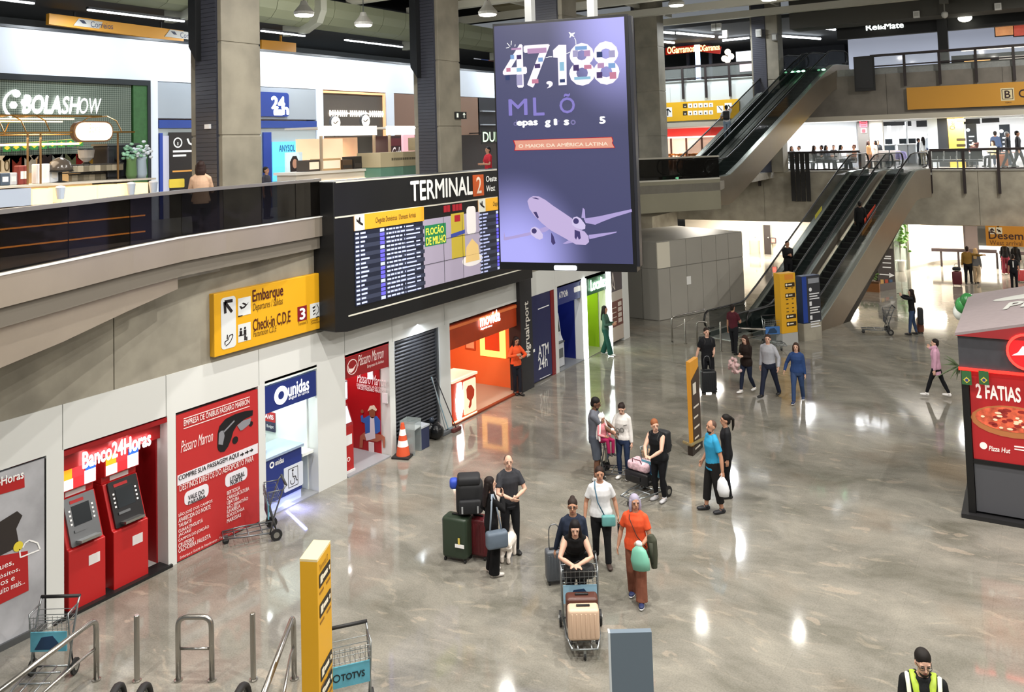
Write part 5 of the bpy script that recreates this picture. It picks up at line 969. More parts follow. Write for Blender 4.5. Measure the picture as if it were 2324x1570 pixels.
tag(F((-21, 0, 0), (0, 1, 0)).rrect(F((-21, 0, 0), (0, 1, 0)).px(911, 336)[0], 5.5, *F((-21, 0, 0), (0, 1, 0)).px(936, 303), .1, 0, .1).build('pink_dispenser', mat('#e8a8b0', .4, emit=.6)), 'pink and red slush dispenser on the juice counter', 'dispenser')
fr = FS; 
for x0, x1, y0, y1, c, nm in ((896, 942, 290, 217, '#7a5f50', 'wall_brown_panel'), (1048, 1087, 300, 222, '#8a6e5c', 'wall_brown_panel'), (1087, 1130, 300, 222, '#23252b', 'wall_dark_bay')):
    a0, b0, a1, b1 = pbox(fr, x0, y0, x1, y1); struct(M().box(-23.25, -23.02, a0, a1, 7.9, 9.66).build(nm, mat(c, .5)))
struct(M().box(-26, -25.8, 33, 40, L2, 8).build('wall_dark_shop', mat('#2a2624', .5)))
t = thing('shop_shelf', 'dark shop shelves left of the hanging screen', 'shelf', (-23, 35, 8)); a0, a1 = fr.px(1089, 260)[0], fr.px(1128, 260)[0]
for i, zz in enumerate((8.35, 9.0)): K(M().box(-23, -22.85, a0, a1, zz, zz + .05).build('board', mat('#aab0b8', .4), t), t)
fr = F((-22.2, 0, 0), (0, 1, 0)); a0, b0, a1, b1 = pbox(fr, 1096, 322, 1124, 302); t = thing('neon_sign', 'pale green outlined letters left of the hanging screen', 'sign', (-22.2, a0, b0)); K(tx(fr, t, mat('#cfe8c8', .5, emit=1.0), [('DUE', (a0, b0, a1 + .3, b0 + .45), {'bold': .01})]), t)
K(fr.rect(a0 - .1, b0 - .1, a1 + .4, b0 + .55, -.02, .02).build('backing', BLACK, t), t); K(M().box(-22.25, -22.2, a0 + .1, a0 + .15, b0, 8.0).box(-23.1, -22.2, a0 + .1, a0 + .15, 7.95, 8.0).build('bracket', BLACK, t), t)
# column fittings
fr = F((-15.98, 0, 0), (0, 1, 0)); a0, b0, a1, b1 = pbox(fr, 1032, 270, 1057, 254); t = thing('exit_sign', 'small black exit sign with white arrow on the middle column', 'sign', (-16, a0, b0)); K(fr.rect(a0, b0, a1, b1, 0, .03).build('panel', mat('#15181a', .4), t), t); cy_ = (b0 + b1) / 2
m = fr.line([(a1 - .14, b0 + .04), (a1 - .14, b1 - .05)], .03, .03, .004); fr.line([(a1 - .2, cy_ + .02), (a1 - .14, b1 - .04), (a1 - .08, cy_ + .02)], .03, .03, .004, m); fr.rect(a0 + .07, b0 + .05, a0 + .16, b1 - .05, .03, .004, m); K(m.build('pictogram', mat('#dfe6da', .5, emit=.5), t), t)
p = ony(473, 287, 13.15); tag(M().box(p.x - .08, p.x + .08, 13.1, 13.16, p.z - .05, p.z + .05).build('door_number_plate', mat('#e8e8e8', .5)), 'small white plate on the dark tiles of the left column', 'plate')

# --- level three, behind the white band
fr = F((-30, 0, 0), (0, 1, 0)); 
t = thing('fascia_sign', 'long amber sign with two slanted white plates at top left', 'sign', (-30, 18, 12)); P = pxl(fr, [(111, 55), (417, 96), (417, 70), (112, 30)]); K(fr.poly(P, -.2, .2).build('panel', mat('#d99a2e', .45, emit=.12), t), t); K(M().box(-30.15, -30.1, P[0][0] + 1, P[0][0] + 1.05, P[0][1] + .3, 12.8).box(-30.15, -30.1, P[1][0] - 1, P[1][0] - .95, P[1][1] + .2, 12.8).build('hangers', DARK, t), t)
for x, y in ((166, 58), (373, 83)):
    k_ = 0; P = pxl(fr, [(x, y), (x + 58, y + 7), (x + 66, y - 8), (x + 12, y - 16)]); K(fr.poly(P, 0, .03).build('plate', mat('#cfcfca', .5), t), t); a, c = fr.px(x + 18, y - 6)
    K(tx(fr, t, mat('#3a4a6a', .5), [('Correios', (a + .35, c - .12, a + 1.25, c + .1))], d=.035), t); K(fr.poly([(a - .1, c + .1), (a + .1, c + .1), (a + .2, c - .02), (a + .05, c - .02)], .03, .004).build('emblem', mat('#22304c', .5), t), t)
a0, b0, a1, b1 = pbox(fr, 594, 116, 672, 92); tag(fr.poly(pxl(fr, [(594, 112), (672, 122), (672, 98), (640, 94), (640, 60), (638, 60), (638, 94), (594, 90)]), -.1, .1).build('amber_panel', mat('#c98c2c', .45, emit=.1)), 'amber panel right of the left column on the top floor', 'panel')
FL_ = F((-26.7, 0, 0), (0, 1, 0)); Lg = mat('#f4fbff', .5, emit=7); gi = 0
lb = ['left of the left column', 'just right of the left column', 'left of the middle column', 'right of the middle column', 'at the top left corner']
for gi, (xa, ya, xb, yb_, n_) in enumerate([(200, 19, 420, 48, 4), (594, 71, 694, 85, 2), (784, 94, 915, 101, 3), (1047, 105, 1124, 112, 3), (-40, -6, 80, 4, 2)]):
    a0, b0 = FL_.px(xa, ya); a1, b1 = FL_.px(xb, yb_); b0 = max(12.3, min(12.72, (b0 + b1) / 2))
    t = thing('ceiling_light_strip', 'row of white light tubes under the olive ceiling edge ' + lb[gi], 'light', (-26.7, a0, b0))
    for i in range(n_): K(M().box(-26.8, -26.7, a0 + (a1 - a0) * (i + .02) / n_, a0 + (a1 - a0) * (i + .98) / n_, b0 - .05, b0).build('tube', Lg, t), t)
    K(M().box(-26.82, -26.68, a0, a1, b0, b0 + .08).build('housing', DARK, t), t)
struct(M().box(-32.9, -32.8, FS.px(760, 100)[0] + 6, FS.px(930, 100)[0] + 9, 10.9, 12.0).build('window_1', mat('#8fa0ac', .3, emit=.25)))
t = thing('exhibition_display', 'colourful display panels on the top floor left of the hanging screen', 'panel', (-30, 45, 11)); fr = F((-30, 0, 0), (0, 1, 0)); a0, b0, a1, b1 = pbox(fr, 1075, 134, 1140, 116)
for i, c in enumerate(['#c9ccd4', '#4a5a8c', '#9a5a50', '#d9dbe0']): K(fr.rect(a0 + (a1 - a0) * i / 4, b0, a0 + (a1 - a0) * (i + .95) / 4, b1, 0, .03).build('sheet', mat(c, .5, emit=.3), t), t)
# round hall lamps in view
for i, (x, y, lb) in enumerate([(690, 34, 'round white lamp under the ceiling right of the left column'), (825, 57, 'round white lamp under the ceiling left of the middle column'), (1107, 33, 'round white lamp under the ceiling left of the hanging screen'), (1535, 12, 'round white lamp at the top right of the hanging screen'), (1746, -1, 'round white lamp cut by the top edge of the picture')]):
    p = onz(x, y, 13.3 if i > 2 else 12.2); t = thing('high_bay_lamp', lb, 'lamp', p); M().lathe((0, 0, 0), [(.34, 0), (.36, .1), (.16, .34), (.1, .5)], 18).build('housing', mat('#c9c9c4', .4), t); pl_ = bpy.data.lights.new('high_bay_light', 'POINT'); pl_.energy = 230 if i < 3 else 90; pl_.color = (1, .96, .88); pl_.shadow_soft_size = .15; po_ = bpy.data.objects.new('high_bay_light', pl_); COL.objects.link(po_); po_.location = (p.x, p.y, p.z - .35); M().disc((0, 0, -.01), (0, 0, 1), .3, .05).build('lens', mat('#fffdf2', .5, emit=14 if i < 3 else 6), t); M().tube([(0, 0, .5), (0, 0, 14.3 - p.z)], .02, 6).build('rod', STEELD, t)
# ================================================================ ESCALATORS
TRUSS = mat('#9a9184', 0.3, 0.75, noise=0.1, nscale=0.5); GLE = mat('#1d2726', 0.06, spec=0.7, alpha=0.42); HAND = mat('#0d0d0e', 0.4); STEP = mat('#101314', 0.6, 0.2); DECK = mat('#aeb3ab', 0.3, 0.7)
def escalator(label, base, top_z, d, run, hw=0.47, lo=1.9, hi=1.6, hid_truss=False, sticker=False):
    """base: point on the axis where the slope starts; d: plan direction of travel upward; run: plan length of the slope"""
    rz = math.atan2(d[1], d[0]) - PI / 2; rise = top_z - base[2]
    t = thing('escalator', label, 'escalator', base, rz)                # local: y along, x right
    def line(off, s0=-lo, s1=None, n=6):                               # height profile following the slope, off above the step line
        s1 = run + hi if s1 is None else s1; P = [(s0, off), (-0.35, off), (0.0, off + 0.06)]
        P += [(run * k / 10, off + rise * k / 10 + (0.06 if k == 0 else 0)) for k in range(1, 10)]
        P += [(run, off + rise - 0.06), (run + 0.4, off + rise), (s1, off + rise)]; return P
    W_ = hw + 0.26
    up_, lo_ = line(0.02), line(-1.05)
    for sx in (-1, 1):
        m = M(); P = [(y, z) for y, z in line(0.18)]; Q = [(y, max(z, -base[2] if base[2] > 1 and False else (-0.02 if base[2] < 1 else -1.3))) for y, z in line(-1.1, -lo, run + hi)][::-1]
        m.prism(P + Q, 'x', sx * W_ - 0.03, sx * W_ + 0.03); m.build('truss_side', TRUSS, t)
        m = M(); A = line(0.18)
        for (y0, z0), (y1, z1) in zip(A[:-1], A[1:]): m.extr([(sx * (hw + 0.02), y0, z0), (sx * (W_ + 0.03), y0, z0), (sx * (W_ + 0.03), y1, z1), (sx * (hw + 0.02), y1, z1)], (0, 0, 0.03))
        m.build('deck_strip', DECK, t)
        g = M(); A = line(0.2, -lo + 0.1, run + hi - 0.1); B = line(0.92, -lo + 0.1, run + hi - 0.1)[::-1]; g.prism(A + B, 'x', sx * (hw + 0.12) - 0.008, sx * (hw + 0.12) + 0.008); gl = g.build('glass_panel', GLE, t)
        H = line(0.96, -lo, run + hi); s0, s1 = -lo, run + hi; lz, hz_ = 0.96, rise + 0.96
        loop0 = [(s0 + 0.35, 0.28), (s0 + 0.05, 0.3), (s0 - 0.18, 0.45), (s0 - 0.24, 0.64), (s0 - 0.16, 0.86)]
        loop1 = [(s1 + 0.16, hz_ - 0.1), (s1 + 0.24, hz_ - 0.32), (s1 + 0.18, hz_ - 0.52), (s1 - 0.05, hz_ - 0.66), (s1 - 0.35, hz_ - 0.68)]
        M().tube([(sx * (hw + 0.12), y, z) for y, z in loop0 + H + loop1], [(0.045, 0.03)] * (len(loop0) + len(H) + len(loop1)), 8, up=(1, 0, 0)).build('handrail', HAND, t, smooth=True)
        M().prism([(y, z + 0.0) for y, z in line(0.0)] + [(y, z) for y, z in line(0.2)][::-1], 'x', sx * (hw + 0.02) - 0.012, sx * (hw + 0.02) + 0.012).build('skirt', mat('#4a5250', 0.35, 0.6), t)
    m = M(); nst = int(rise / 0.2); dy = run / nst; dz = rise / nst
    for k in range(nst): m.box(-hw, hw, k * dy, (k + 1) * dy + 0.02, (k + 0) * dz - 0.12, (k + 1) * dz - 0.0)
    m.box(-hw, hw, -0.8, 0, -0.1, 0.0); m.box(-hw, hw, run, run + 0.7, rise - 0.2, rise)
    m.build('steps', STEP, t)
    e = M()
    for k in range(nst): e.box(-hw, hw, k * dy - 0.012, k * dy + 0.012, (k + 1) * dz - 0.02, (k + 1) * dz + 0.006)
    e.build('step_edges', mat('#333b37', 0.5, 0.3), t)
    M().box(-W_, W_, -lo - 0.05, -0.75, -0.03 if base[2] > 1 else 0.0, 0.02).box(-W_, W_, run + 0.65, run + hi + 0.2, rise - 0.1, rise + 0.015).build('landing_plate', mat('#b9bdb9', 0.3, 0.7), t)
    m = M(); m.prism([(y, z - 0.02) for y, z in line(-1.06, 0.9 if base[2] < 1 else -lo)] + [(y, z) for y, z in line(-1.0, 0.9 if base[2] < 1 else -lo)][::-1], 'x', -W_, W_)
    m.build('underside', mat('#5a564f', 0.5, 0.3), t)
    if base[2] > 1: M().box(-W_, W_, -lo - 0.02, -lo + 0.04, -1.1, 0.0).build('end_plate', TRUSS, t)
    if sticker:
        F((hw + 0.10, run * .3, rise * .3), (0, run, rise), (0, 0, 1))
        for s, c in ((.33, '#c9c24a'), (.62, '#c9c24a')):
            M().extr([(hw * -1 - 0.1, run * s, rise * s + .3), (hw * -1 - .1, run * (s + .07), rise * (s + .07) + .3), (hw * -1 - .1, run * (s + .07), rise * (s + .07) + .48), (hw * -1 - .1, run * s, rise * s + .48)], (0.004, 0, 0)).build('yellow_sticker', mat(c, .5), t)
    return t
D1 = (math.sin(rad(16.2)), math.cos(rad(16.2)))
escalator('lower escalator nearer the camera, with pale metal side, behind the blue totem', (-8.62, 34.35, 0), L2, D1, 9.1, lo=2.5, sticker=True)
escalator('lower escalator on the far side, carrying the person in black with folded hands', (-10.1, 33.95, 0), L2, D1, 9.1, lo=2.5, sticker=True)
t_refl = thing('glass_reflection', 'red and amber sheet on the glass side of the nearer lower escalator', 'poster', (-6.75, 39.2, 3.4), -rad(16.2))  # coloured sheets stand in for a reflection on the glass
M().extr([(0, -0.5, 0.05), (0, 0.55, 0.65), (0, 0.55, 1.0), (0, -0.5, 0.45)], (0.006, 0, 0)).build('red_reflection', mat('#c8442c', .4), t_refl); M().extr([(0, -0.75, -0.22), (0, 0.15, 0.3), (0, 0.15, 0.42), (0, -0.75, -0.02)], (0.006, 0, 0)).build('amber_reflection', mat('#c98a34', .4), t_refl)
D2 = (math.sin(rad(18.5)), math.cos(rad(18.5))); PR = (D2[1], -D2[0])
rb = Vector((-12.5, 38.7, 5.5))
escalator('upper escalator nearer the camera, with broad metal side', (rb.x - PR[0] * .78, rb.y - PR[1] * .78, 5.5), 10.9, D2, 9.2, lo=1.4)
escalator('upper escalator on the far side, carrying the person with the dark backpack', (rb.x - PR[0] * 2.35, rb.y - PR[1] * 2.35, 5.5), 10.9, D2, 9.2, lo=1.4)
# green lamps at the head of the upper escalators and along the landing fascia
for i, (x, y, zz) in enumerate([(1766, 166, 0), (1798, 163, 0), (1812, 162, 0), (1823, 161, 0), (1869, 158, 0)]):
    p = ony(x, y, 46.6); tag(M().ball((p.x, p.y, p.z), (.1, .06, .05)).build('green_lamp', mat('#9affc0', .5, emit=8)), 'small glowing green lamp in the row at the head of the upper escalators', 'lamp', 'green lamps of the upper escalators')
for i, (x, y) in enumerate([(1538, 404), (1598, 403)]):
    p = ond(x, y, 40.6 + i * .5); tag(M().ball((p.x, p.y, p.z), (.12, .05, .05)).build('green_lamp', mat('#9affc0', .5, emit=8)), ['small glowing green lamp on the landing edge below the glass, the left one', 'small glowing green lamp on the landing edge near the upper escalators'][i], 'lamp')

# ================================================================ BRIDGE RAILINGS AND SIGNS
MAR = mat('#241a1a', 0.45)
def bridge_rail(label, x0, x1, zr, zd, zf, step, glass=True, y=YB - 0.12, mt=MAR):
    t = thing('railing', label, 'railing', (x0, y, zd)); L = x1 - x0
    M().box(0, L, -.06, .08, zr - zd - .12, zr - zd).build('handrail', mt, t); n = max(1, round(L / step))
    for i in range(n + 1): x = L * i / n; M().box(x - .06, x + .06, -.05, .07, 0, zr - zd - .1).build('post', mt, t)
    M().box(0, L, 0, .04, zf - zd + .03, zf - zd + .1).build('bottom_rail', mt, t)
    if glass: M().box(0, L, .0, .015, zf - zd + .12, zr - zd - .14).build('glass', mat('#cfd8d6', .05, alpha=.12), t)
bridge_rail('dark railing along the bridge on the middle floor, right of the escalators', -5.25, 6.6, 6.55, 4.35, L2, 1.45)
bridge_rail('dark railing along the bridge on the middle floor, left of the escalators', ony(1722, 345, YB).x, ony(1952, 345, YB).x, 6.55, 4.7, L2, 2.2)
bridge_rail('dark railing along the top floor above the amber check-in sign', ony(1975, 120, YB).x, 6.6, 11.45, 9.75, L3, 1.55)
bridge_rail('dark railing along the top floor above the long yellow pictogram sign', ony(1500, 180, YB).x, ony(1712, 160, YB).x, 11.6, 9.7, L3, 1.3)
t = thing('banner_cluster', 'group of narrow black banners hanging over the middle railing beside the escalator', 'banner', (ony(1795, 400, YB - .19).x, YB - .19, 3.9))
for i in range(4): M().box(i * .26, i * .26 + .22, -.04, .0, 0, 2.6).build('banner_strip', mat('#141313', .6), t)
t = thing('dark_panel_block', 'dark panel block at the left end of the top floor railing', 'panel', (ony(1938, 150, YB - .2).x, YB - .2, 9.2)); M().box(0, 1.0, -.06, .0, .4, 2.2).build('panel', mat('#0e0f11', .5), t); M().box(.08, .92, -.08, -.06, .55, 2.05).build('inset', mat('#1a1b1e', .5), t)  # plain dark block over the railing corner, no lamp in it
# amber check-in sign
fr = F((0, YB - 0.14, 0), (1, 0, 0)); t = thing('check_in_sign', 'long amber check-in sign with boxed letter B on the bridge', 'sign', (-3, YB - .1, 8.6)); a0, b0 = fr.px(2060, 249); b1 = fr.px(2060, 199)[1]
K(fr.rect(a0, b0, 6.5, b1, -.04, .06).build('panel', mat('#c08a2c', .45), t), t); a, c = fr.px(2272, 229); K(fr.rect(a, c, a + .56, c + .6, .02, .006).build('letter_field', mat('#d6c9a0', .5), t), t); m = fr.line([(a + .06, c + .08), (a + .5, c + .08), (a + .5, c + .54), (a + .06, c + .54), (a + .06, c + .08)], .03, .026, .003); text(fr, 'B', (a + .17, c + .13, a + .4, c + .48), m, d=.027, bold=.02)
text(fr, 'Check-in', (a + .75, c + .12, a + 2.55, c + .5), m, d=.022, bold=.015); text(fr, 'TERM', (a + .16, c - .13, a + .42, c - .06), m, d=.022); K(m.build('lettering', mat('#2d1412', .5), t), t)
# yellow pictogram sign
t = thing('pictogram_sign', 'long yellow sign with white arrow field and two rows of pictograms', 'sign', (-18, YB - .1, 8.6)); k = 3.924; z = lambda x, y: (1420 + x / k, y / k)
P = pxl(fr, [z(318, 1085), z(1012, 1052), z(1010, 880), z(318, 918)]); K(fr.poly(P, -.04, .06).build('panel', mat('#e0ae22', .45), t), t); m = M(); pm = M(); dk = M()
fr.rect(*pbox(fr, *z(340, 1042), *z(413, 955)), .02, .004, m)
for j, yy in enumerate((962, 1028)):
    for i in range(6):
        x0 = 512 + i * 46; q4 = pbox(fr, *z(x0, yy - i * 1.5), *z(x0 + 36, yy - 40 - i * 1.5)); fr.rect(*q4, .02, .004, dk if i == 0 else m); w_ = q4[2] - q4[0]; h_ = q4[3] - q4[1]
        fr.disc(q4[0] + w_ * .5, q4[1] + h_ * (.35 + .1 * (i % 3)), w_ * .16, .026, .003, m if i == 0 else pm, 8); fr.rect(q4[0] + w_ * .35, q4[1] + h_ * .2, q4[0] + w_ * .65, q4[1] + h_ * .3, .026, .003, m if i == 0 else pm)
for x0, y0, s in ((815, 1005, 55), (885, 985, 60)): fr.rect(*pbox(fr, *z(x0, y0), *z(x0 + s, y0 - s - 10)), .02, .004, m)
G = lambda *p: [fr.px(*z(*i)) for i in p]; fr.line(G((376, 1030), (376, 970)), .07, .026, .003, pm); fr.line(G((350, 1000), (376, 968), (402, 998)), .07, .026, .003, pm); fr.line(G((825, 945), (860, 985)), .04, .026, .003, pm); fr.line(G((915, 935), (940, 970)), .07, .026, .003, pm)
K(m.build('pictogram_fields', mat('#eef0ee', .5), t), t); K(dk.build('dark_fields', mat('#3a3220', .5), t), t); K(pm.build('pictograms', mat('#22252c', .5), t), t)
# hanging arrivals sign under the bridge
fr = F((0, 46.6, 0), (1, 0, 0)); k = 3.568; z = lambda x, y: (1840 + x / k, 240 + y / k); t = thing('arrivals_sign', 'amber west arrivals sign hanging below the bridge', 'sign', (2, 46.6, 2)); a0, b0 = fr.px(*z(1422, 1133)); b1 = fr.px(*z(1418, 972))[1]
K(fr.rect(a0, b0, 4.6, b1, -.1, .1).build('panel', mat('#b97a1e', .45, emit=.08), t), t); m = M()
for x0, x1, y0, y1 in ((1442, 1493, 1038, 985), (1503, 1548, 1036, 985)): fr.rect(*pbox(fr, *z(x0, y0), *z(x1, y1)), .0, .006, m)
K(m.build('pictogram_fields', mat('#d9d0b4', .5), t), t); m = M(); G = lambda *p: [fr.px(*z(*i)) for i in p]; fr.line(G((1467, 1030), (1467, 995)), .05, .006, .003, m); fr.line(G((1450, 1012), (1467, 993), (1485, 1012)), .05, .006, .003, m); fr.line(G((1508, 1000), (1540, 1022)), .06, .006, .003, m); fr.line(G((1520, 1022), (1530, 1005)), .04, .006, .003, m)
a, c = fr.px(*z(1445, 1095)); text(fr, 'Desembarque Oeste', (a, c, a + 4.25, c + .45), m, d=.004, bold=.015); K(m.build('lettering', mat('#3a1a10', .5), t), t); m = M(); a, c = fr.px(*z(1450, 1120)); text(fr, 'West arrival', (a, c - .03, a + 1.32, c + .19), m, d=.004); K(m.build('small_lettering', mat('#6a3f14', .5), t), t)
K(M().box(a0 + .5, a0 + .56, 46.6, 46.64, b1, 2.8).box(a0 + 3, a0 + 3.06, 46.6, 46.64, b1, 2.8).build('hanger', DARK, t), t)

# ================================================================ GROUND FLOOR BEHIND THE BRIDGE
t = thing('barrier_rail', 'long dark barrier rail on thin posts in the arrivals corridor', 'barrier', (0, 0, 0)); p0 = onz(2137, 605); p1 = onz(2265, 610); fr_ = lambda x: p0 + (p1 - p0) * ((x - 2137) / 128)
a = fr_(2115); b = fr_(2264); M().extr([(a.x, a.y, .82), (b.x, b.y, .82), (b.x, b.y + .25, .82), (a.x, a.y + .25, .82)], (0, 0, .16)).build('bar', MAR, t)
for x in (2137, 2177, 2264): q_ = fr_(x); M().box(q_.x - .05, q_.x + .05, q_.y + .05, q_.y + .15, 0, .85).build('post', MAR, t)
c = onz(2265, 612); t = thing('barrier_rail', 'second dark barrier rail behind the two women at the far right', 'barrier', (c.x, c.y, 0)); M().box(.1, 5, .0, .25, .82, .98).build('bar', MAR, t)
for i in range(3): M().box(.15 + i * 1.6, .25 + i * 1.6, .05, .15, 0, .85).build('post', MAR, t)
q0 = onz(2195, 594); q1 = onz(2222, 594); struct(M().box(q0.x - .4, q1.x, q0.y + .1, q0.y + .5, 0, 2.8).build('column_service', mat('#4a3f3c', .5)))
tag(M().box(q1.x + .1, q1.x + 1.2, q1.y - .8, q1.y - .7, 0, 1.0).build('white_screen', mat('#e6e8ea', .5)), 'low white partition screen beside the dark corridor column', 'screen')
# a-board
b0 = onz(1992, 661); b1 = onz(2027, 655); fr = F((b0.x, b0.y, 0), (b1.x - b0.x, b1.y - b0.y, 0)); w_ = (Vector(b1) - Vector(b0)).length; t = thing('a_board_sign', 'brown angular sign board with white arrow beside the escalator side', 'sign', (b0.x, b0.y, 0)); ta = lambda x, y: fr.px(x, y)
P = [ta(1992, 655), ta(2033, 650), ta(2027, 564), ta(2018, 564), ta(1992, 600)]; K(fr.poly(P, -.1, .1).build('board', mat('#3f3735', .5), t), t); K(fr.rect(0, 0.0, w_ * 1.05, .32, -.3, .42).build('base', mat('#6a625e', .5), t), t)
m = fr.line([ta(1996, 622), ta(2022, 624)], .05, .0, .005); fr.poly([ta(2018, 619), ta(2030, 625), ta(2018, 630)], 0, .005, m)
for y in (581, 586, 596, 606): fr.line([ta(2003, y), ta(2022, y + 1)], .05, 0, .005, m)
K(m.build('printed_marks', TXT_W, t), t)
for i, c in enumerate(['#c9a05c', '#b0482c', '#3a5a7c']): K(fr.poly([ta(1998 + i * 10, 634), ta(2005 + i * 10, 634), ta(2006 + i * 10, 646), ta(1999 + i * 10, 646)], .0, .006).build('coloured_bar', mat(c, .5), t), t)
p = onz(1975, 660); t = thing('planter_box', 'wooden planter box with green plants beside the brown sign board', 'planter', (p.x, p.y, 0)); M().box(-.5, .45, -.3, .3, 0, .4).build('box', mat('#8a5a30', .5), t); M().box(-.5, .45, -.3, .3, .4, .48).build('rim', mat('#5a3a20', .5), t); mm = M(); rr = random.Random(3)
for i in range(40): mm.ball((rr.uniform(-.42, .38), rr.uniform(-.22, .22), .55 + rr.random() * .25), (.07, .05, .05), 6, 4)
o = mm.build('leaves', mat('#5f7a3c', .7), t, smooth=True); o['kind'] = 'stuff'
p = onz(2040, 618); t = thing('tall_plant', 'tall potted plant with bright green leaves behind the glass door', 'plant', (p.x, p.y + .6, 0)); M().lathe((0, 0, 0), [(.22, 0), (.3, .5), (.3, .55)], 16).build('pot', mat('#d6d4ce', .5), t); M().tube([(0, 0, .5), (.05, 0, 1.6)], .03, 6).build('stem', mat('#5a4a34', .7), t); mm = M()
for i in range(60): mm.ball((rr.gauss(0.05, .24), rr.gauss(0, .2), 1.9 + rr.gauss(0, .35)), (.1, .06, .07), 6, 4)
o = mm.build('leaves', mat('#6fa24a', .6), t, smooth=True); o['kind'] = 'stuff'
q0 = onz(2030, 618); q1 = onz(2060, 611); d = struct(M().extr([q0, q1, q1 + Vector((0, .05, 0)), q0 + Vector((0, .05, 0))], (0, 0, 2.7)).build('door_3', mat('#aebcb4', .1, alpha=.35))); M().box(q0.x - .05, q0.x + .05, q0.y - .05, q0.y + .05, 0, 2.7).box(q1.x - .05, q1.x + .05, q1.y - .05, q1.y + .05, 0, 2.7).build('door_frame', mat('#8d9086', .4, .5), d)

# ================================================================ LEVEL TWO BEHIND THE RAILING
t = thing('gate_sign', 'glowing red sign with a boxed number on the dark brown pillar', 'sign', (c0.x, 51.7, 7)); fr = F((0, 51.78, 0), (1, 0, 0)); K(fr.rrect(*pbox(fr, 1951, 289, 1968, 272), .05, 0, .04).build('red_face', mat('#d8485a', .5, emit=.7), t), t); K(fr.rrect(*pbox(fr, 1954, 302, 1967, 291), .03, 0, .04).build('number_field', mat('#e8b0a0', .5, emit=.6), t), t); q4 = pbox(fr, 1958, 301, 1963, 293); m = M(); text(fr, '1', q4, m, d=.042, bold=.03)
for i in range(3): a0, b0, a1, b1 = pbox(fr, 1954, 277 + i * 5, 1966, 275 + i * 5); fr.rect(a0, b0, a1, b0 + .06, .04, .004, m)
K(m.build('lettering', mat('#7a1420', .5), t), t)
t = thing('check_in_column_sign', 'tall yellow column sign reading check upward, behind the railing', 'sign', (0, 50.5, L2)); fr = F((0, 50.5, 0), (1, 0, 0)); a0, b0, a1, b1 = pbox(fr, 2155, 380, 2185, 268); K(M().box(a0, a1, 50.5, 50.9, L2, 8.1).build('column', mat('#e2bc44', .5, emit=.15), t), t); m = M(); text(fr, 'Check-in', (a0 + .12, fr.px(2160, 294)[1], a0 + .36, 8.3), m, d=.004, bold=.01, vert=True); fr.rect(a0 + .0, b0, a0 + .04, b1, 0, .004, m)
for y in (273, 316, 329): a, c = fr.px(2171, y + 4); fr.rrect(a, c, a + .42, c + .14, .03, .0, .005, m)
for i in range(4): a, c = fr.px(2160, 350 + i * 4); fr.rect(a, c, a + .2, c + .05, 0, .004, m)
K(m.build('lettering', mat('#3a2c14', .5), t), t)
for i, (x, y0, y1, lb) in enumerate([(2205, 345, 280, 'tall dark stand with white round mark behind the seated person in brown'), (2281, 345, 282, 'tall dark stand with white round mark behind the person in the cap')]):
    fr = F((0, 54 - i, 0), (1, 0, 0)); a0, b0, a1, b1 = pbox(fr, x - 10, y0, x + 10, y1); t = thing('display_stand', lb, 'stand', ((a0 + a1) / 2, 54 - i, L2)); K(M().box(a0, a1, 54 - i, 54.2 - i, L2, b1).build('panel', mat('#26303a', .4), t), t); a = (a0 + a1) / 2; m = fr.disc(a - .15, b1 - .35, .1, 0, .01)
    for j in range(4): fr.rect(a0 + .12, b1 - .75 - .22 * j, a1 - .12 - .1 * (j % 2), b1 - .68 - .22 * j, 0, .008, m)
    K(m.build('printed_marks', mat('#eaf2f6', .5, emit=.5), t), t)
for i, (x0, x1, y0, y1) in enumerate([(2004, 2058, 275, 286), (2060, 2068, 272, 286), (2080, 2126, 270, 288), (2186, 2272, 266, 282)]):
    fr = F((0, 60, 0), (1, 0, 0)); a0, b0, a1, b1 = pbox(fr, x0, y1, x1, y0); t = thing('hanging_monitor', ['row of dark monitors hanging at the left of the check-in hall', 'small dark monitor hanging between the larger ones', 'row of dark monitors hanging left of the yellow column sign', 'row of dark monitors hanging right of the yellow column sign'][i], 'monitor', (a0, 60, b0)); n_ = max(1, int((a1 - a0) / .9))
    for j in range(n_): K(M().box(a0 + (a1 - a0) * j / n_, a0 + (a1 - a0) * (j + .9) / n_, 60, 60.2, b0 + .05 * (j % 2), b1).build('screen', mat('#3b3d42', .4), t), t)
    K(M().box((a0 + a1) / 2 - .05, (a0 + a1) / 2 + .05, 60.05, 60.1, b1, 8.1).build('hanger', DARK, t), t)
fr = F((0, 62, 0), (1, 0, 0))
for i, x in enumerate((2017, 2054)): a0 = fr.px(x - 3, 300)[0]; a1 = fr.px(x + 3, 300)[0]; struct(M().box(a0, a1, 62, 62.4, L2, 8.1).build('column_hall', mat('#8f9498', .5)))
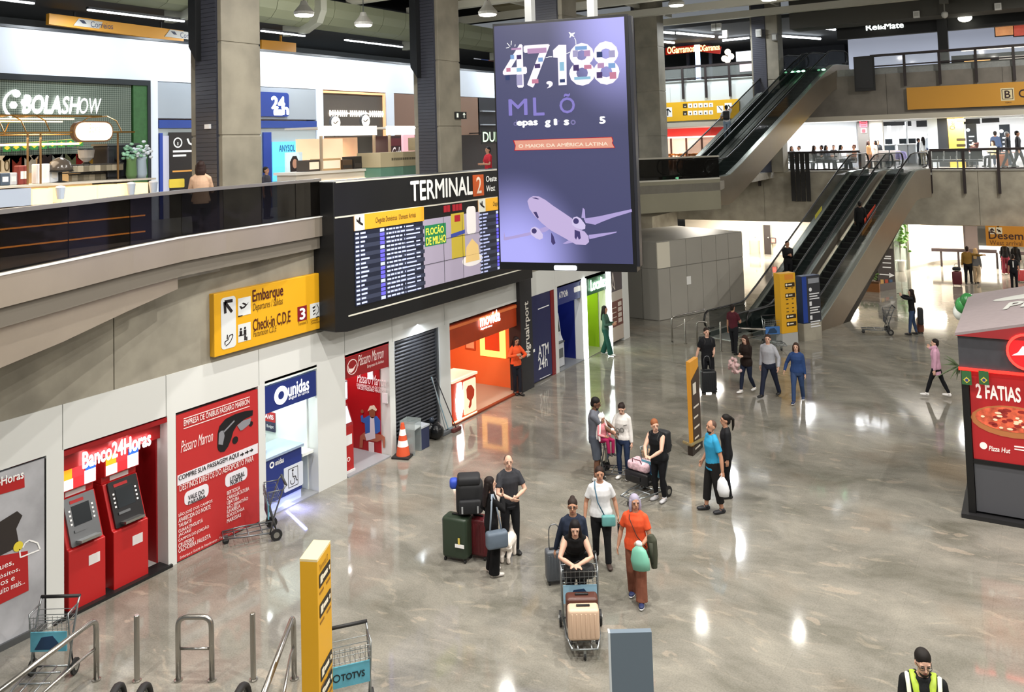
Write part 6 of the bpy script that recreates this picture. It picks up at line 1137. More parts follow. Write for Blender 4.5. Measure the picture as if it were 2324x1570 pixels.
def bench(label, x, y, n, rz=0, col='#c3c5c4', group=None):
    t = thing('waiting_bench', label, 'bench', (x, y, L2), rz, group)
    for i in range(n):
        M().obox((i * .58, 0, .44), (.26, 0, 0), (0, .24, 0), (0, 0, .02)).build('seat', mat(col, .35, .6), t, bevel=.01); M().obox((i * .58, -.25, .72), (.26, 0, 0), (0, .015, .0), (0, -.04, .24)).build('backrest', mat(col, .35, .6), t, bevel=.01)
    m = M().box(-.3, (n - 1) * .58 + .3, -.04, .04, .36, .42)
    m.build('beam', STEELD, t)
    for i in (0, n - 1): M().box(i * .58 - .03, i * .58 + .03, -.25, .25, 0, .04).box(i * .58 - .03, i * .58 + .03, -.04, .04, .04, .36).build('leg', STEELD, t)
    for i in range(n + 1): M().tube([(i * .58 - .29, -.2, .45), (i * .58 - .29, -.2, .64), (i * .58 - .29, .2, .64), (i * .58 - .29, .2, .45)], .015, 6).build('armrest', STEEL, t)
def on_l2(x, Y): return ony(x, 350, Y).x
bench('metal waiting bench behind the railing left of the lower escalators', on_l2(1840, 49), 49.0, 4, PI)
bench('metal waiting bench behind the railing, next to the dark brown pillar', on_l2(1928, 49), 49.2, 4, PI)
bench('pale waiting bench behind the head of the lower escalators', on_l2(2030, 50), 50.0, 3, PI, '#d9cfcb')
bench('metal waiting bench just right of the corner post of the bridge railing', on_l2(2172, 49), 49.0, 3, PI)
bench('black waiting bench behind the railing below the yellow column sign', on_l2(2215, 48.6), 48.6, 4, PI, '#1c1f22')
for i, (x, w_, lb) in enumerate([(2232, 1.6, 'pale table before the seated people right of the yellow column sign'), (2275, 1.3, 'small pink topped table behind the railing at the right')]):
    t = thing('cafe_table', lb, 'table', (on_l2(x, 50.8), 50.8, L2)); M().box(-w_ / 2, w_ / 2, -.4, .4, .72, .76).build('top', mat(['#d9dde0', '#d8b4ac'][i], .4), t)
    for s in (-1, 1): M().box(s * (w_ / 2 - .1) - .03, s * (w_ / 2 - .1) + .03, -.03, .03, 0, .72).build('leg', STEELD, t)
fr = F((0, 58, 0), (1, 0, 0))
for i, (x0, x1) in enumerate([(2006, 2030), (2040, 2060), (2064, 2078)]): a0, b0, a1, b1 = pbox(fr, x0, 345, x1, 325); t = thing('check_in_desk', ['grey check-in desk at the left of the bright hall', 'white check-in desk in the middle of the bright hall', 'white check-in desk beside the standing travellers'][i], 'desk', ((a0 + a1) / 2, 58, L2)); M().box(-(a1 - a0) / 2, (a1 - a0) / 2, -.3, .3, 0, 1.1).build('body', mat(['#6d7a86', '#d6dde2', '#cfd6dc'][i], .5), t); M().box(-(a1 - a0) / 2 - .05, (a1 - a0) / 2 + .05, -.35, .35, 1.1, 1.15).build('worktop', mat('#e6e8ea', .4), t); M().box(-.2, .2, -.05, .05, 1.2, 1.5).build('monitor', mat('#39424c', .4), t)
# food shop under the top floor, behind the upper escalators
t = thing('storefront', 'warm lit food shop front with red ceiling band behind the upper escalators', 'shop front', (-20, 55, L2)); fr = F((0, 55, 0), (1, 0, 0)); a0, b0, a1, b1 = pbox(fr, 1490, 370, 1700, 285)
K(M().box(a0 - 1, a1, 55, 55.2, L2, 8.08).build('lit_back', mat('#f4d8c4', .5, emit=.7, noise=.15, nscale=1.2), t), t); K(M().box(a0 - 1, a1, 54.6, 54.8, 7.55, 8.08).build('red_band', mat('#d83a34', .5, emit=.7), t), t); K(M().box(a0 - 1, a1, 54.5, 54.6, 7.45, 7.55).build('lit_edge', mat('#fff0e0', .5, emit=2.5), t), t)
for i in range(6): x = a0 + (a1 - a0) * i / 6; K(M().box(x, x + .1, 54.9, 55, L2, 7.5).build('dark_mullion', mat('#5a4038', .5), t), t)
area('food_light', ((a0 + a1) / 2, 52.5, 7.9), 2, 160, (1, .86, .72), shape='SQUARE')
ch0 = None
for j in range(3):
    for i in range(7):
        x = fr.px(1520, 350)[0] + i * .78 + (j % 2) * .2; y = 50.6 + j * 1.3; t = thing('cafe_chair', 'orange wooden chair in the seating area behind the upper escalators', 'chair', (x, y, L2), 0.2 * (i % 3 - 1), 'orange chairs behind the upper escalators'); OC = mat('#c9803a', .5)
        M().box(-.22, .22, -.22, .22, .44, .48).build('seat', OC, t); m = M().box(-.22, .22, .2, .24, .85, .95).box(-.22, .22, .2, .24, .65, .72)
        m.build('backrest', OC, t)
        for sx in (-1, 1):
            M().box(sx * .2 - .02, sx * .2 + .02, .2, .24, 0, .95).build('leg', OC, t); M().box(sx * .2 - .02, sx * .2 + .02, -.22, -.18, 0, .45).build('leg', OC, t)
for i in range(4):
    x = fr.px(1535, 350)[0] + i * 1.5; t = thing('cafe_table', 'small brown table among the orange chairs', 'table', (x, 51.3 + .9 * (i % 2), L2), 0, 'tables among the orange chairs'); M().box(-.35, .35, -.3, .3, .72, .76).build('top', mat('#a8642c', .4), t); M().tube([(0, 0, .03), (0, 0, .72)], .04).build('column', DARK, t); M().box(-.25, .25, -.25, .25, 0, .03).build('foot', DARK, t)

# ================================================================ TOP FLOOR
struct(M().box(-24, -12.5, 66, 66.2, L3, 14).build('wall_restaurant', mat('#3a3d44', .6))); struct(M().box(-11.5, 8, 62, 62.2, L3, 14).build('wall_windows', mat('#c5cce0', .5, emit=.35)))
fr = F((0, 56, 0), (1, 0, 0)); t = thing('restaurant_sign', 'glowing red and orange restaurant sign folding round a corner post', 'sign', (-24, 56, 11)); k = 4.907; z = lambda x, y: (1480 + x / k, 60 + y / k); G = lambda *p: [fr.px(*z(*i)) for i in p]
K(fr.poly(G((150, 318), (490, 280), (485, 205), (148, 240)), -.1, .1).build('left_face', mat('#7a1810', .5, emit=.5, ecol='#c02010'), t), t); K(fr.poly(G((520, 278), (755, 308), (768, 225), (520, 205)), -.1, .1).build('right_face', mat('#7a1810', .5, emit=.5, ecol='#c02010'), t), t)
m = M(); q4 = (*fr.px(*z(172, 308)), *fr.px(*z(470, 228))); text(fr, 'OGarramos', (q4[0], q4[1] + .02, q4[2], q4[1] + .48), m, d=.01, bold=.02); q4 = (*fr.px(*z(530, 268)), *fr.px(*z(752, 232))); text(fr, 'OGarramos', (q4[0], q4[1] - .06, q4[2], q4[1] + .34), m, d=.01, bold=.02); K(m.build('lettering', mat('#ffe08a', .5, emit=3.5), t), t)
a, c = fr.px(*z(505, 280)); K(M().box(a - .18, a + .18, 55.9, 56.1, c, fr.px(*z(505, 205))[1]).build('lit_corner', mat('#ffe6c0', .5, emit=3), t), t); K(M().box(a - .14, a + .14, 55.9, 56.1, 10.33, c).build('blue_lit_post', mat('#cfe0ff', .5, emit=2.5, ecol='#a8c8ff'), t), t)
fr = F((0, 58, 0), (1, 0, 0))
for i, (x0, x1, y0, y1, c, e, lb) in enumerate([(1672, 1708, 140, 115, '#e8f0f8', 1.5, 'bright white screen on the top floor left of the dark column'), (1680, 1710, 163, 144, '#e8d0d8', .8, 'pale pink framed panel on the top floor left of the dark column'), (1640, 1666, 140, 112, '#fff4dc', 1.8, 'cluster of glowing globes on the top floor'), (1514, 1560, 190, 175, '#9aa6a4', .1, 'pale counter at the left end of the top floor')]):
    a0, b0, a1, b1 = pbox(fr, x0, y0, x1, y1); t = thing('wall_screen', lb, 'screen', (a0, 58, L3))
    if i == 2:
        for gx, gy in ((.2, .25), (.5, .8), (.75, .4), (.45, .1)): K(M().ball((a0 + (a1 - a0) * gx, 57.9, b0 + (b1 - b0) * gy), .22).build('globe', mat(c, .5, emit=e), t, smooth=True), t)
    else: K(M().box(a0, a1, 57.9, 58, b0, b1).build('face', mat(c, .5, emit=e), t), t); K(M().box(a0 - .05, a1 + .05, 58, 58.05, L3, b1 + .05).build('frame', DARK, t), t)
for i, (x, lb) in enumerate([(1567, 'left'), (1590, 'middle'), (1618, 'right')]): a = fr.px(x, 150)[0]; struct(M().box(a - .1, a + .1, 57.5, 57.7, L3, 13.9).build('column_thin', mat('#2a2d33', .5)))
t = thing('ceiling_light_strip', 'white light tubes under the top floor ceiling right of the hanging screen', 'light', (-22, 52, 13.5))
for p0, p1 in (((1492, 72), (1530, 75)), ((1536, 75), (1620, 83)), ((1632, 84), (1648, 84)), ((1494, 94), (1530, 97))):
    a = onz(*p0, 13.7); b = onz(*p1, 13.7); K(M().tube([a, b], .07, 6).build('tube', Lg, t), t)
t = thing('ceiling_light_strip', 'white light tubes over the head of the upper escalators', 'light', (-12, 55, 13.5))
for p0, p1 in (((1775, 82), (1862, 88)), ((1838, 60), (1895, 67)), ((1640, 92), (1700, 86))):
    a = onz(*p0, 13.7); b = onz(*p1, 13.7); K(M().tube([a, b], .07, 6).build('tube', Lg, t), t)
# dark cafe fascia with serif letters
fr = F((0, 49.5, 0), (1, 0, 0)); t = thing('cafe_sign', 'black cafe fascia with white serif letters at top right', 'sign', (-5, 49.5, 12)); a0, b0, a1, b1 = pbox(fr, 1900, 88, 2135, 45); K(M().box(a0, 6.5, 49.5, 49.9, fr.px(2000, 82)[1], 13.2).build('fascia', mat('#0f1012', .5), t), t); k = 4.617; z = lambda x, y: (1880 + x / k, y / k); m = M()
for s, p in (('Rei', (398, 320, 530, 248)), ('do', (530, 308, 592, 262)), ('Mate', (592, 306, 785, 228))): q4 = (*fr.px(*z(*p[:2])), *fr.px(*z(*p[2:]))); text(fr, s, (q4[0], q4[1], q4[2], q4[3]), m, d=.01, bold=.025, t=.02)
K(m.build('lettering', mat('#f2fbf6', .5, emit=2.2), t), t)
struct(M().box(fr.px(2130, 100)[0], fr.px(2153, 100)[0], 49.2, 49.6, L3, 13.5).build('column_cafe', mat('#101114', .5)))
t = thing('bar_counter', 'long dark bar counter with warm lit shelves on the top floor at right', 'counter', (0, 51, L3)); fr = F((0, 51, 0), (1, 0, 0)); a0, b0, a1, b1 = pbox(fr, 2160, 150, 2324, 100); K(M().box(a0, 6.5, 51, 51.6, L3, b1 - .35).build('body', mat('#17181b', .5), t), t); K(M().box(a0 + .5, 6.5, 50.9, 51.0, b1 - .15, b1 - .05).build('lit_edge', mat('#fff2dc', .5, emit=2.5), t), t); K(M().box(a0 + .6, a0 + 1.8, 50.93, 51.0, b1 - 1.05, b1 - .6).build('lit_shelf', mat('#e8b878', .5, emit=1.0), t), t); K(M().box(a0 + 2.2, a0 + 3.4, 50.93, 51.0, b1 - 1.1, b1 - .55).build('pale_menu', mat('#c9c2b8', .5, emit=.5), t), t)
fr = F((0, 50.5, 0), (1, 0, 0))
for i, (x0, x1, y0, y1, c, lb) in enumerate([(2260, 2298, 82, 48, '#c98a5a', 'warm orange lit menu board at the top right'), (2302, 2360, 82, 45, '#b04a3a', 'red lit menu board at the right edge')]): a0, b0, a1, b1 = pbox(fr, x0, y0, x1, y1); t = thing('menu_board', lb, 'board', (a0, 50.5, b0)); K(M().box(a0, a1, 50.4, 50.5, b0, b1).build('face', mat(c, .5, emit=.8, noise=.5, nscale=3), t), t); K(M().box(a0 - .05, a1 + .05, 50.5, 50.55, b0 - .05, b1 + .05).build('frame', BLACK, t), t); K(M().box((a0 + a1) / 2 - .03, (a0 + a1) / 2 + .03, 50.46, 50.5, b1, 13.9).build('hanger', BLACK, t), t)
for i, (x, y, lb) in enumerate([(2190, 41, 'bright floodlight under the top right ceiling'), (2158, 26, 'white oval lamp at the top right, left of the floodlight'), (1992, 44, 'white oval lamp above the serif letters')]):
    p = ony(x, y, 48.6); t = thing('ceiling_lamp', lb, 'lamp', p); M().ball((0, 0, 0), (.28 if i else .32, .12, .09 if i else .2)).build('lens', mat('#fffce8', .5, emit=10), t, smooth=True); M().box(-.3, .3, .1, .25, -.05, .25).build('housing', DARK, t)
for i, (x, y, lb) in enumerate([(1621, 62, 'left of two small white boxes on the roof beam'), (1631, 61, 'right of two small white boxes on the roof beam'), (1646, 77, 'small white speaker box below the pair on the roof beam'), (1722, 75, 'white access point on the dark escalator column'), (1758, 84, 'grey box on the concrete side of the escalator column')]):
    p = ony(x, y, 46.05 if i > 2 else 46.4); t = thing('wall_speaker', lb, 'speaker', p); M().box(-.14, .14, -.1, .12, -.2, .2).build('casing', mat('#d9dad6' if i != 4 else '#77746e', .5), t); M().box(-.1, .1, -.115, -.1, -.15, .12).build('grille', mat('#b9bab6', .6), t)
for i, (x, y, lb) in enumerate([(2080, 33, 'white cube speaker on the dark roof beam at top right'), (2265, 15, 'pale box speaker on the roof beam near the right edge')]):
    p = ony(x, y, 46.4); t = thing('wall_speaker', lb, 'speaker', p); M().box(-.14, .14, -.1, .12, -.16, .16).build('casing', mat('#d9dad6', .5), t); M().box(-.1, .1, -.115, -.1, -.1, .1).build('grille', mat('#b9bab6', .6), t)
p = ony(2144, 34, 46.2); t = thing('dome_camera', 'white dome camera hanging from the roof beam at top right', 'camera', p); M().lathe((0, 0, 0), [(.02, -.16), (.12, -.1), (.15, 0), (.15, .1), (.08, .16)], 14).build('dome', mat('#c9c9c4', .4), t, smooth=True); M().tube([(0, 0, .15), (0, 0, .6)], .03, 6).build('stem', mat('#8a8a84', .5), t); M().box(-.2, .2, -.1, .2, .55, .8).build('bracket', mat('#6a6a64', .5), t)
# ================================================================ GROUND FLOOR FURNITURE
def heading(p, rel):
    """turn about z so that local +y faces: 0 the camera, 90 picture right, 180 away, -90 picture left"""
    c = Vector((EYE.x - p[0], EYE.y - p[1], 0)).normalized(); w_ = -c; r = Vector((w_.y, -w_.x, 0)); f = c * math.cos(rad(rel)) + r * math.sin(rad(rel)); return math.atan2(f.y, f.x) - PI / 2
# --- pizza kiosk
B = onz(2199, 1172); zk_ = hz(2178, 760, B); N = onz(2204, 671, zk_) - onz(2173, 758, zk_); N.z = 0; N.normalize(); U = Vector((N.y, -N.x, 0))            # N goes away from the camera
t = thing('pizza_kiosk', 'red and black pizza kiosk with grey sloping roof at the right edge', 'kiosk', B); FKI = F(B, U); KP = lambda x, y, d=0: FKI.px(x, y, d)
def KK(o): o.matrix_parent_inverse = Matrix.Translation(-B); return o
def kb(u0, u1, n0, n1, z0, z1, m=None):
    m = m or M(); c = B + U * ((u0 + u1) / 2) + N * ((n0 + n1) / 2) + Vector((0, 0, (z0 + z1) / 2)); return m.obox(c, U * ((u1 - u0) / 2), N * ((n1 - n0) / 2), Vector((0, 0, (z1 - z0) / 2)))
z1 = hz(2183, 838, B); z2 = hz(2180, 832, B); z3 = hz(2178, 760, B); Wk, Dk = 4.4, 3.0
KK(kb(-0.12, Wk, -0.12, Dk, 0, 0.08).build('base', mat('#1a1a1c', .5), t)); KK(kb(0, Wk, 0.12, Dk, 0.08, z1).build('body', mat('#222226', .45), t))
m = kb(0, 0.13, 0, 0.14, 0.05, z1); KK(m.build('corner_post', mat('#0e0e10', .35), t, bevel=.01))
pz0 = KP(2212, 1042)[1]; KK(kb(0.14, Wk, 0.04, 0.14, 0.12, pz0 - .06).build('grey_panel', mat('#4a4b50', .5), t)); KK(kb(0.13, Wk, 0.02, 0.14, pz0 - .08, pz0).build('ledge', mat('#0e0e10', .4), t))
KK(kb(0.14, Wk, 0.05, 0.12, pz0, z1 - .0).build('menu_poster', mat('#9c1c20', .4, emit=.25), t))
KK(kb(-0.02, Wk, -0.02, Dk, z2, z3).build('fascia', mat('#3a3b40', .5, noise=.1), t)); KK(kb(-0.03, Wk, -0.06, 0.0, z1, z2).build('red_light_strip', mat('#ff2018', .5, emit=4), t))
s0 = B + U * -0.06 + N * -0.08; zr = hz(2324, 727, B) ; 
pz = onz(2204, 671, z3 + .02); Dr = max(2.0, (pz - s0).dot(N)); up = .23
Pq = [s0 + Vector((0, 0, z3)), s0 + U * Wk + Vector((0, 0, z3 + up * Wk)), s0 + U * Wk + N * Dr + Vector((0, 0, z3 + up * Wk)), s0 + N * Dr + Vector((0, 0, z3))]
mm = M(); mm.extr(Pq, (0, 0, .05)); KK(mm.build('roof', mat('#857a7b', .6, noise=.06), t)); mm = M(); mm.extr([s0 + Vector((0, 0, z3)), s0 + U * Wk + Vector((0, 0, z3)), s0 + U * Wk + Vector((0, 0, z3 + up * Wk))], N * .06); KK(mm.build('red_gable', mat('#8c2226', .5), t))
fr = F(Pq[0] + Vector((0, 0, .055)), N * -1, U + Vector((0, 0, up))) if False else F(Pq[0] + Vector((0, 0, .055)), U + Vector((0, 0, up)), N)
a, c = fr.px(2268, 690); mm = M(); text(fr, 'Pizza Hut', (a + .1, c - .75, a + 2.6, c - .05), mm, d=.002, bold=.03, shear=.25); fr.disc(a + .75, c + .55, .9, .0, .004, mm, ry=.3); KK(mm.build('roof_lettering', mat('#b8bab4', .6), t))
fr = F(B + N * -0.02, U); a, c = fr.px(2324, 797); KK(fr.disc(a + .05, c, .33, 0, .06).build('round_sign', mat('#d0181c', .4, emit=1.2), t)); KK(fr.ring(a + .05, c, .3, .345, .06, .02).build('round_sign_rim', mat('#ff3028', .4, emit=3), t)); mm = fr.poly([(a - .2, c - .08), (a - .1, c - .02), (a - .02, c + .1), (a + .12, c + .12), (a + .2, c), (a + .3, c - .06), (a + .05, c - .05)], .06, .01); KK(mm.build('hat_emblem', mat('#f2f0f4', .5, emit=1), t))
fr = F(B + N * .05, U); mm = M(); q4 = (*KP(2216, 903, .0), *KP(2314, 868, .0)); q4 = (q4[0], q4[1], q4[2], q4[1] + .26); text(fr, '2 FATIAS', q4, mm, d=.004, bold=.03)
a, c = fr.px(2244, 1018); text(fr, 'Pizza Hut', (a, c - .03, a + .36, c + .06), mm, d=.004, bold=.02, shear=.2); a, c = fr.px(2232, 1011); fr.disc(a, c, .065, 0, .006, mm)
a, c = fr.px(2302, 1014); fr.rect(a, c, a + .3, c + .025, 0, .005, mm); fr.rect(a, c - .05, a + .25, c - .03, 0, .005, mm); KK(mm.build('poster_lettering', mat('#e8dcd6', .5, emit=.3), t))
a, c = fr.px(2300, 958); KK(fr.disc(a, c, .72, .0, .006, ry=.3).build('pictured_crust', mat('#a8683c', .5, emit=.15), t)); KK(fr.disc(a, c + .04, .64, .006, .004, ry=.23).build('pictured_topping', mat('#c8583c', .5, emit=.15, noise=.5, nscale=9), t)); mm = M(); rr = random.Random(5)
for i in range(22): g = rr.random() * 6.28; r_ = rr.random() ** .5; fr.disc(a + .56 * r_ * math.cos(g), c + .04 + .18 * r_ * math.sin(g), .05 + .04 * rr.random(), .01, .003, mm, 8, .03)
KK(mm.build('pictured_slices', mat('#8c2420', .5, emit=.1), t)); mm = M()
for i in range(18): g = rr.random() * 6.28; r_ = rr.random() ** .5; fr.disc(a + .56 * r_ * math.cos(g), c + .04 + .18 * r_ * math.sin(g), .03 + .04 * rr.random(), .013, .003, mm, 7, .022)
KK(mm.build('pictured_cheese', mat('#e8d2b0', .5, emit=.15), t))
for i, x in enumerate((2194, 2233)):
    fr = F(B + N * (-.08 - .0 * i), U); a, c = fr.px(x, 862); f_ = thing('flag', ['green flag with yellow rhombus hanging at the kiosk corner post', 'green flag with yellow rhombus hanging over the pizza poster'][i], 'flag', fr.p(a, c)); f3 = F((0, 0, 0), U); f3.rect(-.085, -.09, .085, .17, 0, .006).build('cloth', mat('#2c5a30', .6), f_); f3.poly([(-.06, 0), (0, .06), (.06, 0), (0, -.06)], .006, .003).build('rhombus', mat('#c9b43a', .6), f_); f3.disc(0, 0, .028, .009, .003).build('disc', mat('#2a3a7a', .6), f_)
for i, (x, y, c, r_) in enumerate([(2196, 683, '#2f6f3a', .17), (2186, 693, '#3c8a4a', .18), (2181, 708, '#dfe4de', .18), (2192, 702, '#2f6f3a', .15), (2199, 692, '#dfe4de', .14)]):
    p = ond(x, y, 20.6 + .1 * i); tt = thing('balloon', ['dark green balloon at the top of the kiosk bunch', 'bright green balloon in the kiosk bunch', 'white balloon at the bottom of the kiosk bunch', 'small dark green balloon half behind the kiosk roof', 'small white balloon half behind the kiosk roof'][i], 'balloon', p); M().ball((0, 0, 0), (r_, r_, r_ * 1.15), 14, 10).build('skin', mat(c, .25), tt, smooth=True); M().tube([(0, 0, -r_ * 1.1), (0, 0, -r_ * 1.25)], [.01, .025], 6).build('knot', mat(c, .4), tt)
p = ond(2177, 830, 20.2); tt = thing('hanging_greenery', 'thin green leaves sticking out behind the kiosk fascia', 'plant', p); mm = M(); rr = random.Random(9)
for i in range(16): d = Vector((rr.gauss(-.1, .14), rr.gauss(0, .1), rr.gauss(0, .16))); mm.tube([(0, 0, 0), d * .6, d * 1.3 + Vector((0, 0, -.05))], [.006, .022, .003], 5)
o = mm.build('leaves', mat('#6b7a5a', .7), tt); o['kind'] = 'stuff'; M().tube([(0, 0, 0), (.25, .1, -.3)], .01, 5).build('stem', mat('#5a5a40', .7), tt)

# --- sign columns
YT = mat('#d9a320', .45)
P0, P1, P2 = onz(680, 1270, 2.3), onz(720, 1272, 2.3), onz(750, 1228, 2.3); P3 = P0 + (P2 - P1); t = thing('sign_totem', 'tall yellow direction totem in the left foreground', 'totem', (P0.x, P0.y, 0)); mm = M(); mm.extr([Vector((p.x, p.y, 0)) for p in (P0, P1, P2, P3)], (0, 0, 2.28)); K(mm.build('body', YT, t, bevel=.006), t)
mm = M(); mm.extr([Vector((p.x, p.y, 2.28)) for p in (P0, P1, P2, P3)], (0, 0, .03)); K(mm.build('top_cap', mat('#e3cf9c', .5), t), t)
fr = F((P1.x, P1.y, 0), Vector((P2.x - P1.x, P2.y - P1.y, 0))); Lt = (P2 - P1).length; k = 2.702; z = lambda x, y: (x / k, 1200 + y / k); mm = M(); mw = M(); ms = M()
for y in (380, 570, 975, 1105, 1290): 
    c = fr.px(*z(1950, y))[1]; fr.rrect(.05, c + .0, Lt - .04, c + .17, .02, .002, .004, mm); fr.rect(.09, c + .04, .09 + Lt * .16, c + .13, .006, .003, mw); fr.rect(Lt * .36, c + .06, Lt * .7, c + .11, .006, .003, mw); fr.rect(Lt * .8, c + .06, Lt * .88, c + .11, .006, .003, mw)
    for j in range(2): fr.rect(.06 + Lt * .5 * j, c - .08, .06 + Lt * (.5 * j + .3), c - .05, .002, .003, ms)
c = fr.px(*z(1960, 270))[1]; text(fr, 'Terminal 2', (.06, c + .02, Lt * .75, c + .1), ms, d=.002); K(mm.build('dark_fields', mat('#2b2216', .5), t), t); K(mw.build('field_marks', mat('#e8e0c8', .5), t), t); K(ms.build('small_lettering', mat('#8a5f14', .5), t), t)
P0, P1, P2 = onz(1565, 1030), onz(1574, 1033), onz(1592, 1016); P3 = P0 + (P2 - P1); hM = hz(1578, 823, P1); t = thing('sign_totem', 'slim yellow totem with dark brown face in the middle of the hall', 'totem', P0); mm = M(); mm.extr([P0, P1, P2, P3], (0, 0, hM)); K(mm.build('body', mat('#d4942a', .45), t), t); fr = F(P1, P2 - P1); Lt = (P2 - P1).length
fr2 = fr.poly([(.03, .25), (Lt, .25), (Lt, hM * .9), (.03, hM * .80)], .0, .012); K(fr2.build('dark_face', mat('#3a2a1e', .5), t), t); mm = M(); c = hM * .72
fr.rect(.1, c - .18, Lt * .55, c + .08, .012, .004, mm)
for i in range(5): fr.rect(.1, c - .5 - .24 * i, Lt * (.8 - .12 * (i % 2)), c - .46 - .24 * i, .012, .004, mm)
K(mm.build('printed_marks', mat('#d9d2c6', .5), t), t); mm = M(); mm.tube([P0 + Vector((-.12, -.05, .28)), P1 + Vector((.0, -.14, .28)), P2 + Vector((.14, -.0, .28))], .035, 8); K(mm.build('bumper_rail', mat('#c9b98a', .3, .8), t), t); mm = M(); c0_ = (P0 + P2) / 2; mm.extr([c0_ + (p - c0_) * 1.25 for p in (P0, P1, P2, P3)], (0, 0, .2)); K(mm.build('base', mat('#2a211a', .5), t), t)
def face_totem(name, lb, bl, br, top, wside, mt, base_h, base_mt):
    b0, b1 = onz(*bl), onz(*br); U_ = (b1 - b0); L_ = U_.length; fr = F(b0, U_); t = thing(name, lb, 'totem', b0); h = hz(bl[0], top, b0); back = -fr.n * wside
    mm = M(); mm.extr([fr.p(0, base_h), fr.p(L_, base_h), fr.p(L_, base_h) + back, fr.p(0, base_h) + back], (0, 0, h - base_h)); K(mm.build('body', mt, t, bevel=.01), t); mm = M(); mm.extr([fr.p(-.0, 0), fr.p(L_, 0), fr.p(L_, 0) + back, fr.p(0, 0) + back], (0, 0, base_h)); K(mm.build('base', base_mt, t), t); return t, fr, L_, h
t, fr, Lt, h = face_totem('sign_totem', 'yellow direction totem on a grey base in front of the lower escalators', (1777, 785), (1812, 780), 622, .35, YT, .42, mat('#a9aaa8', .5)); mm = M(); mw = M()
for y in (645, 669, 717, 734): c = fr.px(1790, y + 3)[1]; fr.rrect(Lt * .3, c - .05, Lt * .93, c + .1, .02, .0, .005, mm); fr.disc(Lt * .4, c + .03, .045, .005, .003, mw); fr.rect(Lt * .52, c + .01, Lt * .75, c + .05, .005, .003, mw)
for y in (655, 680, 690, 700, 708): c = fr.px(1790, y)[1]; fr.rect(Lt * .33, c, Lt * .48, c + .03, 0, .004, mm); fr.rect(Lt * .7, c, Lt * .82, c + .03, 0, .004, mm)
K(mm.build('dark_fields', mat('#33250f', .5), t), t); K(mw.build('field_marks', mat('#efe6d0', .5), t), t); c = fr.px(1790, 634)[1]; K(fr.rect(Lt * .3, c, Lt * .85, c + .18, 0, .004).build('orange_field', mat('#d98a2e', .5), t), t)
t, fr, Lt, h = face_totem('sign_totem', 'blue and dark grey direction totem on a concrete block before the escalators', (1826, 775), (1866, 768), 628, .3, mat('#24324f', .45), .62, CONC); a0 = Lt * .28
K(fr.rect(a0 * .9, .66, Lt, h - .02, 0, .01).build('dark_face', mat('#33343a', .5), t), t); K(fr.rect(0, .66, a0 * .9, h - .02, 0, .008).build('blue_edge', mat('#1f3f94', .45), t), t); mm = fr.rect(a0 * 1.2, h - .28, Lt * .95, h - .1, .01, .004); K(mm.build('grey_header', mat('#8d919a', .5), t), t); mm = M()
for j, c in enumerate((h - .5, h - 1.0, h - 1.5)):
    fr.disc(a0 * 1.6, c, .07, .01, .004, mm) if j == 0 else fr.rect(a0 * 1.3, c - .08, a0 * 1.75, c + .07, .01, .004, mm)
    for i in range(3): fr.rect(a0 * 1.35, c - .18 - .09 * i, Lt * (.93 - .1 * (i % 2)), c - .14 - .09 * i, .01, .004, mm)
K(mm.build('printed_marks', mat('#e6e8ec', .5), t), t)
# grey panel back in the foreground
D_ = 9.7; p0 = ond(1383, 1437, D_); p1 = ond(1479, 1437, D_); U_ = Vector((p1.x - p0.x, p1.y - p0.y, 0)); fr = F((p0.x, p0.y, 0), U_); L_ = U_.length; t = thing('sign_board', 'plain blue grey back of a standing sign at the bottom of the picture', 'panel', (p0.x, p0.y, 0)); K(fr.rect(0, .05, L_, p0.z, -.08, .08).build('panel', mat('#5f6d79', .5), t), t); K(fr.rect(-.012, .05, .008, p0.z + .006, -.085, .09).build('pale_edge', mat('#c9d0d4', .4), t), t); K(fr.rect(-.1, 0, L_ + .1, .05, -.25, .42).build('foot', mat('#4a5158', .5), t), t)

# --- steel bollards and hoops
SB = mat('#a9a6a0', .25, .9); r_ = .038
def post(m, p, h, r=r_): m.tube([(p.x, p.y, 0), (p.x, p.y, h - .008), (p.x, p.y, h)], [r, r, r * .8], 14)
def flange(m, p): m.lathe((p.x, p.y, 0), [(.062, 0), (.062, .014), (.04, .02)], 16)
def bar(m, pts, r=r_):                                                  # rounded bends
    P = [Vector(p) for p in pts]; Q = [P[0]]
    for i in range(1, len(P) - 1):
        a = P[i] + (P[i - 1] - P[i]).normalized() * min(.14, (P[i - 1] - P[i]).length * .45); b = P[i] + (P[i + 1] - P[i]).normalized() * min(.14, (P[i + 1] - P[i]).length * .45)
        for k in range(7): s = k / 6; Q.append(a * (1 - s) ** 2 + P[i] * 2 * s * (1 - s) + b * s * s)
    m.tube(Q + [P[-1]], r, 12)
for x, y, yt, lb in ((311, 1545, 1395, 'single steel bollard left of the steel hoop in the foreground'), (575, 1543, 1390, 'single steel bollard right of the steel hoop in the foreground')):
    p = onz(x, y); t = thing('bollard', lb, 'bollard', p); m = M(); post(m, Vector((0, 0, 0)), hz(x - 1, yt, p)); m.build('post', SB, t, smooth='auto'); m = M(); flange(m, Vector((0, 0, 0))); m.build('flange', SB, t)
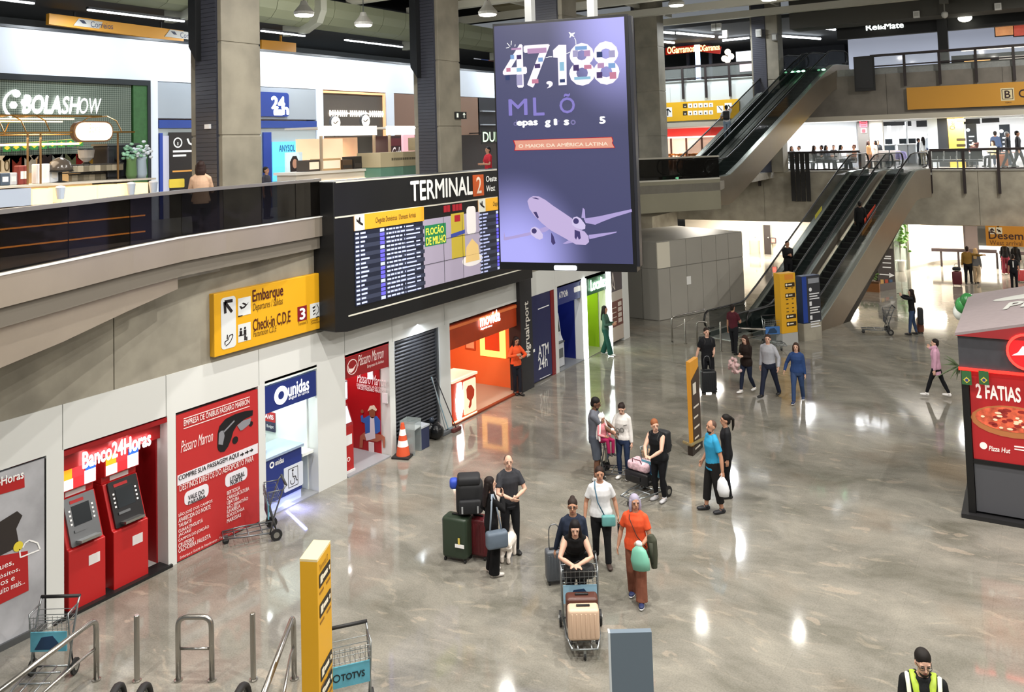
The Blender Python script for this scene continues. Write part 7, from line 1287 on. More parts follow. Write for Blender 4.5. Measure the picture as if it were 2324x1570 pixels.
def hoop(lb, x0, x1, y, yt, r=r_):
    p, q = onz(x0, y), onz(x1, y); h = hz((x0 + x1) / 2, yt, (p + q) / 2); t = thing('hoop_barrier', lb, 'barrier', p); d = q - p; m = M(); bar(m, [(0, 0, 0), (0, 0, h - r), (d.x, d.y, h - r), (d.x, d.y, 0)], r); m.build('hoop', SB, t, smooth=True); M().tube([(0, 0, h * .48), (d.x, d.y, h * .48)], r * .55, 8).build('crossbar', SB, t, smooth=True)
    m = M(); flange(m, Vector((0, 0, 0))); flange(m, d); m.build('flange', SB, t)
hoop('steel hoop barrier between two bollards in the foreground', 405, 481, 1544, 1393)
def railend(lb, x, y, yt, far, far2, z2_, r=r_):
    p = onz(x, y); h = hz(x, yt, p); t = thing('handrail', lb, 'railing', p); a = onz(*far, h - r) - p; b = onz(*far2, z2_) - p; m = M(); bar(m, [(0, 0, 0), (0, 0, h - r), (a.x, a.y, h - r)], r); m.build('top_rail', SB, t, smooth=True); m = M(); n_ = Vector((a.x, a.y, 0)).normalized() * .25; bar(m, [(0, 0, z2_), (n_.x, n_.y, z2_), (b.x, b.y, z2_)], r * .55); m.build('lower_rail', SB, t, smooth=True); m = M(); flange(m, Vector((0, 0, 0))); m.build('flange', SB, t)
railend('steel handrail running to the lower left corner', 219, 1543, 1397, (-60, 1612), (60, 1605), .45)
railend('steel handrail running down behind the tall yellow totem', 668, 1541, 1390, (590, 1595), (640, 1600), .45)
p = onz(1526, 777); h = hz(1526, 717, p); railend('thin steel rail end left of the far hoops', 1526, 777, 718, (1600, 702), (1590, 712), .5, .03)
for x, y, yt, lb in ((1556, 780, 723, 'far steel post between the thin rail end and the far hoop'), (1637, 798, 731, 'far steel post right of the far hoop')):
    p = onz(x, y); t = thing('bollard', lb, 'bollard', p); m = M(); post(m, Vector((0, 0, 0)), hz(x, yt, p), .03); m.build('post', SB, t, smooth='auto'); m = M(); flange(m, Vector((0, 0, 0))); m.build('flange', SB, t)
hoop('far steel hoop before the lower escalators', 1583, 1607, 783, 728, .03)
railend('far steel rail end beside the woman in brown', 1669, 797, 742, (1738, 748), (1730, 760), .45, .03)
# heads of the escalators that end at the bottom edge
for i, (x, lb) in enumerate([(265, 'black escalator handrail head at the bottom edge, the left of two close together'), (325, 'black escalator handrail head at the bottom edge, right of the close pair'), (548, 'black escalator handrail head at the bottom edge left of the yellow totem')]):
    p = onz(x, 1563, .98); e = onz(x - 75, 1700, .98); d = (e - p); d.z = 0; d.normalize(); t = thing('escalator_handrail', lb, 'handrail', (p.x, p.y, 0)); g = Vector((d.x, d.y, 0)); s = Vector((-d.y, d.x, 0)); c = Vector((0, 0, .75)) + g * .05
    P = [c + Vector((0, 0, .26)) * math.cos(rad(a)) - g * .28 * math.sin(rad(a)) for a in range(0, 190, 15)]; P = [c + g * 2.0 + Vector((0, 0, .26))] + P + [c + g * 2 - Vector((0, 0, .26))]; M().tube(P, [(.05, .035)] * len(P), 8, up=s).build('rubber_rail', RUB, t, smooth=True)
    m = M(); m.extr([c + g * 1.9 - Vector((0, 0, .22)), c + g * 1.9 + Vector((0, 0, .22)), c + Vector((0, 0, .22)) - g * .1, c - g * .25, c - Vector((0, 0, .22)) - g * .1], s * .02); m.build('glass_panel', GLE, t); m = M(); m.extr([g * -.05, g * 2.2, g * 2.2 + Vector((0, 0, .5)), g * -.05 + Vector((0, 0, .5))], s * .06); m.build('plinth', DECK, t)

# --- luggage trolleys
TB = mat('#5aa3b8', .45, noise=.12, nscale=6); TF = mat('#9aa0a2', .3, .85)
def trolley(lb, x, y, rel, adm=None, frame=None, word=None, basket=True, dr=None):
    p = onz(x, y); t = thing('luggage_trolley', lb, 'trolley', p, heading(p, rel)); fm = frame or TF; m = M()      # origin between the big wheels, forward +y
    for s in (-1, 1):
        m.tube([(s * .27, .12, .12), (s * .28, .0, .55), (s * .28, -.14, .92), (s * .28, -.2, 1.0)], .016, 8); m.tube([(s * .27, -.02, .12), (s * .28, .1, .62), (s * .28, .14, .92), (s * .28, -.14, .92)], .013, 8)
        m.tube([(s * .27, -.05, .14), (s * .25, .6, .17), (s * .18, .95, .17)], .016, 8)
    m.tube([(-.27, .02, .13), (.27, .02, .13)], .014, 8)
    m.build('frame', fm, t, smooth=True); m = M()
    for yy in (.25, .5, .75, .95): m.tube([(-.24 + yy * .05, yy, .172), (.24 - yy * .05, yy, .172)], .013, 6)
    for xx in (-.1, .1): m.tube([(xx, .1, .172), (xx, .95, .172)], .011, 6)
    m.build('platform', fm, t, smooth=True); M().tube([(-.29, -.2, 1.0), (.29, -.2, 1.0)], .024, 10).build('handle_bar', RUB, t, smooth=True)
    if basket:
        m = M()
        for zz in (.72, .8, .88): m.tube([(-.27, -.08, zz), (-.27, .16, zz), (.27, .16, zz), (.27, -.08, zz), (-.27, -.08, zz)], .005, 5)
        for i in range(9): xx = -.27 + .0675 * i; m.tube([(xx, .16, .9), (xx, .16, .7), (xx, -.08, .7)], .004, 5)
        m.build('basket', fm, t)
    fr = F((0, .135, 0), (-1, 0, 0)); m = fr.rect(-.26, .40, .26, .67, -.012, .02); ad = m.build('advert_panel', adm or TB, t)
    if word: m = M(); text(fr, word, (-.12, .49, .19, .57), m, d=.01, bold=.03); fr.ring(-.18, .53, .035, .05, .008, .004, m); m.build('lettering', mat('#16282e', .5), ad)
    else: fr.poly([(-.2, .43), (-.1, .6), (.06, .62), (.16, .5), (.14, .43)], .008, .004).build('printed_shape', mat('#1d3a5a', .5), ad)
    for s in (-1, 1):
        w_ = M(); w_.disc((s * .31, 0, .11), (1, 0, 0), .11, .035); wo = w_.build('wheel', RUB, t); M().disc((s * .33, 0, .11), (1, 0, 0), .055, .012).build('hub', STEEL, wo)
    wo = M().disc((0, .9, .06), (1, 0, 0), .06, .03).build('wheel', RUB, t); M().box(-.02, .02, .86, .94, .06, .16).build('fork', fm, wo)
    return t
trolley('luggage trolley with blue panel beside the white pillar at the far left', 122, 1530, -28)
t = trolley('dark luggage trolley parked between the bus poster and the blue booth', 622, 1212, -82, frame=STEELD)
trolley('luggage trolley with light blue lettered panel right of the tall yellow totem', 793, 1612, 8, word='TOTVS')
trolley('luggage trolley pushed by the man in grey, with the child on it', 1368, 1080, 78, frame=STEELD, adm=mat('#6a6a5e', .5))
trolley('luggage trolley with black suitcase and pink bag, pushed by the woman in black', 1490, 1118, -38)
trolley('luggage trolley with cream suitcase in front, pushed by the woman with folded hands', 1318, 1418, 3, adm=mat('#8fb6cc', .45))
trolley('empty dark luggage trolley standing before the bright corridor', 2018, 757, -80, frame=STEELD, adm=mat('#4a4f52', .5))
trolley('luggage trolley with blue panel before the yellow totem by the escalators', 1752, 782, 20, adm=mat('#3f6fae', .5))

# --- things by the roller shutter
p = onz(915, 1036); t = thing('traffic_cone', 'orange traffic cone with two white bands before the shutter', 'cone', p, 0.3); CO = mat('#d2542e', .5)
pr = lambda z: .17 - .13 * (z - .05) / .75
M().lathe((0, 0, 0), [(pr(.05), .05), (pr(.26), .26)], 20).lathe((0, 0, 0), [(pr(.4), .4), (pr(.52), .52)], 20).lathe((0, 0, 0), [(pr(.66), .66), (pr(.8), .8), (.0, .81)], 20).build('cone', CO, t, smooth='auto'); M().lathe((0, 0, 0), [(pr(.26), .26), (pr(.4), .4)], 20).build('white_band', TXT_W, t, smooth='auto'); M().lathe((0, 0, 0), [(pr(.52), .52), (pr(.66), .66)], 20).build('white_band', TXT_W, t, smooth='auto'); M().box(-.22, .22, -.22, .22, 0, .05).build('foot', RUB, t, bevel=.01)
p = onz(936, 1032); t = thing('clear_box', 'clear acrylic stand behind the traffic cone', 'stand', (p.x - .12, p.y + .1, 0), .2)
m = M(); m.box(-.2, .2, -.18, -.17, 0, .8).box(-.2, .2, .17, .18, 0, .8).box(-.2, -.19, -.18, .18, 0, .8); m.build('panels', mat('#a9b4b4', .1, alpha=.45), t); M().box(-.2, .2, -.18, .18, .6, .62).build('shelf', mat('#c9d0d0', .2, alpha=.6), t)
p = onz(955, 1020); t = thing('waste_bin', 'small navy bin with pale top beside the acrylic stand', 'bin', (p.x - .1, p.y + .12, 0)); M().box(-.16, .16, -.16, .16, 0, .52).build('body', mat('#2a3150', .5), t, bevel=.01); M().box(-.17, .17, -.17, .17, .52, .56).build('lid', mat('#b9bdc4', .4), t)
p = onz(992, 990); t = thing('rubbish_bag', 'black rubbish bag against the shutter', 'bag', (p.x - .1, p.y - .1, 0)); m = M(); rr = random.Random(2)
for i in range(9): m.ball((rr.gauss(0, .1), rr.gauss(0, .12), .18 + rr.gauss(0, .05)), .16 + rr.random() * .04, 8, 6)
o = m.build('sack', mat('#101113', .3), t, smooth=True); md = o.modifiers.new('r', 'REMESH'); md.mode = 'VOXEL'; md.voxel_size = .03; M().ball((0, .02, .42), (.07, .07, .08), 8, 6).build('knot', mat('#2c3440', .3), t, smooth=True)
for i, (dx, dy, lb, c) in enumerate([(.0, .0, 'broom with dark stick leaning at the right of the shutter', '#3a3a3e'), (-.12, -.18, 'mop with pale blue stick leaning at the right of the shutter', '#7f9fae'), (-.1, -.32, 'second mop with grey stick leaning beside the blue one', '#8a8f92')]):
    p = onz(1020, 972) + Vector((dx + .3, dy - .1, 0)); t = thing('broom' if i == 0 else 'mop', lb, 'broom' if i == 0 else 'mop', p); lean = Vector((-.22, -.55 + .15 * i, 1.5)); M().tube([(0, 0, .07), lean], .013, 8).build('stick', mat(c, .4), t); M().box(-.05, .05, -.17, .17, 0, .1).build('head', mat(['#5a2a26', '#6a7a84', '#5c6064'][i], .8), t, bevel=.02)
# ================================================================ PEOPLE
SK = {'l': '#d0a690', 'm': '#b0836a', 'd': '#694a39'}
def rem(o, vox, sm=3):
    a = o.modifiers.new('remesh', 'REMESH'); a.mode = 'VOXEL'; a.voxel_size = vox; a.use_smooth_shade = True
    b = o.modifiers.new('smooth', 'SMOOTH'); b.factor = .5; b.iterations = sm; return o
def ik(a, b, l1, l2, pole):
    a, b, pole = Vector(a), Vector(b), Vector(pole); d = b - a; L = min(d.length, (l1 + l2) * .999); u = d.normalized(); x = (l1 * l1 - l2 * l2 + L * L) / (2 * L); h = math.sqrt(max(l1 * l1 - x * x, 0)); p = pole - u * pole.dot(u); p.normalize(); return a + u * x + p * h, a + u * L
PEOPLE = []
def person(label, loc, rel, H=1.7, skin='m', hair=('short', '#1c1614'), top=('#333333', 'short'), bottom=('#1d1e22', 'trousers'), shoes='#1c1c1c', hands=None, feet=None, lean=0.0, yaw=0, pitch=0, fem=False, fat=1.0, pelvis=None, hem=.86, vox=.009, beard=None, sole=None, glasses=False, face=True, open_coat=None, group=None, rz=None):
    S = H / 1.7; t = thing('person', label, 'person', loc, heading(loc, rel) if rz is None else rz, group); sk = mat(SK.get(skin, skin), .55, spec=.3)
    px_, py_, pz_ = pelvis or (0, 0, .9); pv = Vector((px_, py_, pz_)); up_off = pz_ - .9
    def T(v):                                                           # torso bend
        v = Vector(v); k = min(1, max(0, (v.z - .9) / .35)); k = k * k * (3 - 2 * k); r = Matrix.Rotation(-lean * k, 3, 'X'); return r @ (v - Vector((0, 0, .92))) + Vector((0, 0, .92)) + Vector((px_, py_, up_off))
    nk = Vector((0, 0, 1.45)); RH = Matrix.Rotation(rad(yaw), 3, 'Z') @ Matrix.Rotation(-rad(pitch), 3, 'X')
    def Hd(v): return T(nk + RH @ (Vector(v) - nk))
    sh = .143 if fem else .166; f = fat
    hands = hands or {}; feet = feet or {}; AR, LG = {}, {}
    for s, k in ((-1, 'l'), (1, 'r')):
        a = T((s * sh * (.6 + .4 * f), 0, 1.352)); dflt = (s * (sh + .07 * f), .03, .82 + (.0)); tgt = hands.get(k, dflt); tgt = Vector(tgt) if k in hands else Vector(dflt) + Vector((px_, py_, up_off))
        e, w_ = ik(a, tgt, .285, .25, hands.get('p' + k, (s * .5, -1, -.2))); AR[s] = (a, e, w_)
        h_ = pv + Vector((s * .088, 0, 0)); ft = Vector(feet.get(k, (s * .1, 0, .08))); kn, an = ik(h_, ft, .425, .40, feet.get('p' + k, (s * .08, 1, 0))); LG[s] = (h_, kn, an, feet.get('d' + k, (s * .12, 1, 0)))
    sc_ = lambda m: [setattr(m, 'v', [(x * S, y * S, z * S) for x, y, z in m.v]), m][1]
    def rings(m, L, infl=0.0, seg=16):
        m.tube([T((0, y, z)) for z, rx, ry, y in L], [(rx * f + infl, ry * f + infl) for z, rx, ry, y in L], seg, up=(1, 0, 0))
    TR = ([(.80, .12, .09, 0), (.86, .165, .112, 0), (.93, .17, .11, 0), (1.03, .142, .095, 0), (1.13, .132, .092, .005), (1.24, .148, .108, .012), (1.32, .145, .098, .005), (1.38, .115, .075, 0), (1.42, .06, .055, 0)] if fem else
          [(.80, .12, .09, 0), (.86, .155, .105, 0), (.94, .155, .105, 0), (1.04, .148, .1, 0), (1.14, .155, .105, .005), (1.25, .17, .115, .01), (1.33, .165, .1, .005), (1.39, .125, .075, 0), (1.425, .065, .06, 0)])
    # body: one continuous surface
    m = M(); rings(m, TR); m.tube([T((0, 0, 1.38)), T((0, .008, 1.44)), Hd((0, .015, 1.5))], [.058, .052, .055], 12)
    m.ball(Hd((0, .0, 1.595)), (.074, .093, .1), 16, 12, RH); m.ball(Hd((0, .028, 1.525)), (.056, .066, .066), 14, 10, RH); m.ball(Hd((0, .05, 1.492)), (.034, .034, .024), 10, 8, RH)
    m.tube([Hd((0, .088, 1.6)), Hd((0, .108, 1.562)), Hd((0, .09, 1.552))], [.010, .017, .014], 8)
    for s in (-1, 1): m.ball(Hd((s * .074, -.004, 1.57)), (.012, .022, .034), 8, 6, RH); m.ball(Hd((s * .034, .08, 1.61)), (.026, .014, .012), 8, 6, RH)
    for s in (-1, 1):
        a, e, w_ = AR[s]; fd = (w_ - e).normalized(); m.ball(a, .05 * (.5 + .5 * f), 12, 8); m.tube([T((0, -.01, 1.425)), T((s * sh * .6, -.01, 1.395)), a], [.04, .042, .045], 10); m.tube([a, a.lerp(e, .4), e, e.lerp(w_, .35), w_], [.048 * (.4 + .6 * f), .046 * (.4 + .6 * f), .038, .04, .027], 12)
        hd = Vector(hands.get('d' + ('l' if s < 0 else 'r'), fd)).normalized(); n = Vector(hands.get('n' + ('l' if s < 0 else 'r'), (-s, 0, 0))); n = (n - hd * n.dot(hd)); n = n.normalized() if n.length > .05 else hd.orthogonal().normalized(); lt = hd.cross(n) * (1 if hd.cross(n).y >= 0 else -1)
        m.tube([w_, w_ + hd * .03, w_ + hd * .085], [(.028, .019), (.036, .017), (.038, .014)], 10, up=lt); curl = hands.get('curl', .5)
        for i, (o, L_) in enumerate([(.028, .07), (.010, .08), (-.009, .075), (-.027, .058)]):
            b = w_ + hd * .078 + lt * o; d1 = (hd * math.cos(curl * .6) + n * math.sin(curl * .6)); d2 = (hd * math.cos(curl * 1.5) + n * math.sin(curl * 1.5)); m.tube([b - hd * .02, b + d1 * L_ * .5, b + d1 * L_ * .5 + d2 * L_ * .5], [.0095, .009, .0075], 7)
        b = w_ + hd * .022 + lt * .03; dt = (hd * .65 + lt * .6 + n * .35).normalized(); m.tube([b - lt * .012, b + dt * .034, b + dt * .036 + (hd * .85 + n * .4 + lt * .1).normalized() * .032], [.0125, .0105, .0085], 7)
        h_, kn, an, fdv = LG[s]; m.ball(h_, .09 * (.6 + .4 * f), 12, 8); m.tube([h_, h_.lerp(kn, .35), kn, kn.lerp(an, .3), an], [.086 * (.5 + .5 * f), .078 * (.5 + .5 * f), .052, .055 * (.6 + .4 * f), .036], 12); fdv = Vector(fdv).normalized(); m.tube([an, an + Vector((0, 0, -.04)) + fdv * .04, an + Vector((0, 0, -.055)) + fdv * .13], [.036, .036, .025], 10)
    rem(sc_(m).build('body', sk, t), vox * S)
    # clothes
    tc, sl = top[0], top[1]; tm = mat(tc, .75, spec=.2, noise=.08, nscale=7, bump=.5)
    m = M(); L = [r for r in TR if r[0] >= hem - .02]; z0, rx0, ry0, _ = L[0]; L = [(hem, max(rx0, .15), max(ry0, .105), 0)] + [r for r in L if r[0] > hem + .01]; L[-1] = (1.43, .07, .066, 0); rings(m, L, .014)
    for s in (-1, 1):
        a, e, w_ = AR[s]; m.ball(a, .06 * (.5 + .5 * f) if sl != 'none' else .052, 12, 8); m.tube([T((s * .05, -.01, 1.425)), T((s * sh * .6, -.01, 1.4)), a], [.05, .052, .056], 10)
        if sl == 'short': m.tube([a, a.lerp(e, .68)], [.06 * (.4 + .6 * f), .062 * (.4 + .6 * f)], 12)
        elif sl == 'long': m.tube([a, a.lerp(e, .5), e, e.lerp(w_, .5), e.lerp(w_, .97)], [.06 * (.4 + .6 * f), .058 * (.5 + .5 * f), .052, .047, .038], 12)
    rem(sc_(m).build(top[2] if len(top) > 2 else 'shirt', tm, t), .011 * S if vox < .012 else vox * S)
    bc, kind = bottom; bmt = mat(bc, .8, spec=.2, noise=.1, nscale=7, bump=.5); m = M(); rings(m, [(.78, .13, .1, 0), (.85, .16, .112, 0), (.93, .165, .11, 0), (1.0, .15, .1, 0)], .008)
    for s in (-1, 1):
        h_, kn, an, fdv = LG[s]; g = (.5 + .5 * f); m.ball(h_, .098 * g, 12, 8)
        if kind == 'shorts': m.tube([h_, h_.lerp(kn, .5), kn.lerp(an, .05)], [.097 * g, .092 * g, .082 * g], 12)
        elif kind == 'wide': m.tube([h_, h_.lerp(kn, .5), kn, kn.lerp(an, .5), an + Vector((0, 0, -.03))], [.098 * g, .094 * g, .086, .092, .1], 12)
        elif kind == 'slim': m.tube([h_, h_.lerp(kn, .4), kn, kn.lerp(an, .35), an + Vector((0, 0, .01))], [.093 * g, .083 * g, .058, .06 * g, .043], 12)
        elif kind == 'crop': m.tube([h_, h_.lerp(kn, .5), kn, kn.lerp(an, .72)], [.098 * g, .092 * g, .08, .074], 12)
        else: m.tube([h_, h_.lerp(kn, .5), kn, kn.lerp(an, .5), an + Vector((0, 0, -.02))], [.096 * g, .088 * g, .068, .062, .058], 12)
    rem(sc_(m).build('shorts' if kind == 'shorts' else 'trousers', bmt, t), .011 * S if vox < .012 else vox * S)
    sm_ = mat(shoes, .55); 
    for s in (-1, 1):
        h_, kn, an, fdv = LG[s]; fdv = Vector(fdv).normalized(); side = fdv.cross(Vector((0, 0, 1))); c = an + Vector((0, 0, -.045))
        m = M().tube([c - fdv * .065, c - fdv * .03, c + fdv * .04, c + fdv * .12, c + fdv * .165, c + fdv * .185], [(.028, .026), (.04, .045), (.043, .043), (.048, .033), (.038, .024), (.015, .012)], 12, up=side); m.tube([an + Vector((0, 0, .015)), c], [.047, .045], 12)
        so = sc_(m).build('shoe', sm_, t, smooth=True)
        if sole: m = M().tube([c - fdv * .07 - Vector((0, 0, .026)), c + fdv * .05 - Vector((0, 0, .026)), c + fdv * .13 - Vector((0, 0, .026)), c + fdv * .19 - Vector((0, 0, .024))], [(.038, .012), (.044, .012), (.048, .012), (.02, .01)], 10, up=side); sc_(m).build('sole', mat(sole, .6), so, smooth=True)
    # hair and face
    hs, hc = hair; hm = mat(hc, .65, spec=.25)
    if hs != 'bald':
        m = M(); m.ball(Hd((0, -.018, 1.628)), (.083, .098, .088), 16, 12, RH); m.ball(Hd((0, -.05, 1.57)), (.074, .062, .085), 12, 10, RH)
        if hs == 'long':
            m.tube([Hd((0, -.06, 1.6)), Hd((0, -.075, 1.5)), T((0, -.1, 1.38)), T((0, -.125, 1.2))], [(.085, .05), (.09, .05), (.1, .045), (.07, .03)], 12, up=(1, 0, 0))
            for s in (-1, 1): m.tube([Hd((s * .068, .0, 1.62)), Hd((s * .078, .005, 1.52)), T((s * .085, .01, 1.42)), T((s * .09, .06, 1.3))], [.03, .03, .034, .02], 8)
        if hs == 'bob':
            m.tube([Hd((0, -.04, 1.6)), Hd((0, -.05, 1.5)), Hd((0, -.055, 1.43))], [(.09, .06), (.098, .06), (.09, .045)], 12, up=(1, 0, 0))
            for s in (-1, 1): m.tube([Hd((s * .07, .01, 1.63)), Hd((s * .082, .02, 1.53)), Hd((s * .08, .01, 1.44))], [.028, .03, .022], 8)
        if hs == 'ponytail': m.ball(Hd((0, -.105, 1.64)), .034, 10, 8, RH); m.tube([Hd((0, -.11, 1.65)), Hd((0, -.16, 1.6)), Hd((0, -.16, 1.48)), Hd((0, -.14, 1.36))], [.022, .034, .03, .012], 8)
        if hs == 'bun': m.ball(Hd((0, -.075, 1.69)), (.045, .045, .04), 10, 8, RH)
        rem(sc_(m).build('headscarf' if hc == '#9a94a8' else 'hair', hm, t), .012 * S)
    elif hc: m = M().ball(Hd((0, -.02, 1.612)), (.077, .084, .084), 14, 10, RH); sc_(m).build('stubble', hm, t, smooth=True)
    if beard: m = M().ball(Hd((0, .045, 1.492)), (.052, .05, .042), 10, 8, RH); m.ball(Hd((0, .02, 1.515)), (.06, .05, .035), 10, 8, RH); rem(sc_(m).build('beard', mat(beard, .8), t), .01 * S)
    if face:
        for s in (-1, 1): m = M().ball(Hd((s * .031, .087, 1.593)), (.014, .007, .0075), 10, 6, RH); sc_(m).build('eye', mat('#15110f', .25), t, smooth=True); m = M().tube([Hd((s * .014, .092, 1.615)), Hd((s * .032, .092, 1.619)), Hd((s * .048, .08, 1.613))], .0045, 5); sc_(m).build('eyebrow', hm if hc and hs != 'bald' else mat('#2a1d16', .7), t, smooth=True)
        m = M().tube([Hd((-.022, .088, 1.522)), Hd((0, .095, 1.523)), Hd((.022, .088, 1.522))], [.004, .0075, .004], 6); sc_(m).build('mouth', mat('#7a3a34', .5), t, smooth=True)
    if glasses:
        m = M()
        for s in (-1, 1): P = [Hd((s * .034 + .026 * math.cos(g * PI / 6), .1, 1.592 + .02 * math.sin(g * PI / 6))) for g in range(13)]; m.tube(P, .003, 5); m.tube([Hd((s * .06, .1, 1.597)), Hd((s * .078, .0, 1.585))], .003, 5)
        sc_(m).build('glasses', mat('#1a1a1c', .3), t)
    PEOPLE.append((t, S, T, AR)); t['S'] = S; del t['S']
    return t, S, T, Hd, AR
def atp(x, y, H, z=0.0):                                                # stand so that the crown of the head meets pixel (x, y)
    p = onz(x, y, z + H); p.z = z; return p
def wp(pr, v):                                                          # a point given in the person's own frame -> world
    t, S = pr[0], pr[1]; return Vector(t.location) + Matrix.Rotation(t.rotation_euler.z, 3, 'Z') @ (Vector(v) * S)
def strap(o_parent, pr, pts, w_=.02, col='#222222', name='strap'):
    m = M().tube([wp(pr, p) - o_parent.location for p in pts], [(w_, .006)] * len(pts), 8); o = m.build(name, mat(col, .7), o_parent, smooth=True); return o
def bag_at(name, label, cat, pr, c, size, col, soft=True, rot=0.0):
    p = wp(pr, c); t = thing(name, label, cat, p); rz_ = pr[0].rotation_euler.z + rot; a, b, h = size; R3 = Matrix.Rotation(rz_, 3, 'Z'); m = M(); m.obox((0, 0, 0), R3 @ Vector((a, 0, 0)), R3 @ Vector((0, b, 0)), Vector((0, 0, h))); o = m.build('body', mat(col, .65, noise=.08), t, smooth=True, bevel=min(a, b, h) * .55, bseg=4); return t
def backpack(label, pr, col, sz=(.15, .09, .22), z=1.2, y=-.22):
    T = pr[2]; c = T((0, y, z)); t = bag_at('backpack', label, 'backpack', pr, c, sz, col); rz_ = pr[0].rotation_euler.z; R3 = Matrix.Rotation(rz_, 3, 'Z'); m = M(); m.obox(R3 @ Vector((0, -sz[1] - .02, -sz[2] * .35)), R3 @ Vector((sz[0] * .75, 0, 0)), R3 @ Vector((0, .03, 0)), Vector((0, 0, sz[2] * .45))); m.build('pocket', mat(col, .6), t, smooth=True, bevel=.02)
    for s in (-1, 1): strap(t, pr, [T((s * .09, y + .1, z + .16)), T((s * .1, 0, 1.45)), T((s * .1, .12, 1.36)), T((s * .12, .1, 1.15)), T((s * .15, -.08, 1.05))], .022, col, 'shoulder_strap')
    return t
def suitcase(label, p, rz, size, col, handle=True, lying=False, ribs=True, metal=False, tilt=0.0):
    w_, d, h = size; t = thing('suitcase', label, 'suitcase', p, rz); mt_ = mat(col, .4); z0 = .06 if not lying else 0.0
    if lying:
        M().box(-w_ / 2, w_ / 2, -h / 2, h / 2, 0, d).build('shell', mt_, t, smooth=True, bevel=min(w_, d) * .18, bseg=4); m = M()
        for i in range(7): x = -w_ * .38 + w_ * .76 * i / 6; m.box(x - .012, x + .012, -h * .42, h * .42, d - .004, d + .008); m.box(x - .012, x + .012, h / 2 - .004, h / 2 + .008, d * .18, d * .82)
        m.build('ribs', mt_, t, smooth=True, bevel=.005)
        for sx in (-1, 1):
            for sy in (-1, 1): M().ball((sx * (w_ / 2 - .07), sy * (h / 2 - .02) if sy < 0 else h / 2 - .0, .1 if sy > 0 else .1), (.035, .05, .035), 8, 6).build('caster', RUB, t, smooth=True)
        M().box(w_ / 2 - .01, w_ / 2 + .02, -.12, .12, d * .3, d * .7).build('side_handle', BLACK, t, bevel=.01); return t
    M().box(-w_ / 2, w_ / 2, -d / 2, d / 2, z0, z0 + h).build('shell', mt_, t, smooth=True, bevel=min(w_, d) * .2, bseg=4)
    if ribs:
        m = M()
        for i in range(6): x = -w_ * .36 + w_ * .72 * i / 5; m.box(x - .01, x + .01, d / 2 - .004, d / 2 + .008, z0 + h * .12, z0 + h * .88); m.box(x - .01, x + .01, -d / 2 - .008, -d / 2 + .004, z0 + h * .12, z0 + h * .88)
        m.build('ribs', mt_, t, smooth=True, bevel=.004)
    for sx in (-1, 1):
        for sy in (-1, 1): M().disc((sx * (w_ / 2 - .05), sy * (d / 2 - .05), .032), (1, 0, 0), .032, .03).build('caster', RUB, t); 
    M().box(-.1, .1, -.02, .02, z0 + h, z0 + h + .025).build('top_handle', BLACK, t, bevel=.008)
    if handle: m = M(); bar(m, [(-.09, -d * .3, z0 + h - .02), (-.09, -d * .3, z0 + h + .38), (.09, -d * .3, z0 + h + .38), (.09, -d * .3, z0 + h - .02)], .009); m.build('pull_handle', STEELD, t, smooth=True)
    return t
JEAN = '#27344f'
# --- the couple with the dog and their luggage
A = person('bald man in dark grey t-shirt with joined hands, beside the woman in black', atp(1153, 1032, 1.76), 18, 1.76, 'l', ('bald', '#6a5348'), ('#34353a', 'short'), ('#17181b', 'trousers'), '#1b1b1c', {'l': (-.06, .24, 1.05), 'r': (.05, .26, 1.04), 'pl': (-1, -.3, -.3), 'pr': (1, -.3, -.3)}, yaw=-8, hem=.82)
strap_ = None
F3 = None
Bw = person('woman in long black clothes with grey shoulder bag, looking to the side', atp(1112, 1082, 1.66), 105, 1.66, 'l', ('long', '#1e1615'), ('#121214', 'long'), ('#0e0e10', 'wide'), '#c9c4be', {'r': (.06, .2, 1.36), 'nr': (0, -1, 0), 'dr': (0, .2, 1), 'l': (-.2, .1, .95)}, fem=True, hem=.7)
t = bag_at('shoulder_bag', 'grey shoulder bag hanging on the arm of the woman in black', 'bag', Bw, (.27, .02, .72), (.09, .19, .14), '#5d6a78', rot=0)
strap(t, Bw, [(.24, .13, .8), (.2, .06, 1.2), (.165, 0, 1.46)], .018, '#8d9aa8'); strap(t, Bw, [(.24, -.1, .8), (.21, -.05, 1.2), (.165, -.02, 1.46)], .018, '#8d9aa8')
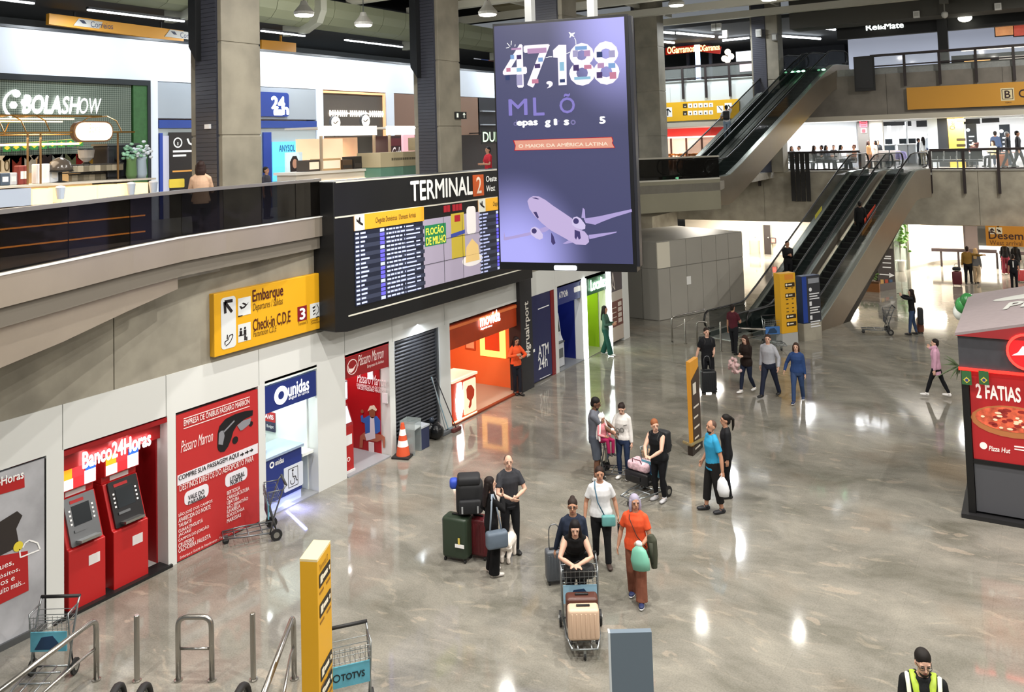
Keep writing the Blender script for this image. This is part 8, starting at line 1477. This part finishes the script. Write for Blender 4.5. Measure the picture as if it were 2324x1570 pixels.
def dog(label, p, rz):
    t = thing('dog', label, 'dog', p, rz); fur = mat('#e6ddd2', .9, noise=.08, nscale=20); m = M(); m.tube([(0, -.2, .3), (0, -.13, .315), (0, 0, .305), (0, .13, .31), (0, .2, .33)], [(.09, .09), (.115, .11), (.11, .11), (.115, .13), (.09, .1)], 12, up=(1, 0, 0)); m.tube([(0, .18, .35), (0, .25, .44)], [.065, .055], 10); m.ball((0, .28, .48), (.078, .085, .075), 12, 8); m.tube([(0, .31, .47), (0, .385, .455)], [.036, .024], 10)
    for s in (-1, 1):
        m.tube([(s * .05, .15, .28), (s * .055, .14, .15), (s * .055, .15, .03)], [.055, .042, .036], 8); m.ball((s * .055, .165, .02), (.026, .036, .02), 8, 6); m.tube([(s * .055, -.15, .29), (s * .06, -.11, .19), (s * .06, -.2, .11), (s * .06, -.19, .03)], [.07, .055, .036, .036], 8); m.ball((s * .06, -.175, .02), (.026, .036, .02), 8, 6)
        m.tube([(s * .05, .26, .52), (s * .075, .25, .47), (s * .07, .26, .42)], [.022, .028, .012], 8)
    m.tube([(0, -.2, .34), (0, -.27, .42), (0, -.25, .5), (0, -.19, .52)], [.035, .05, .05, .03], 8); rem(m.build('body', fur, t), .01, 2)
    for s in (-1, 1): M().ball((s * .028, .335, .5), .009, 8, 6).build('eye', BLACK, t, smooth=True)
    M().ball((0, .408, .465), (.014, .01, .011), 8, 6).build('nose', BLACK, t, smooth=True); M().lathe((0, .21, .395), [(.066, -.01), (.066, .01)], 12).build('collar', mat('#8a2a2a', .6), t); return t
p = onz(1155, 1268); dog('small white fluffy dog behind the woman in black', p, heading(p, 160))
p = onz(1040, 1268); suitcase('large dark green suitcase standing beside the maroon one', p, heading(p, -28), (.5, .32, .72), '#2c3a2c', handle=False, ribs=False)
tg = thing('luggage_tag', 'white and yellow luggage label on the green suitcase', 'label', Vector((p.x, p.y, 0)) + Matrix.Rotation(heading(p, -28), 3, 'Z') @ Vector((-.12, .185, .32)), heading(p, -28)); M().box(-.1, .08, -.004, .004, -.03, .03).build('label', TXT_W, tg); M().box(-.02, .02, -.004, .004, .03, .14).build('ribbon', mat('#d9c25a', .5), tg)
p2 = onz(1092, 1272); p2 = p2 + Vector((-.12, .12, 0)); suitcase('maroon suitcase standing between the green one and the woman in black', p2, heading(p2, -28), (.44, .3, .66), '#5a1a20', handle=False)
c = (p + p2) / 2; t = thing('travel_backpack', 'big black travel backpack lying on the two upright suitcases', 'backpack', (c.x + .02, c.y + .05, .79), heading(c, 0)); m = M(); m.box(-.25, .25, -.18, .18, 0, .58); m.build('body', mat('#141518', .7, noise=.2, nscale=9), t, smooth=True, bevel=.1, bseg=4); M().box(-.2, .2, .16, .25, .05, .3).build('front_pocket', mat('#1b1c20', .7), t, smooth=True, bevel=.035); M().box(-.2, .22, -.16, .18, .52, .68).build('top_lid', mat('#191a1e', .7), t, smooth=True, bevel=.05); M().box(.2, .36, -.1, .1, .45, .62).build('blue_bundle', mat('#2a48b0', .6), t, smooth=True, bevel=.05)
for s in (-1, 1): M().box(s * .14 - .015, s * .14 + .015, .25, .262, .08, .2).build('buckle', mat('#9a9c9e', .4), t)
# --- family with the child on the trolley
pD = atp(1347, 901, 1.8); D = person('man in grey t-shirt and grey shorts holding the trolley with the child', pD, 82, 1.8, 'd', ('short', '#14100f'), ('#5d6069', 'short'), ('#4f5560', 'shorts'), '#d9d9d8', {'r': (.14, .42, 1.0), 'l': (-.12, .42, 1.0), 'nl': (0, 0, -1), 'nr': (0, 0, -1)}, fat=1.15, pitch=18, hem=.78, beard='#17110f', sole='#1c1c1e')
def child(label, p, rel, z):
    S_ = .62; pr = person(label, Vector((p.x, p.y, z - .55)), rel, 1.06, 'm', ('short', '#1f1714'), ('#c97f86', 'long'), ('#8f1c4a', 'trousers'), '#17171a', {'l': (-.12, .28, 1.06), 'r': (.12, .28, 1.06)}, {'l': (-.1, .42, .52), 'r': (.1, .46, .56), 'dl': (0, 1, -.1), 'dr': (0, 1, -.1)}, fem=True, hem=.92, vox=.012)
    t, S, T, Hd, AR = pr; m = M(); m.ball(Hd((0, -.04, 1.65)), (.125, .125, .13), 14, 10); m.tube([Hd((0, -.06, 1.58)), T((0, -.1, 1.4)), T((0, -.13, 1.1)), T((0, -.14, .85))], [(.1, .06), (.14, .06), (.19, .05), (.2, .04)], 14, up=(1, 0, 0))
    for s in (-1, 1): m.tube([Hd((s * .085, .0, 1.6)), T((s * .12, .02, 1.42)), T((s * .19, .06, 1.1)), T((s * .2, .08, .86))], [.03, .045, .05, .04], 8); m.tube([Hd((s * .05, -.03, 1.74)), Hd((s * .065, -.03, 1.83))], [.03, .01], 8)
    m.v = [(x * S, y * S, z_ * S) for x, y, z_ in m.v]; rem(m.build('hooded_coat', mat('#e9e6e4', .8), t), .012); return pr
pc = onz(1366, 936, 1.52); ch = child('small child in white hooded coat and magenta trousers sitting on the trolley', pc, 38, .95)
Fw = person('woman in white sweatshirt and dark jeans looking down at the child', atp(1411, 912, 1.66), -22, 1.66, 'l', ('ponytail', '#251a17'), ('#dcdad6', 'long'), (JEAN, 'slim'), '#e3e1de', {'r': (.12, .3, 1.12), 'dr': (-.6, .8, .1)}, pitch=26, yaw=12, fem=True, hem=.88, fat=1.05)
fr = F(wp(Fw, (.12, .155, 1.1)), Matrix.Rotation(Fw[0].rotation_euler.z, 3, 'Z') @ Vector((-1, 0, 0))); t = Fw[0]; m = fr.ring(.06, .0, .03, .055, 0, .012); fr.ring(.16, .02, .03, .055, 0, .012, m); fr.line([(.2, .12), (.28, .15)], .02, 0, .012, m); o = m.build('printed_motif', mat('#6b6a66', .7), t); o.matrix_parent_inverse = (Matrix.Translation(t.location) @ Matrix.Rotation(t.rotation_euler.z, 4, 'Z')).inverted()
G_ = person('woman in black sleeveless top leaning on a trolley, with short auburn hair', atp(1492, 950, 1.66), -35, 1.68, 'l', ('short', '#8a5334'), ('#15171a', 'none'), ('#131418', 'slim'), '#b9b9bc', {'l': (-.1, .42, 1.02), 'r': (.02, .44, 1.03), 'dl': (1, .2, 0), 'dr': (-1, .2, 0), 'nl': (0, 0, -1), 'nr': (0, 0, -1), 'pl': (-1, 0, -.6), 'pr': (1, 0, -.6)}, lean=.16, yaw=48, fem=True, fat=1.25)
backpack('black backpack on the back of the woman leaning on her trolley', G_, '#17191c', z=1.15)
p = onz(1458, 1112); p = p; sc1 = suitcase('black suitcase lying across the trolley below the pink bag', Vector((p.x, p.y, .185)), heading(p, -38) + PI / 2, (.42, .24, .62), '#141518', lying=True); tb = thing('pink_bag', 'pink and white patterned bag on top of the black suitcase', 'bag', (p.x, p.y, .43), heading(p, -38)); M().box(-.27, .27, -.2, .18, 0, .2).build('body', mat('#e3b9c2', .7, noise=.45, nscale=14), tb, smooth=True, bevel=.07, bseg=4); M().tube([(-.12, .15, .18), (-.1, .18, .26), (.1, .18, .26), (.12, .15, .18)], .012, 6).build('handle', mat('#7a4a58', .6), tb)
p3 = onz(1480, 1098); t = thing('cardboard_box', 'brown cardboard box behind the pink bag on the trolley', 'box', (p3.x, p3.y, .19), heading(p3, -38)); M().box(-.2, .2, -.12, .08, 0, .5).build('box', mat('#a88a68', .7), t, bevel=.005); M().box(-.2, .2, .081, .084, .22, .27).build('tape', mat('#c9b088', .4), t)
H_ = person('bearded man in bright blue t-shirt with a white plastic bag in his hand', atp(1614, 953, 1.8), -68, 1.8, 'm', ('bald', '#57433a'), ('#2f8fb8', 'short'), ('#1d1c1c', 'crop'), '#1e1f24', {'l': (-.3, -.06, .84), 'r': (.26, .1, .88)}, {'l': (-.1, -.1, .08), 'r': (.12, .12, .08)}, fat=1.1, yaw=12, hem=.8, beard='#1d1512')
t = thing('plastic_bag', 'white plastic carrier bag held by the man in blue', 'bag', wp(H_, (-.3, -.05, .74))); m = M(); m.tube([(0, 0, .02), (0, 0, -.08), (.01, 0, -.24), (.02, 0, -.36)], [(.03, .02), (.1, .06), (.13, .08), (.1, .06)], 10); m.build('bag', mat('#e3e6ea', .5), t, smooth=True); M().tube([(0, -.03, .0), (0, -.02, .08), (0, .02, .08), (0, .03, 0)], .008, 6).build('handle', mat('#e3e6ea', .5), t)
person('person in black with dark ponytail standing hidden behind the man in blue', atp(1621, 951, 1.7) + Vector((.08, .45, 0)), -80, 1.68, 'm', ('ponytail', '#15110f'), ('#1a1b1e', 'long'), ('#16171a', 'trousers'), '#1b1b1c', fem=True, vox=.012)
# --- group walking towards the camera
I_ = person('woman in white polo shirt with teal crossbody bag walking toward the camera', atp(1360, 1060, 1.68), 4, 1.68, 'm', ('short', '#2a1d18'), ('#d6d8da', 'short'), ('#17181b', 'trousers'), '#3a2c26', {'l': (-.3, .02, .86), 'r': (.29, .06, .86)}, {'l': (-.1, .12, .08), 'r': (.1, -.18, .11)}, fem=True, fat=1.18, hem=.86)
t = bag_at('crossbody_bag', 'teal crossbody bag at the hip of the woman in white', 'bag', I_, (-.12, .19, .84), (.12, .05, .09), '#5f9c9a'); strap(t, I_, [(-.05, .17, .92), (.06, .17, 1.15), (.1, .1, 1.38), (.09, 0, 1.46)], .014, '#4a6f86')
t = bag_at('hand_bag', 'small black bag in the hand of the woman in white', 'bag', I_, (-.32, .04, .62), (.03, .08, .1), '#171516'); strap(t, I_, [(-.32, .0, .7), (-.3, .03, .78), (-.32, .08, .7)], .008, '#171516')
J_ = person('woman with glasses and navy cardigan behind the leaning woman', atp(1299, 1132, 1.68), 6, 1.68, 'm', ('bun', '#2b201b'), ('#232b3c', 'long', 'cardigan'), ('#1b1d24', 'trousers'), '#22232a', {'r': (.3, -.12, .84)}, fem=True, fat=1.15, yaw=-8, glasses=True, hem=.8)
p = onz(1262, 1322); suitcase('small grey suitcase pulled at the left of the woman in the navy cardigan', p, heading(p, 10), (.34, .22, .5), '#53585e')
Kp = onz(1303, 1187, 1.42); Kp.z = 0
K_ = person('woman in black tank top leaning folded arms on the front trolley', Kp, 2, 1.66, 'l', ('long', '#151113'), ('#131315', 'none'), ('#1a1b1f', 'trousers'), '#222222', {'l': (-.03, .5, 1.03), 'r': (.05, .51, 1.02), 'dl': (.9, .3, 0), 'dr': (-.9, .3, 0), 'nl': (0, 0, -1), 'nr': (0, 0, -1), 'pl': (-1, .1, -.35), 'pr': (1, .1, -.35)}, lean=.52, pitch=-12, fem=True, fat=1.2)
p = onz(1318, 1482); pp = onz(1318, 1440, .3); t0_ = bpy.data.objects['luggage_trolley.005']; R3 = Matrix.Rotation(t0_.rotation_euler.z, 3, 'Z'); b_ = Vector(t0_.location)
s1 = suitcase('cream ribbed suitcase standing at the front of the leaning woman\'s trolley', b_ + R3 @ Vector((0, .78, .19)), t0_.rotation_euler.z, (.46, .24, .44), '#cdb097', handle=False); s2 = suitcase('brown suitcase behind the cream one on the front trolley', b_ + R3 @ Vector((0, .5, .19)), t0_.rotation_euler.z, (.48, .24, .46), '#4f2c22', handle=False, ribs=False)
t = thing('black_bag', 'black bag lying in the basket of the front trolley', 'bag', b_ + R3 @ Vector((0, .03, .74)), t0_.rotation_euler.z); M().box(-.24, .24, -.08, .13, 0, .2).build('body', mat('#17181a', .7), t, smooth=True, bevel=.07, bseg=4); M().tube([(-.1, .02, .19), (0, .02, .25), (.1, .02, .19)], .012, 6).build('handle', RUB, t)
L_ = person('woman in orange t-shirt and brown wide trousers with lavender headscarf', atp(1440, 1123, 1.66), -12, 1.66, 'm', ('bob', '#9a94a8'), ('#d9532f', 'short'), ('#7d4d3c', 'wide'), '#23305c', {'l': (-.16, .27, 1.03), 'r': (.3, .04, .86), 'dl': (.6, .5, .2)}, {'l': (-.1, .2, .08), 'r': (.1, -.14, .1)}, fem=True, fat=1.15, yaw=26, sole='#e3e3e3', hem=.83)
t = thing('plastic_bag', 'mint green plastic bag held by the woman in orange', 'bag', wp(L_, (-.12, .36, 1.02))); m = M(); m.tube([(0, 0, .03), (0, 0, -.05), (.01, 0, -.2), (.03, 0, -.34)], [(.035, .03), (.12, .07), (.165, .09), (.15, .08)], 12); m.build('bag', mat('#7fc4ac', .4, alpha=.92), t, smooth=True); M().ball((0, 0, .05), (.06, .04, .05), 8, 6).build('knot', mat('#e3eae6', .5), t, smooth=True)
t = thing('olive_jacket', 'olive jacket hanging over the forearm of the woman in orange', 'jacket', wp(L_, (-.27, .14, 1.04))); m = M(); m.tube([(0, 0, .1), (.02, 0, .02), (.04, 0, -.2), (.05, 0, -.42)], [(.05, .05), (.09, .07), (.08, .06), (.05, .04)], 10); rem(m.build('cloth', mat('#3b3e30', .8), t), .012); M().tube([(.03, -.06, 0), (.05, -.07, -.3)], [.035, .025], 8).build('sleeve', mat('#34372a', .8), t, smooth=True)
t = bag_at('crossbody_bag', 'small brown crossbody bag of the woman in orange', 'bag', L_, (-.2, .02, .8), (.03, .08, .07), '#4a2f26'); strap(t, L_, [(-.18, .08, .9), (-.05, .17, 1.1), (.08, .12, 1.36), (.09, 0, 1.45)], .008, '#4a2f26')
# --- walkers in the middle distance
M_ = person('man in black t-shirt pulling a black suitcase, near the steel hoop', atp(1603, 744, 1.78), 22, 1.78, 'l', ('short', '#241a16'), ('#17181c', 'short'), ('#15161a', 'trousers'), '#1b1b1c', {'l': (-.1, .22, 1.0), 'r': (.33, -.05, .84)}, {'l': (-.1, .1, .08), 'r': (.1, -.15, .1)}, fat=1.1)
backpack('black backpack on the man pulling the black suitcase', M_, '#141518')
p = onz(1609, 893); suitcase('black ribbed suitcase standing beside the slim totem', p, heading(p, 15), (.44, .28, .62), '#1c1f22')
N_ = person('woman in dark brown jacket with long hair carrying a pink coat', atp(1691, 760, 1.66), -35, 1.66, 'l', ('long', '#2f1d15'), ('#241b18', 'long', 'jacket'), ('#1f2638', 'slim'), '#e6e4e2', {'l': (-.05, .25, 1.12), 'r': (.06, .24, 1.16)}, {'l': (-.1, -.22, .13), 'r': (.09, .2, .08), 'pl': (0, 1, 0)}, fem=True, fat=1.12, hem=.8, pitch=15)
t = thing('pink_coat', 'pale pink furry coat bundle carried by the woman in brown', 'coat', wp(N_, (.24, .3, .86))); m = M(); rr = random.Random(4)
for i in range(34): m.ball((rr.gauss(0, .08), rr.gauss(0, .07), rr.gauss(-.03, .1)), .055, 8, 6)
rem(m.build('cloth', mat('#d9b9b8', .9), t), .02); M().tube([(0, .0, -.1), (.03, .02, -.28)], [.06, .04], 8).build('sleeve', mat('#d2b0b0', .9), t, smooth=True)
O_ = person('man in pale grey sweater and dark jeans walking hand in hand', atp(1742, 759, 1.77), -30, 1.77, 'l', ('short', '#3a2a22'), ('#a9abb2', 'long'), ('#23293a', 'trousers'), '#1c1c1e', {'l': (-.34, .1, .88)}, {'l': (-.12, -.28, .12), 'r': (.12, .26, .08)}, fat=1.15, yaw=20)
P_ = person('woman in blue sweater and blue jeans walking hand in hand', atp(1806, 778, 1.64), -8, 1.64, 'l', ('bob', '#3a2820'), ('#28406e', 'long'), ('#33466a', 'trousers'), '#2b3a5c', {'r': (.34, .1, .9)}, {'l': (-.1, -.26, .13), 'r': (.1, .24, .08)}, fem=True, fat=1.12, sole='#e3e3e3')
person('man in maroon shirt seen from behind at the foot of the lower escalators', atp(1662, 690, 1.7), 150, 1.7, 'm', ('short', '#1c1512'), ('#4a1a24', 'short'), ('#17181c', 'trousers'), '#141414', {'r': (.12, .3, 1.1)}, {'l': (-.1, .1, .08), 'r': (.1, -.1, .08)})
p = onz(1166, 886); person('woman in orange shirt and black boots standing at the edge of the orange shop', Vector((p.x + .32, p.y - .34, 0.0)), 35, 1.72, 'm', ('long', '#1a1214'), ('#e0572c', 'long'), ('#1b1d26', 'slim'), '#131315', {'l': (-.08, .22, 1.12), 'r': (.1, .2, 1.2), 'pl': (-1, -.4, -.2), 'pr': (1, -.4, -.2)}, {'l': (-.05, .1, .08), 'r': (.03, -.05, .08)}, fem=True, pitch=16)
p = onz(1350, 803); person('woman with long dark hair in green trousers before the lime shop', Vector((-13.6, p.y, 0)), 70, 1.7, 'm', ('long', '#1c1413'), ('#3d5a4c', 'long'), ('#1f4a3f', 'wide'), '#e6e6e4', {'r': (.1, .3, 1.1), 'l': (-.1, .3, 1.12)}, {'l': (-.1, -.15, .1), 'r': (.1, .2, .08)}, fem=True)
T_ = person('woman in black top and jeans holding a phone up before her face', atp(2067, 656, 1.66), -88, 1.66, 'l', ('long', '#241a18'), ('#16171a', 'long'), ('#3a4c6c', 'slim'), '#1c1c1e', {'r': (.06, .34, 1.42), 'l': (-.05, .34, 1.42), 'dr': (0, .3, 1), 'dl': (0, .3, 1)}, {'l': (-.1, .12, .08), 'r': (.1, -.12, .08)}, fem=True)
t = thing('phone', 'dark phone held flat before the face of the woman in black and jeans', 'phone', wp(T_, (0, .42, 1.52))); R3 = Matrix.Rotation(T_[0].rotation_euler.z, 3, 'Z'); m = M(); m.obox((0, 0, 0), R3 @ Vector((.04, .0, 0)), R3 @ Vector((0, .08, .0)), R3 @ Vector((0, .0, .006))); m.build('body', BLACK, t); m = M(); m.obox(R3 @ Vector((0, 0, .007)), R3 @ Vector((.035, 0, 0)), R3 @ Vector((0, .075, 0)), R3 @ Vector((0, 0, .001))); m.build('screen', mat('#2a3038', .2), t)
t = bag_at('black_coat', 'dark coat and bag hanging behind the woman with the phone', 'coat', T_, (-.05, -.28, .72), (.16, .1, .3), '#1a1b1e'); M().box(-.06, .06, -.05, .05, -.2, .05).build('pocket', mat('#2c2d30', .6), t, bevel=.02)
p = onz(2085, 757) + Vector((0.05, .1, 0)); suitcase('brown suitcase standing behind the woman with the phone', p, heading(p, -80), (.3, .2, .5), '#6a3c2c')
person('woman in pink coat and black leggings walking toward the kiosk', atp(2121, 769, 1.62), -95, 1.62, 'l', ('short', '#1e1715'), ('#c79ab0', 'long', 'coat'), ('#15161a', 'slim'), '#e3e1df', {'r': (.04, .16, 1.4), 'dr': (0, .2, 1)}, {'l': (-.08, .3, .08), 'r': (.08, -.3, .12), 'pl': (0, 1, 0)}, fem=True, hem=.68, fat=1.1)
V_ = person('man in mustard jacket with an arm round a woman, in the arrivals corridor', atp(2194, 559, 1.8), 172, 1.8, 'm', ('short', '#2a1e18'), ('#8a6a30', 'long', 'jacket'), ('#17181b', 'trousers'), '#1a1a1a', {'r': (.62, .16, 1.32), 'dr': (1, .2, 0)}, {'l': (-.1, -.06, .08), 'r': (.1, .1, .08)}, fat=1.12, vox=.012)
person('woman with fair hair, grey sweater and beige trousers under the man\'s arm', atp(2213, 563, 1.72), 165, 1.72, 'l', ('long', '#c9a877'), ('#77787a', 'long'), ('#c9b394', 'wide'), '#1c1c1c', None, {'l': (-.1, .16, .08), 'r': (.1, -.2, .14)}, fem=True, vox=.012)
p = onz(2173, 648); suitcase('maroon suitcase with a black bag on top in the arrivals corridor', p, heading(p, 180), (.42, .28, .62), '#5c1d26'); t = thing('black_bag', 'black bag lying on the maroon suitcase in the corridor', 'bag', (p.x, p.y, .72)); M().box(-.18, .18, -.12, .12, 0, .16).build('body', mat('#1b1b1d', .7), t, smooth=True, bevel=.05); M().tube([(-.08, 0, .15), (0, 0, .21), (.08, 0, .15)], .01, 6).build('handle', RUB, t)
p = onz(2284, 622); person('woman in black top and maroon wide trousers at the far right corridor', p, 178, 1.68, 'l', ('long', '#1a1412'), ('#1b1a1c', 'long'), ('#7a2c3a', 'wide'), '#d9b9b0', fem=True, vox=.012)
p = onz(2308, 628); person('woman in black coat with pale shoulder bag at the far right corridor', p, 178, 1.7, 'l', ('long', '#16110f'), ('#141416', 'long', 'coat'), ('#18181b', 'trousers'), '#1a1a1a', fem=True, hem=.6, vox=.012)
p = onz(2303, 656); pr = person('person in black t-shirt with a pale stripe down the back at the far right', p, 178, 1.6, 'm', ('bun', '#1a1412'), ('#15161a', 'short'), ('#131418', 'trousers'), '#1a1a1a', vox=.012); t = pr[0]; M().box(-.02, .02, -.15, -.14, 1.02, 1.3).build('back_stripe', TXT_W, t)
p = onz(2321, 640); suitcase('coral red suitcase at the right edge of the arrivals corridor', p, heading(p, 180), (.42, .26, .55), '#c84a50')
# --- man at the bottom edge
X_ = person('bearded man in black with yellow reflective vest at the bottom edge', atp(2091, 1470, 1.78), 4, 1.78, 'l', ('short', '#17120f'), ('#17191a', 'long'), ('#17181b', 'trousers'), '#151515', {'l': (-.1, .3, 1.1), 'r': (.12, .3, 1.1)}, pitch=16, yaw=10, beard='#1a1310', glasses=True, fat=1.12)
t = X_[0]; vt = mat('#a8c23a', .5, emit=.05); Tq = X_[2]; S = X_[1]
m = M()
for s in (-1, 1): m.tube([Tq((s * .085, -.09, 1.36)), Tq((s * .1, .0, 1.455)), Tq((s * .085, .105, 1.38)), Tq((s * .06, .145, 1.24)), Tq((s * .05, .15, 1.05)), Tq((s * .05, .14, .9))], [(.034, .012)] * 6, 8, up=(1, 0, 0))
m.v = [(x * S, y * S, z * S) for x, y, z in m.v]; m.build('reflective_vest', vt, t, smooth=True); m = M()
for s in (-1, 1): m.tube([Tq((s * .15, -.05, 1.4)), Tq((s * .158, .03, 1.44)), Tq((s * .15, .1, 1.36)), Tq((s * .14, .13, 1.2)), Tq((s * .14, .13, .95))], [(.022, .01)] * 5, 8, up=(1, 0, 0))
m.v = [(x * S, y * S, z * S) for x, y, z in m.v]; m.build('reflective_stripes', mat('#e6eed0', .3, emit=.15), t, smooth=True)
# --- riders of the escalators
def rider(lb, x, y, base, d, run, rise, s, off, H, rel, **kw):
    k = s / run; p = Vector((base[0] + d[0] * s + d[1] * off, base[1] + d[1] * s - d[0] * off, base[2] + rise * k)); return person(lb, p, rel, H, **kw)
def s_for(x, base, d, run, rise):                                       # how far up the slope the ride has got
    best = min((abs((lambda q: W_PX / 2 + FOC * (q - EYE).dot(_rt) / (q - EYE).dot(_fw))(Vector((base[0] + d[0] * s, base[1] + d[1] * s, base[2] + rise * s / run + 1))) - x), s) for s in [i * .05 for i in range(int(run / .05))]); return best[1]
bl = (-10.1, 33.95, 0); s = s_for(1788, bl, D1, 9.1, L2); rider('person in black with folded hands riding the far lower escalator', 0, 0, bl, D1, 9.1, L2, s, 0, 1.74, 20, skin='m', hair=('short', '#1a1412'), top=('#151517', 'long'), bottom=('#131417', 'trousers'), hands={'l': (-.05, .25, 1.15), 'r': (.06, .24, 1.17)})
br_ = (-8.62, 34.35, 0); s = s_for(1941, br_, D1, 9.1, L2); rider('person in dark clothes riding up the nearer lower escalator', 0, 0, br_, D1, 9.1, L2, s, .22, 1.68, 170, skin='d', hair=('short', '#120e0d'), top=('#131415', 'long'), bottom=('#121315', 'trousers'))
bu = (rb.x - PR[0] * 2.35, rb.y - PR[1] * 2.35, 5.5); s = s_for(1650, bu, D2, 9.2, 5.4); Y_ = rider('person in white top and pale jeans with dark backpack on the far upper escalator', 0, 0, bu, D2, 9.2, 5.4, s, 0, 1.74, 175, skin='m', hair=('short', '#1a1412'), top=('#d9dade', 'short'), bottom=('#8fa3b8', 'trousers'), hands={'r': (.12, .15, 1.5), 'l': (-.2, .2, 1.1)}); backpack('dark backpack of the person on the upper escalator', Y_, '#17191f')
# --- upper floor
def up(lb, x, y, Y=None, H=1.68, rel=180, z=L2, Xp=None, **kw):
    if Xp is not None: p = onx(x, y, Xp)
    else: p = ony(x, y, Y)
    H2 = min(1.86, max(1.5, p.z - z)); return person(lb, Vector((p.x, p.y, z)), rel, H2 if kw.get('pelvis') is None else H, vox=.014, **kw)
p = onz(455, 360, L2 + 1.68); pq = onx(455, 360, -15.2); person('person in beige hooded jacket leaning at the balustrade by the left column', Vector((pq.x, pq.y, L2)), 178, min(1.8, pq.z - L2), 'l', ('bob', '#2a1b18'), ('#c4a288', 'long', 'jacket'), ('#2a2c33', 'trousers'), hands={'l': (-.1, .34, 1.12), 'r': (.1, .34, 1.12)}, fem=True, fat=1.02, vox=.011)
up('man in red shirt and dark cap behind the hanging screen counter', 1107, 327, Xp=-18.5, rel=-60, skin='m', hair=('short', '#14151a'), top=('#a82430', 'short'), hands={'r': (.1, .3, 1.1), 'l': (-.1, .3, 1.1)})
up('person with dark hair half hidden at the right of the left column', 604, 386, Xp=-19.5, rel=60, skin='m', hair=('short', '#1c1614'), top=('#3a3a44', 'short'))
SIT = dict(pelvis=(0, -.05, .5), feet={'l': (-.12, .42, .08), 'r': (.12, .42, .08)}, hands={'l': (-.1, .25, .72), 'r': (.1, .25, .72)})
for i, (x, rel, hc, tc, lb) in enumerate([(1797, 20, '#2a1d18', '#2b2c30', 'person in dark jacket seated first from the left on the bench row'), (1811, -60, '#1a1412', '#c9c9cc', 'person in pale shirt seated with an arm stretched out on the bench row'), (1850, 90, '#2b1a14', '#1b1c20', 'seated woman with brown hair left of the couple on the bench'), (1862, -80, '#1c1412', '#23242a', 'seated person in dark grey beside the brown haired woman'), (1877, 60, '#1a1310', '#2a2d36', 'seated person leaning toward the right neighbour on the bench'), (1891, -20, '#3a2a22', '#1d1e22', 'seated man with round face on the bench'), (1911, 70, '#1b1512', '#d9dade', 'seated man in white shirt against the pale blue wall'), (1936, -70, '#4a2a1c', '#b9785a', 'seated woman in copper jacket before the dark monitor')]):
    p = ony(x, 336, 49.0 + .55 * (i % 2)); person(lb, Vector((p.x, p.y, L2)), rel, 1.74, 'm', ('short' if i % 2 else 'long', hc), (tc, 'long'), ('#22252c', 'trousers'), vox=.014, **SIT)
for x, y, Y, rel, hr, tc, bc, lb in [(1971, 327, 50, 60, ('long', '#3a2018'), '#c9986a', '#8a6a58', 'woman in tan coat standing by the dark brown pillar'), (1986, 329, 50.2, -60, ('long', '#17110f'), '#d9cfc4', '#c9bfb4', 'woman with black hair in cream coat facing the tan coat'), (2109, 301, 53, 150, ('short', '#3a3532'), '#aeb6be', '#2a3550', 'man in pale grey sweater standing in the check-in hall'), (2094, 311, 54, -150, ('long', '#1b1412'), '#dfe2e2', '#a8a08c', 'woman in white top beside the man in pale grey'), (2084, 314, 54.5, 100, ('short', '#1b1412'), '#2c2f38', '#23262e', 'person in dark jacket left of the woman in white'), (2258, 298, 53, 170, ('short', '#2a2523'), '#4a5a78', '#2b3346', 'man in blue hooded jacket standing behind the yellow top'), (2272, 307, 53.5, 20, ('short', '#1b1412'), '#222c4a', '#222633', 'person in navy standing near the black cap'), (2285, 299, 49.5, 88, ('short', '#9a9c9e'), '#26272b', '#2c2e30', 'person in black jacket and cap walking along the bridge railing'), (2308, 297, 49.2, 88, ('short', '#1a1412'), '#1c1c1f', '#25262a', 'person in black coat walking at the right edge of the bridge'), (1993, 335, 51, 10, ('short', '#1b1614'), '#3a3c40', '#23252b', 'person in grey top half hidden behind the head of the escalators')]:
    ft = {'l': (-.1, .25, .08), 'r': (.1, -.25, .12)} if rel == 88 else None
    up(lb, x, y, Y, rel=rel, skin='m', hair=hr, top=(tc, 'long'), bottom=(bc, 'trousers'), feet=ft, fem=hr[0] == 'long')
for x, y, tc, hc, rel, lb in [(2207, 307, '#4a2c28', '#1b1412', -30, 'seated person in brown raising a hand to the face behind the railing'), (2250, 306, '#e0cc9a', '#2a1a14', -40, 'seated woman with braids in pale yellow top behind the railing')]:
    p = ony(x, y, 51.6); person(lb, Vector((p.x, p.y, L2)), rel, 1.75, 'l', ('long' if tc != '#4a2c28' else 'short', hc), (tc, 'long'), ('#2a2c33', 'trousers'), vox=.014, pelvis=(0, -.05, .5), feet={'l': (-.12, .42, .08), 'r': (.12, .42, .08)}, hands={'l': (-.12, .2, 1.12 if tc == '#4a2c28' else .75), 'r': (.1, .25, .76)})
p = ony(2275, 370, 49.6); suitcase('orange suitcase standing behind the bridge railing', Vector((p.x, p.y, L2)), 0.1, (.5, .3, .6), '#b4683c')
p = ony(2040, 360, 49.2); t = thing('lilac_coat', 'lilac coat draped over the pale bench behind the escalator head', 'coat', (p.x, p.y + .6, L2 + .46)); m = M(); m.tube([(0, 0, .45), (0, .02, .2), (0, .2, .05)], [(.22, .06), (.26, .1), (.28, .08)], 12, up=(1, 0, 0)); rem(m.build('cloth', mat('#8d88b8', .8), t), .02); M().tube([(.22, 0, .4), (.28, .05, .1)], [.06, .05], 8).build('sleeve', mat('#8680b0', .8), t, smooth=True)
